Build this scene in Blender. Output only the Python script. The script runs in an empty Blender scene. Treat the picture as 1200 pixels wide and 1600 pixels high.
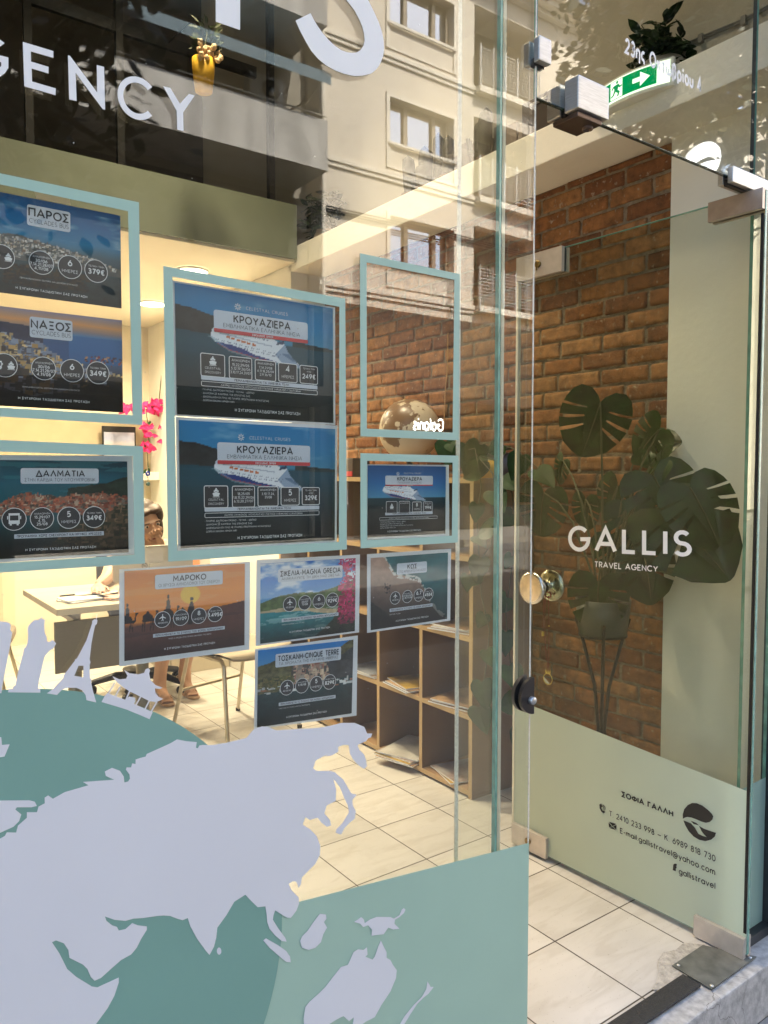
import bpy, bmesh, math, random
import numpy as np
from mathutils import Vector, Matrix, geometry, noise as mnoise
random.seed(7)
S = bpy.context.scene
COL = S.collection
rad = math.radians

# ------------------------------------------------------------------ camera, world, sun, exposure
EYE = 1.37
FPX, CX, CY, HORIZ = 1205.0, 600.0, 800.0, 738.0
PITCH = math.atan((CY - HORIZ) / FPX)
YAW = math.atan((2260 - CX) / FPX)                 # angle between the view and the shop front (+X)
Fh = Vector((math.cos(YAW), math.sin(YAW), 0)); RT = Vector((math.sin(YAW), -math.cos(YAW), 0))
FW = Fh * math.cos(PITCH) + Vector((0, 0, -math.sin(PITCH))); UP = RT.cross(FW)
CAM = Vector((0, 0, EYE))
cd = bpy.data.cameras.new('camera'); cam = bpy.data.objects.new('camera', cd); COL.objects.link(cam)
m3 = Matrix((RT, UP, -FW)).transposed()
cam.matrix_world = Matrix.Translation(CAM) @ m3.to_4x4()
cd.sensor_fit = 'VERTICAL'; cd.sensor_height = 36; cd.lens = 36 * FPX / 1600
cd.clip_start = 0.02; cd.clip_end = 500
S.camera = cam

SUN_EL, SUN_AZ = rad(50), rad(12)                  # azimuth from +Y towards +X
w = bpy.data.worlds.new('World'); S.world = w; w.use_nodes = True
wn = w.node_tree.nodes; wl = w.node_tree.links
sky = wn.new('ShaderNodeTexSky'); sky.sky_type = 'NISHITA'; sky.sun_disc = False
sky.sun_elevation = SUN_EL; sky.sun_rotation = SUN_AZ; sky.dust_density = 3.0; sky.air_density = 1.0
bgn = wn['Background']; wl.new(sky.outputs[0], bgn.inputs[0]); bgn.inputs[1].default_value = 0.15
sl = bpy.data.lights.new('sun', 'SUN'); so = bpy.data.objects.new('sun', sl); COL.objects.link(so)
sl.energy = 5.0; sl.angle = rad(0.5); sl.color = (1, .93, .82)
sd = Vector((math.cos(SUN_EL) * math.sin(SUN_AZ), math.cos(SUN_EL) * math.cos(SUN_AZ), math.sin(SUN_EL)))
so.rotation_euler = sd.to_track_quat('Z', 'Y').to_euler(); so.location = (0, 8, 20)
vs = S.view_settings; vs.view_transform = 'Standard'; vs.look = 'None'; vs.exposure = 2.46; vs.gamma = 1; vs.use_curve_mapping = False
S.render.engine = 'CYCLES'
cy = S.cycles
cy.use_denoising = True; cy.max_bounces = 10; cy.diffuse_bounces = 4; cy.glossy_bounces = 5; cy.transparent_max_bounces = 24
cy.transmission_bounces = 6; cy.sample_clamp_indirect = 5; cy.caustics_reflective = False; cy.caustics_refractive = False
LAMP = 0.142                                         # strength of the ceiling lamps

# ------------------------------------------------------------------ measuring helpers
def ray(px, py): return FW + RT * ((px - CX) / FPX) - UP * ((py - CY) / FPX)
def onY(px, py, Y): d = ray(px, py); return CAM + d * (Y / d.y)
def onX(px, py, X): d = ray(px, py); return CAM + d * (X / d.x)
def onZ(px, py, Z): d = ray(px, py); return CAM + d * ((Z - EYE) / d.z)

# ------------------------------------------------------------------ materials
MATS = {}
def nt(name):
    m = bpy.data.materials.new(name); m.use_nodes = True
    n = m.node_tree.nodes; n.clear()
    o = n.new('ShaderNodeOutputMaterial'); return m, n, m.node_tree.links, o
def mat(name, col, rough=.6, metal=0, var=.12, scale=9, bump=0, bscale=60, coat=0, trans=0, alt=None, detail=5, spec=.5, stretch=None):
    if name in MATS: return MATS[name]
    m, n, l, o = nt(name)
    p = n.new('ShaderNodeBsdfPrincipled'); tc = n.new('ShaderNodeTexCoord')
    src = tc.outputs['Object']
    if stretch:
        mp = n.new('ShaderNodeMapping'); mp.inputs['Scale'].default_value = stretch
        l.new(src, mp.inputs[0]); src = mp.outputs[0]
    no = n.new('ShaderNodeTexNoise'); no.inputs['Scale'].default_value = scale; no.inputs['Detail'].default_value = detail
    l.new(src, no.inputs['Vector'])
    cr = n.new('ShaderNodeValToRGB')
    a = alt if alt else tuple(max(0, c * (1 - var)) for c in col)
    b = col if alt else tuple(min(1, c * (1 + var)) for c in col)
    cr.color_ramp.elements[0].position = .3; cr.color_ramp.elements[1].position = .7
    cr.color_ramp.elements[0].color = (*a, 1); cr.color_ramp.elements[1].color = (*b, 1)
    l.new(no.outputs['Fac'], cr.inputs[0]); l.new(cr.outputs[0], p.inputs['Base Color'])
    p.inputs['Roughness'].default_value = rough; p.inputs['Metallic'].default_value = metal
    p.inputs['Specular IOR Level'].default_value = spec
    if coat: p.inputs['Coat Weight'].default_value = coat
    if bump:
        nb = n.new('ShaderNodeTexNoise'); nb.inputs['Scale'].default_value = bscale; nb.inputs['Detail'].default_value = 6
        l.new(src, nb.inputs['Vector'])
        bp = n.new('ShaderNodeBump'); bp.inputs['Strength'].default_value = bump; bp.inputs['Distance'].default_value = .01
        l.new(nb.outputs['Fac'], bp.inputs['Height']); l.new(bp.outputs[0], p.inputs['Normal'])
    out = p.outputs[0]
    if trans:
        tr = n.new('ShaderNodeBsdfTranslucent'); l.new(cr.outputs[0], tr.inputs[0])
        mx = n.new('ShaderNodeMixShader'); mx.inputs[0].default_value = trans
        l.new(out, mx.inputs[1]); l.new(tr.outputs[0], mx.inputs[2]); out = mx.outputs[0]
    l.new(out, o.inputs[0]); MATS[name] = m; return m
def emis(name, col, st):
    if name in MATS: return MATS[name]
    m, n, l, o = nt(name); e = n.new('ShaderNodeEmission'); e.inputs[0].default_value = (*col, 1); e.inputs[1].default_value = st
    l.new(e.outputs[0], o.inputs[0]); MATS[name] = m; return m
def glass(name, tint, ior=1.62):
    m, n, l, o = nt(name)
    ge = n.new('ShaderNodeNewGeometry'); mr = n.new('ShaderNodeMapRange')
    mr.inputs['To Min'].default_value = ior; mr.inputs['To Max'].default_value = 1 / ior
    l.new(ge.outputs['Backfacing'], mr.inputs['Value'])
    fr = n.new('ShaderNodeFresnel'); l.new(mr.outputs[0], fr.inputs['IOR'])
    nz = n.new('ShaderNodeTexNoise'); nz.inputs['Scale'].default_value = 1.3; nz.inputs['Detail'].default_value = 1
    tc = n.new('ShaderNodeTexCoord'); l.new(tc.outputs['Object'], nz.inputs['Vector'])
    bp = n.new('ShaderNodeBump'); bp.inputs['Strength'].default_value = .012; bp.inputs['Distance'].default_value = .05
    l.new(nz.outputs['Fac'], bp.inputs['Height'])
    tr = n.new('ShaderNodeBsdfTransparent'); tr.inputs[0].default_value = (*tint, 1)
    gl = n.new('ShaderNodeBsdfGlossy'); gl.inputs['Roughness'].default_value = 0; l.new(bp.outputs[0], gl.inputs['Normal'])
    mx = n.new('ShaderNodeMixShader'); l.new(fr.outputs[0], mx.inputs[0]); l.new(tr.outputs[0], mx.inputs[1]); l.new(gl.outputs[0], mx.inputs[2])
    # specks of dust and drip marks on the pane
    vo = n.new('ShaderNodeTexVoronoi'); vo.inputs['Scale'].default_value = 22; vo.feature = 'F1'; l.new(tc.outputs['Object'], vo.inputs['Vector'])
    lt = n.new('ShaderNodeMath'); lt.operation = 'LESS_THAN'; lt.inputs[1].default_value = .022; l.new(vo.outputs['Distance'], lt.inputs[0])
    df = n.new('ShaderNodeBsdfDiffuse'); df.inputs[0].default_value = (.75, .73, .68, 1)
    m2 = n.new('ShaderNodeMath'); m2.operation = 'MULTIPLY'; m2.inputs[1].default_value = .5; l.new(lt.outputs[0], m2.inputs[0])
    sm = n.new('ShaderNodeTexNoise'); sm.inputs['Scale'].default_value = 3.2; sm.inputs['Detail'].default_value = 7; mpp = n.new('ShaderNodeMapping'); mpp.inputs['Scale'].default_value = (1.6, 1, .5); mpp.inputs['Rotation'].default_value = (0, .5, 0)
    l.new(tc.outputs['Object'], mpp.inputs[0]); l.new(mpp.outputs[0], sm.inputs['Vector']); sr = n.new('ShaderNodeMapRange'); sr.inputs['From Min'].default_value = .54; sr.inputs['From Max'].default_value = .8; sr.inputs['To Max'].default_value = .014; l.new(sm.outputs['Fac'], sr.inputs['Value'])
    ad = n.new('ShaderNodeMath'); ad.operation = 'ADD'; l.new(m2.outputs[0], ad.inputs[0]); l.new(sr.outputs[0], ad.inputs[1])
    mx2 = n.new('ShaderNodeMixShader'); l.new(ad.outputs[0], mx2.inputs[0]); l.new(mx.outputs[0], mx2.inputs[1]); l.new(df.outputs[0], mx2.inputs[2])
    l.new(mx2.outputs[0], o.inputs[0]); MATS[name] = m; return m
GLASS = glass('window_glass', (.965, .985, .97))
DOORGLASS = glass('door_glass', (.88, .90, .84), 1.42)

def attrmat(name, rough=.35):
    m, n, l, o = nt(name); p = n.new('ShaderNodeBsdfPrincipled'); a = n.new('ShaderNodeVertexColor'); a.layer_name = 'print'
    no = n.new('ShaderNodeTexNoise'); no.inputs['Scale'].default_value = 400
    mx = n.new('ShaderNodeMixRGB'); mx.blend_type = 'MULTIPLY'; mx.inputs[0].default_value = .12
    l.new(a.outputs[0], mx.inputs[1]); l.new(no.outputs['Color'], mx.inputs[2]); l.new(mx.outputs[0], p.inputs['Base Color'])
    p.inputs['Roughness'].default_value = rough; l.new(p.outputs[0], o.inputs[0]); MATS[name] = m; return m

# ------------------------------------------------------------------ mesh builder
def org(o):
    v = Vector((0, 0, 0))
    while o is not None: v += o.location; o = o.parent
    return v
class MB:
    def __init__(s): s.v = []; s.f = []; s.mi = []; s.sm = []; s.m = 0; s.smooth = False
    def add(s, vs, fs, smooth=None):
        b = len(s.v); s.v += [tuple(q) for q in vs]
        for f in fs: s.f.append([b + i for i in f]); s.mi.append(s.m); s.sm.append(s.smooth if smooth is None else smooth)
        return s
    def box(s, x0, x1, y0, y1, z0, z1):
        return s.add([(x0,y0,z0),(x1,y0,z0),(x1,y1,z0),(x0,y1,z0),(x0,y0,z1),(x1,y0,z1),(x1,y1,z1),(x0,y1,z1)],
                     [(0,3,2,1),(4,5,6,7),(0,1,5,4),(1,2,6,5),(2,3,7,6),(3,0,4,7)])
    def bbox(s, x0, x1, y0, y1, z0, z1, r=.003):                     # box with chamfered edges
        bm = bmesh.new(); bmesh.ops.create_cube(bm, size=1)
        for v in bm.verts: v.co = Vector(((x0+x1)/2+v.co.x*(x1-x0), (y0+y1)/2+v.co.y*(y1-y0), (z0+z1)/2+v.co.z*(z1-z0)))
        bmesh.ops.bevel(bm, geom=bm.edges[:], offset=r, segments=2, affect='EDGES', profile=.6)
        return s.bm(bm)
    def bm(s, bm, mtx=None, smooth=None):
        bm.verts.index_update()
        s.add([(mtx @ v.co) if mtx else v.co for v in bm.verts], [[v.index for v in f.verts] for f in bm.faces], smooth); bm.free(); return s
    def quad(s, a, b, c, d): return s.add([a, b, c, d], [(0, 1, 2, 3)])
    def tube(s, pts, r, n=8, cap=True, r1=None):
        pts = [Vector(p) for p in pts]; vs = []; N = len(pts); u = None
        for i, p in enumerate(pts):
            t = (pts[min(i+1, N-1)] - pts[max(i-1, 0)]).normalized()
            if u is None:
                u = t.orthogonal().normalized()
            else:
                u = (u - t * u.dot(t))
                u = u.normalized() if u.length > 1e-6 else t.orthogonal().normalized()
            q = t.cross(u); rr = r[i] if isinstance(r, (list, tuple)) else (r if r1 is None else r + (r1 - r) * i / (N - 1))
            vs += [p + (u * math.cos(2*math.pi*k/n) + q * math.sin(2*math.pi*k/n)) * rr for k in range(n)]
        fs = [[i*n+k, i*n+(k+1) % n, (i+1)*n+(k+1) % n, (i+1)*n+k] for i in range(N-1) for k in range(n)]
        s.add(vs, fs, True)
        if cap: s.add(vs[:n], [list(range(n))[::-1]], False); s.add(vs[-n:], [list(range(n))], False)
        return s
    def lathe(s, c, prof, axis=(0, 0, 1), n=28, smooth=True):        # profile: (radius, height along the axis)
        c = Vector(c); ax = Vector(axis).normalized(); u = ax.orthogonal().normalized(); q = ax.cross(u); vs = []
        for r, h in prof: vs += [c + ax*h + (u*math.cos(2*math.pi*k/n) + q*math.sin(2*math.pi*k/n))*r for k in range(n)]
        fs = [[i*n+k, i*n+(k+1) % n, (i+1)*n+(k+1) % n, (i+1)*n+k] for i in range(len(prof)-1) for k in range(n)]
        return s.add(vs, fs, smooth)
    def poly(s, pts, nrm=None, th=0, holes=()):                      # planar polygon (any shape), optionally with thickness
        loops = [[Vector(p) for p in pts]] + [[Vector(p) for p in h] for h in holes]
        tri = geometry.tessellate_polygon(loops); fl = [p for L in loops for p in L]
        s.add(fl, [list(t) for t in tri])
        if th:
            nv = Vector(nrm).normalized() * th
            s.add([p + nv for p in fl], [list(t) for t in tri])
            for L in loops:
                k = len(L); s.add(L + [p + nv for p in L], [[i, (i+1) % k, k+(i+1) % k, k+i] for i in range(k)])
        return s
    def build(s, name, mats, parent=None, uvs=None, attr=None):
        me = bpy.data.meshes.new(name); off = org(parent) if parent else Vector((0, 0, 0))
        me.from_pydata([tuple(Vector(v) - off) for v in s.v], [], s.f)
        for m in (mats if isinstance(mats, (list, tuple)) else [mats]): me.materials.append(m)
        me.polygons.foreach_set('material_index', s.mi); me.polygons.foreach_set('use_smooth', s.sm)
        if attr is not None:
            ca = me.color_attributes.new('print', 'FLOAT_COLOR', 'POINT'); ca.data.foreach_set('color', np.asarray(attr, dtype=np.float32).ravel())
        me.update(); o = bpy.data.objects.new(name, me); COL.objects.link(o)
        if parent: o.parent = parent
        return o
def tag(o, label=None, cat=None, group=None, kind=None):
    if label: o['label'] = label
    if cat: o['category'] = cat
    if group: o['group'] = group
    if kind: o['kind'] = kind
    return o
def thing(name, loc, label, cat, group=None):
    o = bpy.data.objects.new(name, None); o.empty_display_size = .1; o.location = loc; COL.objects.link(o)
    return tag(o, label, cat, group)
def struct(o): o['kind'] = 'structure'; return o
def copy_tree(o, parent=None):
    c = o.copy(); COL.objects.link(c)
    if parent: c.parent = parent
    for ch in list(o.children): copy_tree(ch, c)
    return c

# ------------------------------------------------------------------ stroke lettering
def A(cx, cy, rx, ry, a0, a1, n=10):
    return [(cx + rx*math.cos(rad(a0+(a1-a0)*i/n)), cy + ry*math.sin(rad(a0+(a1-a0)*i/n))) for i in range(n+1)]
O_ = [A(.48, .5, .48, .5, 90, 450, 22)]
o_ = [A(.31, .33, .31, .33, 90, 450, 16)]
SS = [A(.29, .745, .26, .255, 35, 270, 10)[:-1] + A(.29, .25, .29, .25, 90, -150, 11)]
ss = [A(.2, .49, .17, .165, 30, 270, 8)[:-1] + A(.2, .165, .19, .165, 90, -150, 8)]
G = {
 'A': (.9, [[(0,0),(.45,1),(.9,0)], [(.17,.32),(.73,.32)]]), 'B': (.6, [[(0,0),(0,1)], [(0,1),(.32,1)]+A(.32,.76,.23,.24,90,-90,8)[1:]+[(0,.52)], [(.3,.52)]+A(.33,.26,.26,.26,90,-90,8)+[(0,0)]]),
 'Γ': (.52, [[(0,0),(0,1),(.52,1)]]), 'Δ': (.9, [[(0,0),(.45,1),(.9,0),(0,0)]]), 'E': (.56, [[(.55,1),(0,1),(0,0),(.56,0)], [(0,.52),(.48,.52)]]),
 'Z': (.66, [[(0,1),(.64,1),(0,0),(.66,0)]]), 'H': (.72, [[(0,0),(0,1)], [(.72,0),(.72,1)], [(0,.51),(.72,.51)]]), 'Θ': (.96, O_+[[(.22,.5),(.74,.5)]]),
 'I': (0, [[(0,0),(0,1)]]), 'K': (.66, [[(0,0),(0,1)], [(.62,1),(.02,.45)], [(.22,.62),(.66,0)]]), 'Λ': (.86, [[(0,0),(.43,1),(.86,0)]]),
 'M': (.92, [[(0,0),(.06,1),(.46,.3),(.86,1),(.92,0)]]), 'N': (.74, [[(0,0),(0,1),(.74,0),(.74,1)]]), 'Ξ': (.6, [[(0,1),(.6,1)], [(.06,.52),(.54,.52)], [(0,0),(.6,0)]]),
 'O': (.96, O_), 'Π': (.72, [[(0,0),(0,1),(.72,1),(.72,0)]]), 'P': (.58, [[(0,0),(0,1),(.3,1)]+A(.3,.72,.28,.28,90,-90,9)[1:]+[(0,.44)]]),
 'Σ': (.66, [[(.64,1),(0,1),(.4,.5),(0,0),(.66,0)]]), 'T': (.68, [[(0,1),(.68,1)], [(.34,1),(.34,0)]]), 'Y': (.76, [[(0,1),(.38,.46),(.76,1)], [(.38,.46),(.38,0)]]),
 'Φ': (.96, [A(.48,.5,.48,.34,90,450,20), [(.48,-.04),(.48,1.04)]]), 'X': (.72, [[(0,0),(.7,1)], [(0,1),(.72,0)]]), 'Ψ': (.8, [[(0,1),(0,.62)]+A(.4,.62,.4,.36,180,360,10)+[(.8,1)], [(.4,0),(.4,1)]]),
 'Ω': (.9, [[(0,0),(.28,0)]+A(.45,.55,.44,.45,235,-55,16)+[(.62,0),(.9,0)]]), 'C': (.84, [A(.48,.5,.48,.5,42,318,18)]), 'D': (.76, [[(0,0),(0,1),(.27,1)]+A(.27,.5,.48,.5,90,-90,12)[1:]+[(0,0)]]),
 'F': (.52, [[(0,0),(0,1),(.52,1)], [(0,.52),(.46,.52)]]), 'G': (.94, [A(.48,.5,.48,.5,45,360,20)+[(.54,.48)]]), 'J': (.42, [[(.42,1),(.42,.25)]+A(.2,.25,.22,.25,0,-160,8)]),
 'L': (.5, [[(0,1),(0,0),(.5,0)]]), 'Q': (.96, O_+[[(.6,.3),(.94,-.02)]]), 'R': (.6, [[(0,0),(0,1),(.3,1)]+A(.3,.73,.27,.27,90,-90,9)[1:]+[(0,.46)], [(.28,.46),(.6,0)]]),
 'S': (.58, SS), 'U': (.7, [[(0,1),(0,.35)]+A(.35,.35,.35,.35,180,360,12)+[(.7,1)]]), 'V': (.82, [[(0,1),(.41,0),(.82,1)]]), 'W': (1.2, [[(0,1),(.3,0),(.6,.9),(.9,0),(1.2,1)]]),
 '0': (.64, [A(.32,.5,.32,.5,90,450,18)]), '1': (.26, [[(0,.8),(.26,1),(.26,0)]]), '2': (.58, [A(.28,.7,.28,.3,165,-38,10)+[(0,0),(.58,0)]]),
 '3': (.56, [A(.27,.74,.24,.26,150,-80,10)+A(.27,.26,.29,.27,85,-150,10)]), '4': (.64, [[(.48,0),(.48,1),(0,.26),(.64,.26)]]), '5': (.56, [[(.52,1),(.1,1),(.05,.55)]+A(.25,.32,.3,.32,120,-145,11)]),
 '6': (.6, [[(.42,1),(.06,.45)], A(.3,.31,.3,.31,90,450,16)]), '7': (.56, [[(0,1),(.56,1),(.18,0)]]), '8': (.56, [A(.28,.75,.23,.25,90,450,14), A(.28,.26,.28,.26,90,450,14)]),
 '9': (.6, [[(.18,0),(.54,.55)], A(.3,.69,.3,.31,90,450,16)]), '.': (.05, [[(0,0),(.06,0)]]), ',': (.06, [[(.06,.05),(0,-.14)]]), '/': (.4, [[(0,-.05),(.4,1.05)]]),
 '-': (.3, [[(0,.4),(.3,.4)]]), '—': (.8, [[(0,.4),(.8,.4)]]), ':': (.05, [[(0,.02),(.06,.02)], [(0,.5),(.06,.5)]]), '|': (0, [[(0,-.1),(0,1.1)]]), '•': (.14, [[(0,.42),(.14,.42)]]),
 '€': (.6, [A(.42,.5,.36,.5,50,310,12), [(0,.6),(.5,.6)], [(0,.4),(.48,.4)]]), "'": (0, [[(0,1.05),(0,.85)]]),
 '@': (1, [A(.5,.35,.2,.2,0,360,12)+[(.7,.5)], [(.7,.35)]+A(.82,.3,.12,.14,180,360,6)+A(.5,.35,.48,.52,5,320,16)]),
 'a': (.6, o_+[[(.62,.66),(.62,0)]]), 'b': (.62, o_+[[(0,1),(0,0)]]), 'c': (.52, [A(.31,.33,.31,.33,45,315,12)]), 'd': (.62, o_+[[(.62,1),(.62,0)]]),
 'e': (.62, [[(0,.34),(.62,.34)]+A(.31,.33,.31,.33,0,315,14)]), 'f': (.36, [A(.32,.78,.18,.22,80,180,5)+[(.14,0)], [(0,.62),(.34,.62)]]), 'g': (.62, o_+[[(.62,.66),(.62,-.05)]+A(.32,-.05,.3,.27,0,-150,8)]),
 'h': (.54, [[(0,0),(0,1)], [(0,.4)]+A(.27,.4,.27,.26,180,0,8)+[(.54,0)]]), 'i': (0, [[(0,0),(0,.66)], [(0,.86),(0,.95)]]), 'k': (.48, [[(0,0),(0,1)], [(.44,.66),(.02,.28)], [(.16,.4),(.48,0)]]),
 'l': (0, [[(0,0),(0,1)]]), 'm': (.88, [[(0,0),(0,.66)], [(0,.42)]+A(.22,.42,.22,.24,180,0,7)+[(.44,0)], [(.44,.42)]+A(.66,.42,.22,.24,180,0,7)+[(.88,0)]]),
 'n': (.54, [[(0,0),(0,.66)], [(0,.4)]+A(.27,.4,.27,.26,180,0,8)+[(.54,0)]]), 'o': (.62, o_), 'p': (.62, o_+[[(0,.66),(0,-.3)]]), 'r': (.32, [[(0,0),(0,.66)], [(0,.38)]+A(.26,.36,.26,.3,180,75,6)]),
 's': (.4, ss), 't': (.36, [[(.14,.9),(.14,.16)]+A(.3,.16,.16,.16,180,280,5), [(0,.64),(.36,.64)]]), 'u': (.54, [[(0,.66),(0,.26)]+A(.27,.26,.27,.26,180,360,9)+[(.54,.66)], [(.54,.4),(.54,0)]]),
 'v': (.54, [[(0,.66),(.27,0),(.54,.66)]]), 'y': (.54, [[(0,.66),(.28,.02)], [(.54,.66),(.18,-.3)]]), 'x': (.5, [[(0,0),(.5,.66)], [(0,.66),(.5,0)]]),
 'η': (.54, [[(0,0),(0,.66)], [(0,.4)]+A(.27,.4,.27,.26,180,0,8)+[(.54,-.3)]]), 'ς': (.5, [A(.31,.36,.31,.3,60,230,10)+A(.3,-.06,.14,.16,110,-60,6)]), 'κ': (.48, [[(0,0),(0,.66)], [(.44,.66),(.02,.3)], [(.16,.42),(.48,0)]]),
 'τ': (.46, [[(0,.63),(.46,.63)], [(.23,.63),(.23,.14)]+A(.37,.14,.14,.14,180,270,4)]), 'ω': (.84, [A(.22,.28,.22,.28,125,360,10)+[(.44,.45)], [(.42,.45),(.42,.3)]+A(.63,.28,.21,.28,180,415,10)]),
 'β': (.56, [[(0,-.3),(0,.78)]+A(.25,.78,.25,.22,180,-90,10)+A(.28,.28,.28,.28,85,-150,10)]), 'ρ': (.62, o_+[[(0,.33),(0,-.3)]]), 'ί': (.1, [[(.05,.66),(.05,0)], [(.02,.8),(.14,1.02)]]),
 'ι': (0, [[(0,.66),(0,0)]]), 'ο': (.62, o_), 'υ': (.54, [[(0,.66),(0,.27)]+A(.27,.27,.27,.27,180,360,9)+[(.54,.66)]]), ' ': (.28, []),
}
for gk, lk in zip('ΑΒΕΖΗΙΚΜΝΟΡΤΥΧ', 'ABEZHIKMNOPTYX'): G[gk] = G[lk]
def layout(txt, track=.24):
    x = 0; out = []
    for ch in txt:
        wd, st = G.get(ch, G['O'])
        for k in st: out.append([(p[0] + x, p[1]) for p in k])
        x += wd + track
    return out, max(x - track, .01)
def ribbon(mb, pts, wdt, place):
    """flat ribbon of width wdt round a 2-D polyline, square joints mitred; place(x, y) -> point"""
    P = [Vector(p) for p in pts]; closed = (P[0] - P[-1]).length < 1e-4
    if closed: P = P[:-1]
    N = len(P); Lp = []; Rp = []
    for i in range(N):
        a = P[i-1] if (i > 0 or closed) else None; b = P[(i+1) % N] if (i < N-1 or closed) else None
        d0 = (P[i]-a).normalized() if a is not None else None; d1 = (b-P[i]).normalized() if b is not None else None
        if d0 is None: d0 = d1
        if d1 is None: d1 = d0
        n0 = Vector((-d0.y, d0.x)); n1 = Vector((-d1.y, d1.x)); mN = n0 + n1
        if mN.length < 1e-3: mN = n0
        mN.normalize(); k = min(1 / max(mN.dot(n0), .3), 2.2)
        Lp.append(P[i] + mN * wdt/2 * k); Rp.append(P[i] - mN * wdt/2 * k)
    vs = [place(*q) for q in Lp] + [place(*q) for q in Rp]
    M = N if closed else N-1
    mb.add(vs, [[i, (i+1) % N, N+(i+1) % N, N+i] for i in range(M)], False)
class Quad:
    """four points of a flat print (tl, tr, br, bl) with a facing direction n; at(u, v) with v up"""
    def __init__(s, tl, tr, br, bl, n): s.c = [Vector(q) for q in (tl, tr, br, bl)]; s.n = Vector(n).normalized()
    def at(s, u, v, d=0):
        t = s.c[0].lerp(s.c[1], u); b = s.c[3].lerp(s.c[2], u); return b.lerp(t, v) + s.n * d
    def w(s): return ((s.c[1]-s.c[0]).length + (s.c[2]-s.c[3]).length) / 2
    def h(s): return ((s.c[0]-s.c[3]).length + (s.c[1]-s.c[2]).length) / 2
def text_in(mb, txt, quad, wdt=.13, d=.0006, track=.24, flip=False):
    st, W = layout(txt, track + .6 * wdt); dd = [d]
    for k in st:
        dd[0] += .00002
        if len(k) > 1: ribbon(mb, k, wdt, lambda x, y: quad.at(1 - x / W if flip else x / W, y, dd[0]))
def text_uv(mb, txt, q, u, v, h, align='c', wdt=.13, d=.001, track=.24, maxw=None):
    """text of cap height h (share of the print's height) at u, v (baseline)"""
    st, W = layout(txt, track + .6 * wdt); asp = q.h() / q.w(); sx = h * asp
    if maxw and W * sx > maxw: sx = maxw / W
    u0 = u - W * sx / 2 if align == 'c' else (u if align == 'l' else u - W * sx); dd = [d]
    for k in st:
        dd[0] += .000015
        if len(k) > 1: ribbon(mb, k, wdt, lambda x, y: q.at(u0 + x * sx, v + y * h, dd[0]))
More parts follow.
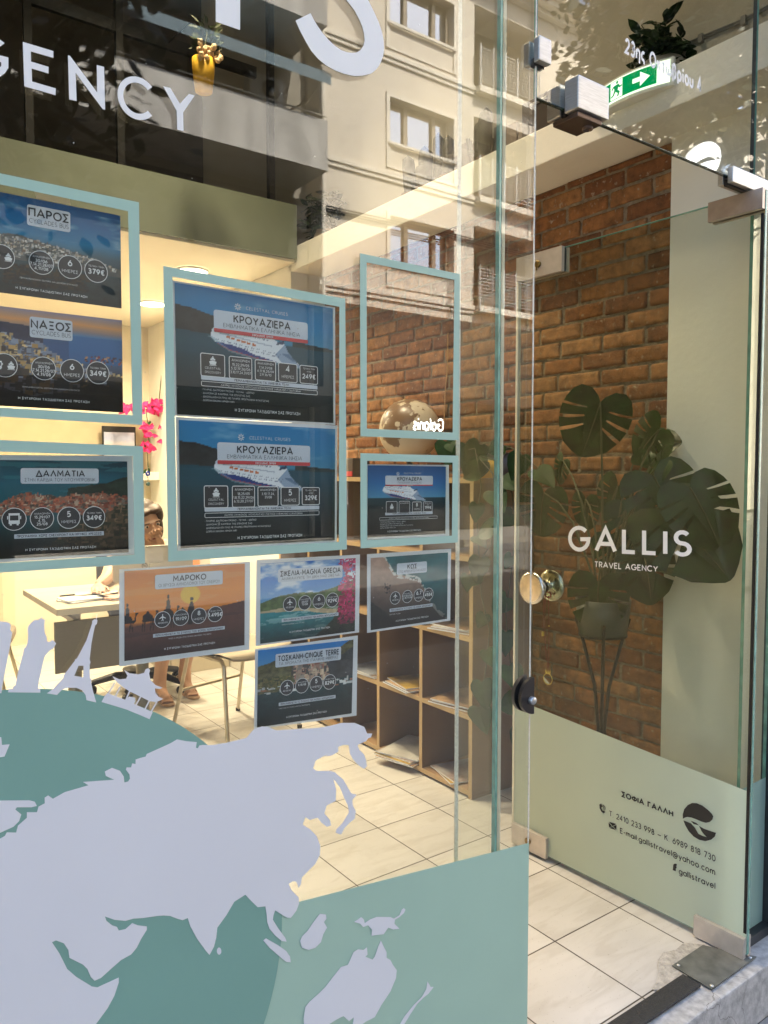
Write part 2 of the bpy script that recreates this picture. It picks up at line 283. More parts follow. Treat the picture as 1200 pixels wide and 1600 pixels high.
# ------------------------------------------------------------------ SETTING: shop shell
GY = 1.15                                           # outer face of the shop window
WX, BX, BY, YB = 2.53, 2.29, 4.10, 6.6              # brick wall, beam face, end of the bricks, back wall
def tile_mat(name, c1, c2, x0, y0, px, py, grout):
    m, n, l, o = nt(name); p = n.new('ShaderNodeBsdfPrincipled'); tc = n.new('ShaderNodeTexCoord')
    no = n.new('ShaderNodeTexNoise'); mp = n.new('ShaderNodeMapping'); mp.inputs['Scale'].default_value = (2.4, 11, 3); mp.inputs['Rotation'].default_value = (0, 0, .5)
    sn = n.new('ShaderNodeVectorMath'); sn.operation = 'SNAP'; so_ = n.new('ShaderNodeVectorMath'); so_.operation = 'SUBTRACT'; so_.inputs[1].default_value = (x0 - 40*px, y0 - 40*py, -9)
    l.new(tc.outputs['Object'], so_.inputs[0]); l.new(so_.outputs[0], sn.inputs[0]); sn.inputs[1].default_value = (px, py, 99)
    wnz = n.new('ShaderNodeTexWhiteNoise'); l.new(sn.outputs[0], wnz.inputs['Vector']); av = n.new('ShaderNodeVectorMath'); av.operation = 'MULTIPLY_ADD'; l.new(wnz.outputs['Color'], av.inputs[0]); av.inputs[1].default_value = (7, 7, 7); l.new(tc.outputs['Object'], av.inputs[2])
    l.new(av.outputs[0], mp.inputs[0]); l.new(mp.outputs[0], no.inputs['Vector']); no.inputs['Scale'].default_value = 2.4; no.inputs['Detail'].default_value = 8; no.inputs['Distortion'].default_value = .8
    cr = n.new('ShaderNodeValToRGB'); cr.color_ramp.elements[0].position = .34; cr.color_ramp.elements[1].position = .52
    cr.color_ramp.elements[0].color = (*c2, 1); cr.color_ramp.elements[1].color = (*c1, 1); l.new(no.outputs['Fac'], cr.inputs[0])
    sp = n.new('ShaderNodeSeparateXYZ'); l.new(tc.outputs['Object'], sp.inputs[0])
    def mth(op, a, b=None):
        q = n.new('ShaderNodeMath'); q.operation = op
        for i, x in enumerate((a, b)):
            if x is None: continue
            if isinstance(x, (int, float)): q.inputs[i].default_value = x
            else: l.new(x, q.inputs[i])
        return q.outputs[0]
    def line(axis, c0, pit):
        f = mth('FRACT', mth('DIVIDE', mth('SUBTRACT', axis, c0 - 40 * pit), pit))
        return mth('LESS_THAN', mth('MINIMUM', f, mth('SUBTRACT', 1, f)), .0021 / pit)
    g = mth('MAXIMUM', line(sp.outputs[0], x0, px), line(sp.outputs[1], y0, py))
    # small grit and scuffs
    n2 = n.new('ShaderNodeTexNoise'); n2.inputs['Scale'].default_value = 190; n2.inputs['Detail'].default_value = 2; l.new(tc.outputs['Object'], n2.inputs['Vector'])
    c2r = n.new('ShaderNodeValToRGB'); c2r.color_ramp.elements[0].position = .26; c2r.color_ramp.elements[1].position = .31; c2r.color_ramp.elements[0].color = (.45, .4, .34, 1); l.new(n2.outputs['Fac'], c2r.inputs[0])
    mm = n.new('ShaderNodeMixRGB'); mm.blend_type = 'MULTIPLY'; mm.inputs[0].default_value = .8; l.new(cr.outputs[0], mm.inputs[1]); l.new(c2r.outputs[0], mm.inputs[2])
    dn_ = n.new('ShaderNodeTexNoise'); dn_.inputs['Scale'].default_value = 2.2; dn_.inputs['Detail'].default_value = 6; l.new(tc.outputs['Object'], dn_.inputs['Vector'])
    tv = n.new('ShaderNodeMapRange'); tv.inputs['To Min'].default_value = .90; tv.inputs['To Max'].default_value = 1.04; l.new(wnz.outputs['Value'], tv.inputs['Value'])
    dv = n.new('ShaderNodeMapRange'); dv.inputs['From Min'].default_value = .3; dv.inputs['From Max'].default_value = .6; dv.inputs['To Min'].default_value = .84; l.new(dn_.outputs['Fac'], dv.inputs['Value'])
    m4 = n.new('ShaderNodeVectorMath'); m4.operation = 'SCALE'; l.new(mm.outputs[0], m4.inputs[0]); l.new(mth('MULTIPLY', tv.outputs[0], dv.outputs[0]), m4.inputs['Scale'])
    mx = n.new('ShaderNodeMixRGB'); l.new(g, mx.inputs[0]); l.new(m4.outputs[0], mx.inputs[1]); mx.inputs[2].default_value = (*grout, 1)
    l.new(mx.outputs[0], p.inputs['Base Color'])
    rr = n.new('ShaderNodeMapRange'); rr.inputs['To Min'].default_value = .28; rr.inputs['To Max'].default_value = .5; l.new(no.outputs['Fac'], rr.inputs['Value']); l.new(rr.outputs[0], p.inputs['Roughness'])
    bp = n.new('ShaderNodeBump'); bp.inputs['Strength'].default_value = .5; bp.inputs['Distance'].default_value = .003; bp.invert = True; l.new(g, bp.inputs['Height']); l.new(bp.outputs[0], p.inputs['Normal'])
    l.new(p.outputs[0], o.inputs[0]); MATS[name] = m; return m
FLOOR = tile_mat('cream_floor_tiles', (.65, .62, .575), (.585, .55, .50), 1.690, 1.180, .298, .297, (.07, .055, .04))
b = MB(); b.box(-1.6, 2.7, 1.165, 6.7, -.2, 0); struct(b.build('floor', FLOOR))
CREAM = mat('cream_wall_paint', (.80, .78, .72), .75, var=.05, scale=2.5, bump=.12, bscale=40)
WARMW = mat('white_wall_paint', (.72, .66, .52), .75, var=.03, scale=2, bump=.1, bscale=40)
DARKW = mat('brown_loft_shade', (.055, .045, .036), .8, var=.2, scale=3)  # near black stands for the darkness of the unlit loft
UPW = mat('taupe_upper_shade', (.30, .27, .23), .8, var=.08, scale=3)  # loft wall and upper ceiling toned dark, the upper level being unlit
SAGEP = mat('sage_bulkhead_paint', (.20, .225, .165), .7, var=.08, scale=4)
HC = 4.5
# back, left and upper walls, mezzanine slab
b = MB(); b.box(-1.6, 2.7, YB, YB+.15, 0, 2.62); tag(b.build('back_wall', WARMW), 'pale yellow-lit back wall of the office behind the desk', 'wall')
b = MB(); b.box(-1.75, -1.6, 1.17, YB, 0, HC); tag(b.build('party_wall', WARMW), 'plain cream side wall at the far left of the shop, mostly hidden by posters', 'wall')
r = thing('side_wall', (WX, 3, 0), 'cream right side wall with a squared pier and tall upper part around the brickwork', 'wall')
b = MB(); b.box(WX+.02, WX+.2, 1.17, YB, 0, HC); b.build('wall_core', CREAM, r)
b = MB(); b.box(2.497, WX+.019, 1.17, 1.683, 0, 2.575); b.build('pier', CREAM, r)
b = MB(); b.box(BX, WX+.019, BY, YB, 0, 2.615); b.build('wall_step', CREAM, r)
b = MB(); b.box(WX-.02, WX+.019, 1.683, 4.75, 2.705, HC); b.box(2.497, WX+.019, 1.17, 1.683, 2.705, HC); b.build('upper_wall', mat('upper_cream_dimmed', (.40, .37, .315), .8, var=.05, scale=2), r)  # same cream wall, its colour toned down for the dim upper level
b = MB(); b.bbox(BX, WX+.018, 1.19, BY+.02, 2.565, 2.70, .004); tag(b.build('ledge_beam', CREAM), 'cream boxed beam running above the brick wall with plants on its ledge', 'beam')
b = MB(); b.box(-1.6, BX-.003, 4.02, YB, 2.62, 2.93); b.m = 0
tag(b.build('mezzanine', [SAGEP]), 'sage green loft front crossing the shop above the office', 'mezzanine')
b = MB(); b.box(-1.6, BX-.003, 4.04, YB, 2.605, 2.619); struct(b.build('ceiling', WARMW))
b = MB(); b.box(-1.6, WX+.01, 4.75, 4.85, 2.932, HC); tag(b.build('loft_wall', UPW), 'back wall of the loft toned dark grey as unlit above the sage green front', 'wall')
b = MB(); b.box(-1.6, 2.0, 4.70, 4.745, 2.932, HC); tag(b.build('loft_shading', DARKW), 'near black panelling for the unlit loft behind the hanging yellow pot', 'shading')  # dark sheet added to stand for the unlit loft
b = MB(); b.box(-1.75, WX+.2, 1.17, 4.86, HC, HC+.1); struct(b.build('upper_ceiling', UPW))

# loft guard of black steel
BLK = mat('black_steel', (.012, .011, .011), .45, metal=.3, var=.3)
r = thing('loft_railing', (1.2, 4.06, 2.93), 'black steel frame with tall posts standing on the sage loft edge', 'railing')
px_post = [(35, 0), (185, 0), (423, 0)]
for k in (46, 188, 423):
    X = onY(k, 200, 4.06).x; b = MB(); b.box(X-.018, X+.018, 4.045, 4.08, 2.932, HC-.01); b.build('post', BLK, r)
RAILZ = onY(423, 122, 4.06).z; b = MB(); b.box(-1.6, 2.05, 4.05, 4.075, RAILZ-.03, RAILZ+.03); b.build('rail', BLK, r)

# ------------------------------------------------------------------ brick wall
def brick_mat():
    m, n, l, o = nt('red_brick'); p = n.new('ShaderNodeBsdfPrincipled'); ge = n.new('ShaderNodeNewGeometry'); tc = n.new('ShaderNodeTexCoord')
    cr = n.new('ShaderNodeValToRGB'); e = cr.color_ramp.elements; e[0].color = (.175, .068, .022, 1); e[1].color = (.33, .155, .06, 1)
    x = e.new(.06); x.color = (.155, .06, .024, 1); x = e.new(.93); x.color = (.32, .165, .07, 1); x = e.new(.45); x.color = (.25, .105, .034, 1); l.new(ge.outputs['Random Per Island'], cr.inputs[0])
    no = n.new('ShaderNodeTexNoise'); no.inputs['Scale'].default_value = 26; no.inputs['Detail'].default_value = 9; no.inputs['Roughness'].default_value = .65; l.new(tc.outputs['Object'], no.inputs['Vector'])
    c2 = n.new('ShaderNodeValToRGB'); c2.color_ramp.elements[0].position = .3; c2.color_ramp.elements[0].color = (.45, .42, .4, 1); c2.color_ramp.elements[1].position = .62; c2.color_ramp.elements[1].color = (1.15, 1.1, 1.05, 1)
    l.new(no.outputs['Fac'], c2.inputs[0]); mx = n.new('ShaderNodeMixRGB'); mx.blend_type = 'MULTIPLY'; mx.inputs[0].default_value = 1; l.new(cr.outputs[0], mx.inputs[1]); l.new(c2.outputs[0], mx.inputs[2])
    n3 = n.new('ShaderNodeTexNoise'); n3.inputs['Scale'].default_value = 55; n3.inputs['Detail'].default_value = 6; l.new(tc.outputs['Object'], n3.inputs['Vector'])
    c3 = n.new('ShaderNodeValToRGB'); c3.color_ramp.elements[0].position = .62; c3.color_ramp.elements[1].position = .74; l.new(n3.outputs['Fac'], c3.inputs[0])
    m2 = n.new('ShaderNodeMixRGB'); l.new(c3.outputs[0], m2.inputs[0]); l.new(mx.outputs[0], m2.inputs[1]); m2.inputs[2].default_value = (.33, .27, .2, 1)
    l.new(m2.outputs[0], p.inputs['Base Color']); p.inputs['Roughness'].default_value = .82
    bp = n.new('ShaderNodeBump'); bp.inputs['Strength'].default_value = .8; bp.inputs['Distance'].default_value = .008; l.new(no.outputs['Fac'], bp.inputs['Height']); l.new(bp.outputs[0], p.inputs['Normal'])
    l.new(p.outputs[0], o.inputs[0]); return m
BRICK = brick_mat(); MORTAR = mat('grey_mortar', (.21, .165, .115), .95, var=.35, scale=30, bump=.9, bscale=90)
r = thing('brick_wall', (WX, 2.9, 0), 'exposed red brick wall with deep grey mortar joints behind the shelving', 'wall')
b = MB(); b.box(WX-.0035, WX+.0195, 1.684, BY-.002, 0, 2.564); b.build('mortar', MORTAR, r)
b = MB(); ph = .0685; nrow = int(2.56 / ph); rng = random.Random(3)
for i in range(nrow + 1):
    z0 = i*ph + .005; z1 = min(z0 + ph - .0105, 2.563)
    if z1 - z0 < .015: continue
    y = 1.688 - (i % 2) * .1 - rng.random()*.012
    while y < BY - .004:
        L = .200 + rng.uniform(-.014, .014); ya, yb = max(y, 1.688), min(y + L, BY - .004); y += L + .013
        if yb - ya < .02: continue
        UL = [0,.012,.035,.08,.25,.5,.75,.92,.965,.988,1]; VL = [0,.04,.11,.3,.5,.7,.89,.96,1]; nu, nv = len(UL), len(VL); ox = rng.uniform(-.004, .004); tl = rng.uniform(-.02, .02); base = []
        zz0 = z0 + rng.uniform(-.002, .002); zz1 = z1 + rng.uniform(-.002, .002)
        for jv in range(nv):
            for ju in range(nu):
                u, v = UL[ju], VL[jv]; yy = ya + u*(yb-ya); zz = zz0 + v*(zz1-zz0)
                e = min(u, 1-u) * (yb-ya); f = min(v, 1-v) * (zz1-zz0)
                rnd = .006 * max(0, 1 - e/.006)**1.6 + .006 * max(0, 1 - f/.006)**1.6
                cxk = .006 if (e < .001 and f < .001) else 0
                nz = mnoise.noise(Vector((yy*38, zz*38, i*3.1))) * .0045
                jy = mnoise.noise(Vector((zz*60, yy*25, 7.0))) * .003; jz = mnoise.noise(Vector((yy*60, zz*25, 3.0))) * .0025
                if e < .001: yy += (cxk if u < .5 else -cxk) + jy
                if f < .001: zz += (cxk*.5 if v < .5 else -cxk*.5) + jz
                base.append((WX - .011 + ox + nz + rnd + tl*(yy-ya)*.3, yy, min(zz, 2.564)))
        k0 = len(base); ring = [ju for ju in range(nu)] + [jv*nu+nu-1 for jv in range(1, nv)] + [(nv-1)*nu+ju for ju in range(nu-2, -1, -1)] + [jv*nu for jv in range(nv-2, 0, -1)]
        bk = [(WX+.006, base[q][1], base[q][2]) for q in ring]
        fs = [[jv*nu+ju, (jv+1)*nu+ju, (jv+1)*nu+ju+1, jv*nu+ju+1] for jv in range(nv-1) for ju in range(nu-1)]
        fs += [[ring[q], ring[(q+1) % len(ring)], k0+(q+1) % len(ring), k0+q] for q in range(len(ring))]
        b.add(base + bk, fs, True)
b.build('bricks', BRICK, r)

# ------------------------------------------------------------------ ground outside
def cracked(m):                                     # a few hairline cracks across the worn step
    n = m.node_tree.nodes; l = m.node_tree.links; p = n['Principled BSDF']; tc = n['Texture Coordinate']; src = p.inputs['Base Color'].links[0].from_socket
    nz = n.new('ShaderNodeTexNoise'); nz.inputs['Scale'].default_value = 7; nz.inputs['Detail'].default_value = 5; l.new(tc.outputs['Object'], nz.inputs['Vector'])
    mv = n.new('ShaderNodeMixRGB'); mv.blend_type = 'ADD'; mv.inputs[0].default_value = .12; l.new(tc.outputs['Object'], mv.inputs[1]); l.new(nz.outputs['Color'], mv.inputs[2])
    v = n.new('ShaderNodeTexVoronoi'); v.feature = 'DISTANCE_TO_EDGE'; v.inputs['Scale'].default_value = 2.6; l.new(mv.outputs[0], v.inputs['Vector'])
    lt = n.new('ShaderNodeMath'); lt.operation = 'LESS_THAN'; lt.inputs[1].default_value = .0022; l.new(v.outputs['Distance'], lt.inputs[0])
    mx = n.new('ShaderNodeMixRGB'); l.new(lt.outputs[0], mx.inputs[0]); l.new(src, mx.inputs[1]); mx.inputs[2].default_value = (.22, .21, .2, 1); l.new(mx.outputs[0], p.inputs['Base Color'])
CONC = mat('grey_marble_sill', (.40, .395, .39), .55, var=.3, scale=45, bump=.2, bscale=160, detail=12)
b = MB(); b.bbox(-3, 5.2, 1.055, 1.164, -.152, 0, .006); struct(b.build('doorstep', CONC)); cracked(CONC)
PAV = tile_mat('pavement_slabs', (.26, .25, .24), (.2, .19, .18), .1, .1, .4, .4, (.06, .06, .055))
b = MB(); b.box(-30, 40, -2.9, 1.054, -.35, -.15); struct(b.build('pavement', PAV))
b = MB(); b.box(-30, 40, -13.0, -10.6, -.35, -.15); struct(b.build('far_pavement', mat('far_paving', (.24, .225, .2), .9, var=.25, scale=3)))
b = MB(); b.box(-60, 70, -40, 30, -.5, -.30); struct(b.build('road', mat('asphalt', (.13, .128, .125), .9, var=.25, scale=60, bump=.4, bscale=200)))
# worn patch of cement, rubber strip and floor-spring cover
b = MB(); pts = [(1028,1500),(1036,1488),(1056,1484),(1068,1473),(1102,1476),(1100,1500),(1058,1540),(1030,1548),(1018,1546),(1028,1530)]
b.poly([onZ(x, y, .0035) for x, y in pts]); tag(b.build('cement_patch', mat('cement_patch', (.46, .43, .38), .95, var=.25, scale=60, bump=.8, bscale=150)), 'rough cement patch over a broken tile corner by the door pivot', 'patch')
b = MB(); b.bbox(.2, 1.845, 1.108, 1.162, .0045, .013, .003); tag(b.build('rubber_strip', mat('black_rubber', (.016, .016, .017), .55, var=.3, scale=80, bump=.5, bscale=200)), 'black ribbed rubber strip laid along the doorstep edge', 'strip')
r = thing('floor_plate', tuple(onZ(1116, 1505, 0)), 'dull grey steel cover plate of the floor spring under the door hinge', 'plate')
STL = mat('brushed_steel', (.50, .50, .50), .36, metal=.9, var=.14, scale=40, stretch=(1, 1, 14), bump=.06)
DST = mat('dull_plate', (.17, .175, .16), .55, metal=.6, var=.3, scale=25, detail=8)
pl = [onZ(x, y, .005) for x, y in [(1050,1510),(1098,1478),(1182,1496),(1112,1547)]]
b = MB(); b.poly(pl, (0, 0, 1), .003); b.build('cover', DST, r)
for x, y in [(1112,1540),(1172,1496),(1060,1508)]:
    b = MB(); b.lathe(onZ(x, y, .0081), [(0, .002), (.004, .0018), (.005, 0)], n=10); b.build('screw', STL, r)

# ------------------------------------------------------------------ shop glazing
EDGE = mat('green_glass_edge', (.16, .36, .29), .2, var=.25, scale=30, spec=.8)
BRIGHT = mat('polished_lit_glass_edge', (.90, .88, .80), .25, var=.12, scale=160, spec=.9, bump=.6, bscale=260)  # pale colour holds the light guided into the polished edge
DEDGE = mat('shaded_glass_edge', (.02, .04, .035), .25, var=.3)  # shade of the edges seen from below, put into the colour
SIL = mat('cream_silicone', (.72, .66, .5), .5, var=.06)
def pane(name, x0, x1, z0, z1, label, y0=GY, y1=GY+.01, right_edge=None):
    r = thing(name, ((x0+x1)/2, y0, z0), label, 'glass pane')
    b = MB(); b.quad((x0,y0,z0),(x1,y0,z0),(x1,y0,z1),(x0,y0,z1)); b.quad((x1,y1,z0),(x0,y1,z0),(x0,y1,z1),(x1,y1,z1)); b.build('sheet', GLASS, r)
    b = MB(); b.quad((x0,y0,z0),(x0,y0,z1),(x0,y1,z1),(x0,y1,z0)); pass
    if right_edge is None: b.quad((x1,y0,z0),(x1,y1,z0),(x1,y1,z1),(x1,y0,z1))
    b.build('edge', EDGE, r)
    b = MB(); b.box(x0+.001, x1-.001, y0+.0003, y1-.0003, z0-.0008, z0+.0012); b.build('lower_edge', DEDGE, r)
    if right_edge is not None:
        b = MB(); nz = 90
        for i in range(nz):
            za, zb = z0+(z1-z0)*i/nz, z0+(z1-z0)*(i+1)/nz; c = .0018*abs(mnoise.noise(Vector((za*9, 3, 1)))) + .0006
            b.box(x1-.0010, x1+c*.7, y0-.0006, y0+.0022, za, zb)
        b.build('ground_edge', right_edge, r)
    return r
pane('shop_window', -1.6, 1.1235, .002, 3.05, 'large shop window sheet carrying the posters, frames and world map')
pane('narrow_window', 1.1295, 1.226, .002, 3.05, 'narrow upright glass sheet at the left side of the doorway', right_edge=BRIGHT)
pane('transom_window', 1.2295, 2.087, 2.152, 3.05, 'glass sheet over the open doorway with the street address lettering')
pane('sidelight', 2.092, 2.232, .03, 3.05, 'slim glass sheet right of the door hinge beside the dark post')
b = MB(); sf = [onY(x, y, GY-.001) for x, y in [(1160,1233),(1197,1214)]]; b.poly([(2.0935,GY-.001,.031),(2.231,GY-.001,.031),(2.231,GY-.001,sf[1].z),(2.0935,GY-.001,sf[0].z)], (0,-1,0), .0003)
tag(b.build('window_film', mat('aqua_film', (.42, .60, .56), .45, var=.03, scale=3, trans=.35)), 'narrow aqua vinyl strip low on the slim right sheet beside the hinge', 'window film')
r = thing('glass_fin', (1.127, GY+.07, 0), 'upright glass stiffening fin standing behind the joint of the two left panes', 'glass fin')
b = MB(); y0, y1 = GY+.012, GY+.125
b.quad((1.1225,y1,.002),(1.1225,y0,.002),(1.1225,y0,3.05),(1.1225,y1,3.05)); b.quad((1.1315,y0,.002),(1.1315,y1,.002),(1.1315,y1,3.05),(1.1315,y0,3.05)); b.build('sheet', GLASS, r)
b = MB(); nz = 120
for i in range(nz):
    za, zb = 3.048*i/nz+.002, 3.048*(i+1)/nz+.002; c = .0016*abs(mnoise.noise(Vector((za*11, 8, 2))))
    b.box(1.1225-c*.4, 1.1315, y1, y1+.003+c, za, zb)
b.build('ground_edge', BRIGHT, r)
b = MB(); b.box(1.1237, 1.1293, GY+.0005, GY+.0045, .002, 3.05); b.build('green_edge', EDGE, r)
b = MB(); b.box(1.1415, 1.1500, GY+.0105, GY+.0130, .002, 3.05); b.build('silicone_bead', SIL, r)
FRM = mat('dark_window_frame', (.045, .05, .055), .45, metal=.4, var=.2)
r = thing('door_post', (2.26, GY, 0), 'dark grey metal frame at the right end of the shop front', 'frame')
b = MB(); b.bbox(2.236, 2.33, 1.10, 1.168, 0.001, 3.05, .003); b.build('post', FRM, r)
b = MB(); b.bbox(2.092, 2.2355, 1.125, 1.18, .001, .029, .002); b.build('sill', FRM, r)
b = MB(); b.box(-1.6, 2.33, GY+.001, GY+.009, 3.052, 3.1); tag(b.build('head_frame', FRM), 'dark metal head frame above all the shop windows, beyond the top of view', 'frame')
b = MB(); b.box(2.0862, 2.0925, GY+.002, GY+.0125, 2.19, 3.05); tag(b.build('joint_seal', FRM), 'thin dark upright seal between the address pane and the right sheet', 'seal')

# patch fittings
def fitting(name, x0, x1, z0, z1, label, extra=None, d=.016):
    r = thing(name, ((x0+x1)/2, GY, z0), label, 'glass clamp')
    b = MB(); b.bbox(x0, x1, GY-d-.001, GY-.001, z0, z1, .0025); b.build('outer_plate', STL, r)
    b = MB(); b.bbox(x0, x1, GY+.011, GY+.011+d, z0, z1, .0025); b.build('inner_plate', STL, r)
    b = MB(); b.box(x0+.004, x1-.004, GY-.0008, GY+.0108, z0-.004, z0+.012); b.build('gasket', BLK, r)
    return r
a0, a1 = onY(837, 90, GY-.017), onY(862, 63, GY-.017)
fitting('glass_clamp', 1.217, a1.x, onY(837,90,GY-.017).z, onY(837,51,GY-.017).z, 'small square steel clamp at the upper corner of the narrow pane')
a0, a1 = onY(904, 168, GY-.04), onY(952, 187, GY-.04)
r = fitting('lock_clamp', a0.x, a1.x, onY(952,187,GY-.04).z, onY(952,137,GY-.04).z, 'large blocky steel clamp with a bolt keeper under the address pane', d=.038)
b = MB(); zb = onY(952,187,GY-.04).z
b.bbox(a0.x+.01, a1.x-.012, GY-.03, GY+.04, zb-.012, zb-.001, .002); b.lathe((a1.x-.03, GY-.005, zb-.0115), [(.012, 0), (.012, -.006), (.007, -.006), (.006, .004)], n=16); b.build('keeper', mat('brown_bronze', (.12, .085, .07), .4, metal=.8, var=.2), r)
a0 = onY(1146, 258, GY-.017); zt = a0.z; zb = onY(1147, 284, GY-.017).z
r = fitting('corner_clamp', a0.x, 2.135, zb, zt, 'L-shaped steel clamp joining the address pane to the slim right sheet')
b = MB(); b.bbox(2.096, 2.135, GY-.017, GY-.001, onY(1195,338,GY).z, zb-.0005, .0025); b.build('lower_leg', STL, r)
b = MB(); b.lathe((2.062, GY+.004, zb-.0005), [(.0, -.05), (.009, -.05), (.009, 0)], n=14); b.build('pivot_pin', STL, r)
# half-round keeper on the edge of the narrow pane
r = thing('lock_keeper', tuple(onY(818, 1087, GY)), 'black half-round lock keeper with a knob on the narrow pane edge', 'lock')
c = onY(825, 1088, GY-.006); R = .040
b = MB(); b.m = 0
for yy, dep in ((GY-.010, .009), (GY+.011, .009)):
    ring = [(1.229 - R*math.sin(rad(k)), yy, c.z - R*math.cos(rad(k))) for k in range(0, 181, 9)]
    b.poly(ring, (0, 1, 0), dep)
b.build('half_plate', mat('gunmetal', (.05, .045, .045), .35, metal=.7, var=.15), r)
b = MB(); b.lathe((1.219, GY-.010, c.z-.008), [(.0085, 0), (.0085, -.008), (.007, -.010), (0, -.0105)], axis=(0, 1, 0), n=18); b.build('thumb_knob', STL, r)

# ------------------------------------------------------------------ glass door, standing open
H0 = Vector((2.056, 1.100, 0)); H1 = Vector((2.021, 1.968, 0)); DU = (H1-H0).normalized(); DL = (H1-H0).length
DN = Vector((-DU.y, DU.x, 0));                       # faces the street side of the leaf (towards -X)
if DN.x > 0: DN = -DN
DZ0, DZ1 = .018, 2.122
def DP(u, z, d=0): return H0 + DU*u + Vector((0, 0, z)) + DN*d
def onD(px, py, d=0):
    q = ray(px, py); p0 = H0 + DN*d; t = (p0-CAM).dot(DN) / q.dot(DN); return CAM + q*t
def Du(px, py): P = onD(px, py); return (P-H0).dot(DU), P.z
door = thing('glass_door', tuple(H0), 'frameless glass door standing open with green film and white agency lettering', 'door')
def dbox(b, u0, u1, z0, z1, d0, d1):
    return b.add([DP(u0,z0,d0),DP(u1,z0,d0),DP(u1,z0,d1),DP(u0,z0,d1),DP(u0,z1,d0),DP(u1,z1,d0),DP(u1,z1,d1),DP(u0,z1,d1)],
                 [(0,1,2,3),(7,6,5,4),(4,5,1,0),(5,6,2,1),(6,7,3,2),(7,4,0,3)])
b = MB(); b.quad(DP(0,DZ0),DP(DL,DZ0),DP(DL,DZ1),DP(0,DZ1)); b.quad(DP(DL,DZ0,-.01),DP(0,DZ0,-.01),DP(0,DZ1,-.01),DP(DL,DZ1,-.01)); b.build('glass_leaf', DOORGLASS, door)
b = MB(); dbox(b, 0, DL, DZ0-.0015, DZ0, -.01, 0); dbox(b, 0, DL, DZ1, DZ1+.0015, -.01, 0); dbox(b, -.0015, 0, DZ0, DZ1, -.01, 0); b.build('leaf_edge', EDGE, door)
b = MB(); dbox(b, DL, DL+.009, DZ0, DZ1-.01, -.013, .003); b.build('edge_seal', SIL, door)
b = MB(); dbox(b, .001, .009, DZ0+.06, DZ1-.06, .0004, .004); b.build('hinge_gasket', BLK, door)
FILM = mat('pale_green_film', (.76, .84, .66), .6, var=.03, scale=3, trans=.45)
ua, za = Du(838, 1105); ub, zb = Du(1165, 1235)
sl_ = (zb-za)/(ub-ua); zl = za + sl_*(DL-ua); zr = za + sl_*(0-ua)
b = MB(); b.quad(DP(0,DZ0+.001,.0012),DP(DL,DZ0+.001,.0012),DP(DL,zl,.0012),DP(0,zr,.0012)); b.build('film', FILM, door)
WHT = mat('white_vinyl', (.84, .84, .83), .45, var=.015, scale=2)
INK = mat('black_vinyl', (.012, .012, .012), .5, var=.2)
def dq(tl, tr, br, bl): return Quad(onD(*tl), onD(*tr), onD(*br), onD(*bl), DN)
b = MB()
text_in(b, 'GALLIS', dq((891,824),(1078,832),(1078,867),(891,858)), .185, .002, .30)
text_in(b, 'TRAVEL AGENCY', dq((930,877.5),(1028,885),(1028,893),(930,885.5)), .18, .002, .22)
b.build('name_lettering', WHT, door)
b = MB()
text_in(b, 'ΣΟΦΙΑ ΓΑΛΛΗ', dq((973,1237),(1052,1267.5),(1052,1275),(973,1244)), .27, .003, .2)
text_in(b, 'T. 2410 233 998 — K. 6989 818 730', dq((953,1266.5),(1118.5,1336.5),(1118.5,1345.5),(953,1274)), .155, .003, .22)
text_in(b, 'E-mail:gallistravel@yahoo.com', dq((970,1293.5),(1118,1357),(1118,1366.5),(970,1301)), .155, .003, .2)
text_in(b, 'f', dq((1053,1349),(1058.5,1351),(1058,1361.5),(1052,1359)), .28, .003, .1)
text_in(b, 'gallistravel', dq((1062,1356),(1118,1379),(1118,1388),(1062,1364.5)), .155, .003, .2)
b.build('contact_lettering', INK, door)
def dpoly(b, pts, s=4, ox=900, oy=1200, d=.003): b.poly([onD(ox+x/s, oy+y/s, d) for x, y in pts])
b = MB()
dpoly(b, [(668,318),(667,290),(676,258),(698,232),(725,219),(755,220),(790,235),(825,262),(848,285),(858,302),(852,322),(836,337),(812,342),(785,335),(750,320),(720,309),(695,306),(678,311)])
dpoly(b, [(671,327),(718,346),(742,372),(765,412),(790,424),(817,432),(800,415),(785,395),(768,361),(800,380),(840,394),(875,405),(868,428),(845,448),(808,457),(770,449),(735,428),(705,396),(684,360)])
dpoly(b, [(716,329),(752,344),(768,359),(735,350)])
dpoly(b, [(146,228),(158,222),(165,240),(158,250),(166,266),(176,266),(182,276),(172,284),(158,272),(148,252)])
for r_ in (14, 22): ribbon(b, [(160+r_*math.cos(rad(a)), 252+r_*math.sin(rad(a))) for a in range(-75, 35, 12)], 4, lambda x, y: onD(900+x/4, 1200+y/4, .0031))
dpoly(b, [(206,336),(252,350),(229,364)]); dpoly(b, [(204,341),(226,366),(206,370)]); dpoly(b, [(253,355),(232,366),(252,386)]); dpoly(b, [(207,374),(226,369),(231,370),(250,388)])
b.build('logo', INK, door)
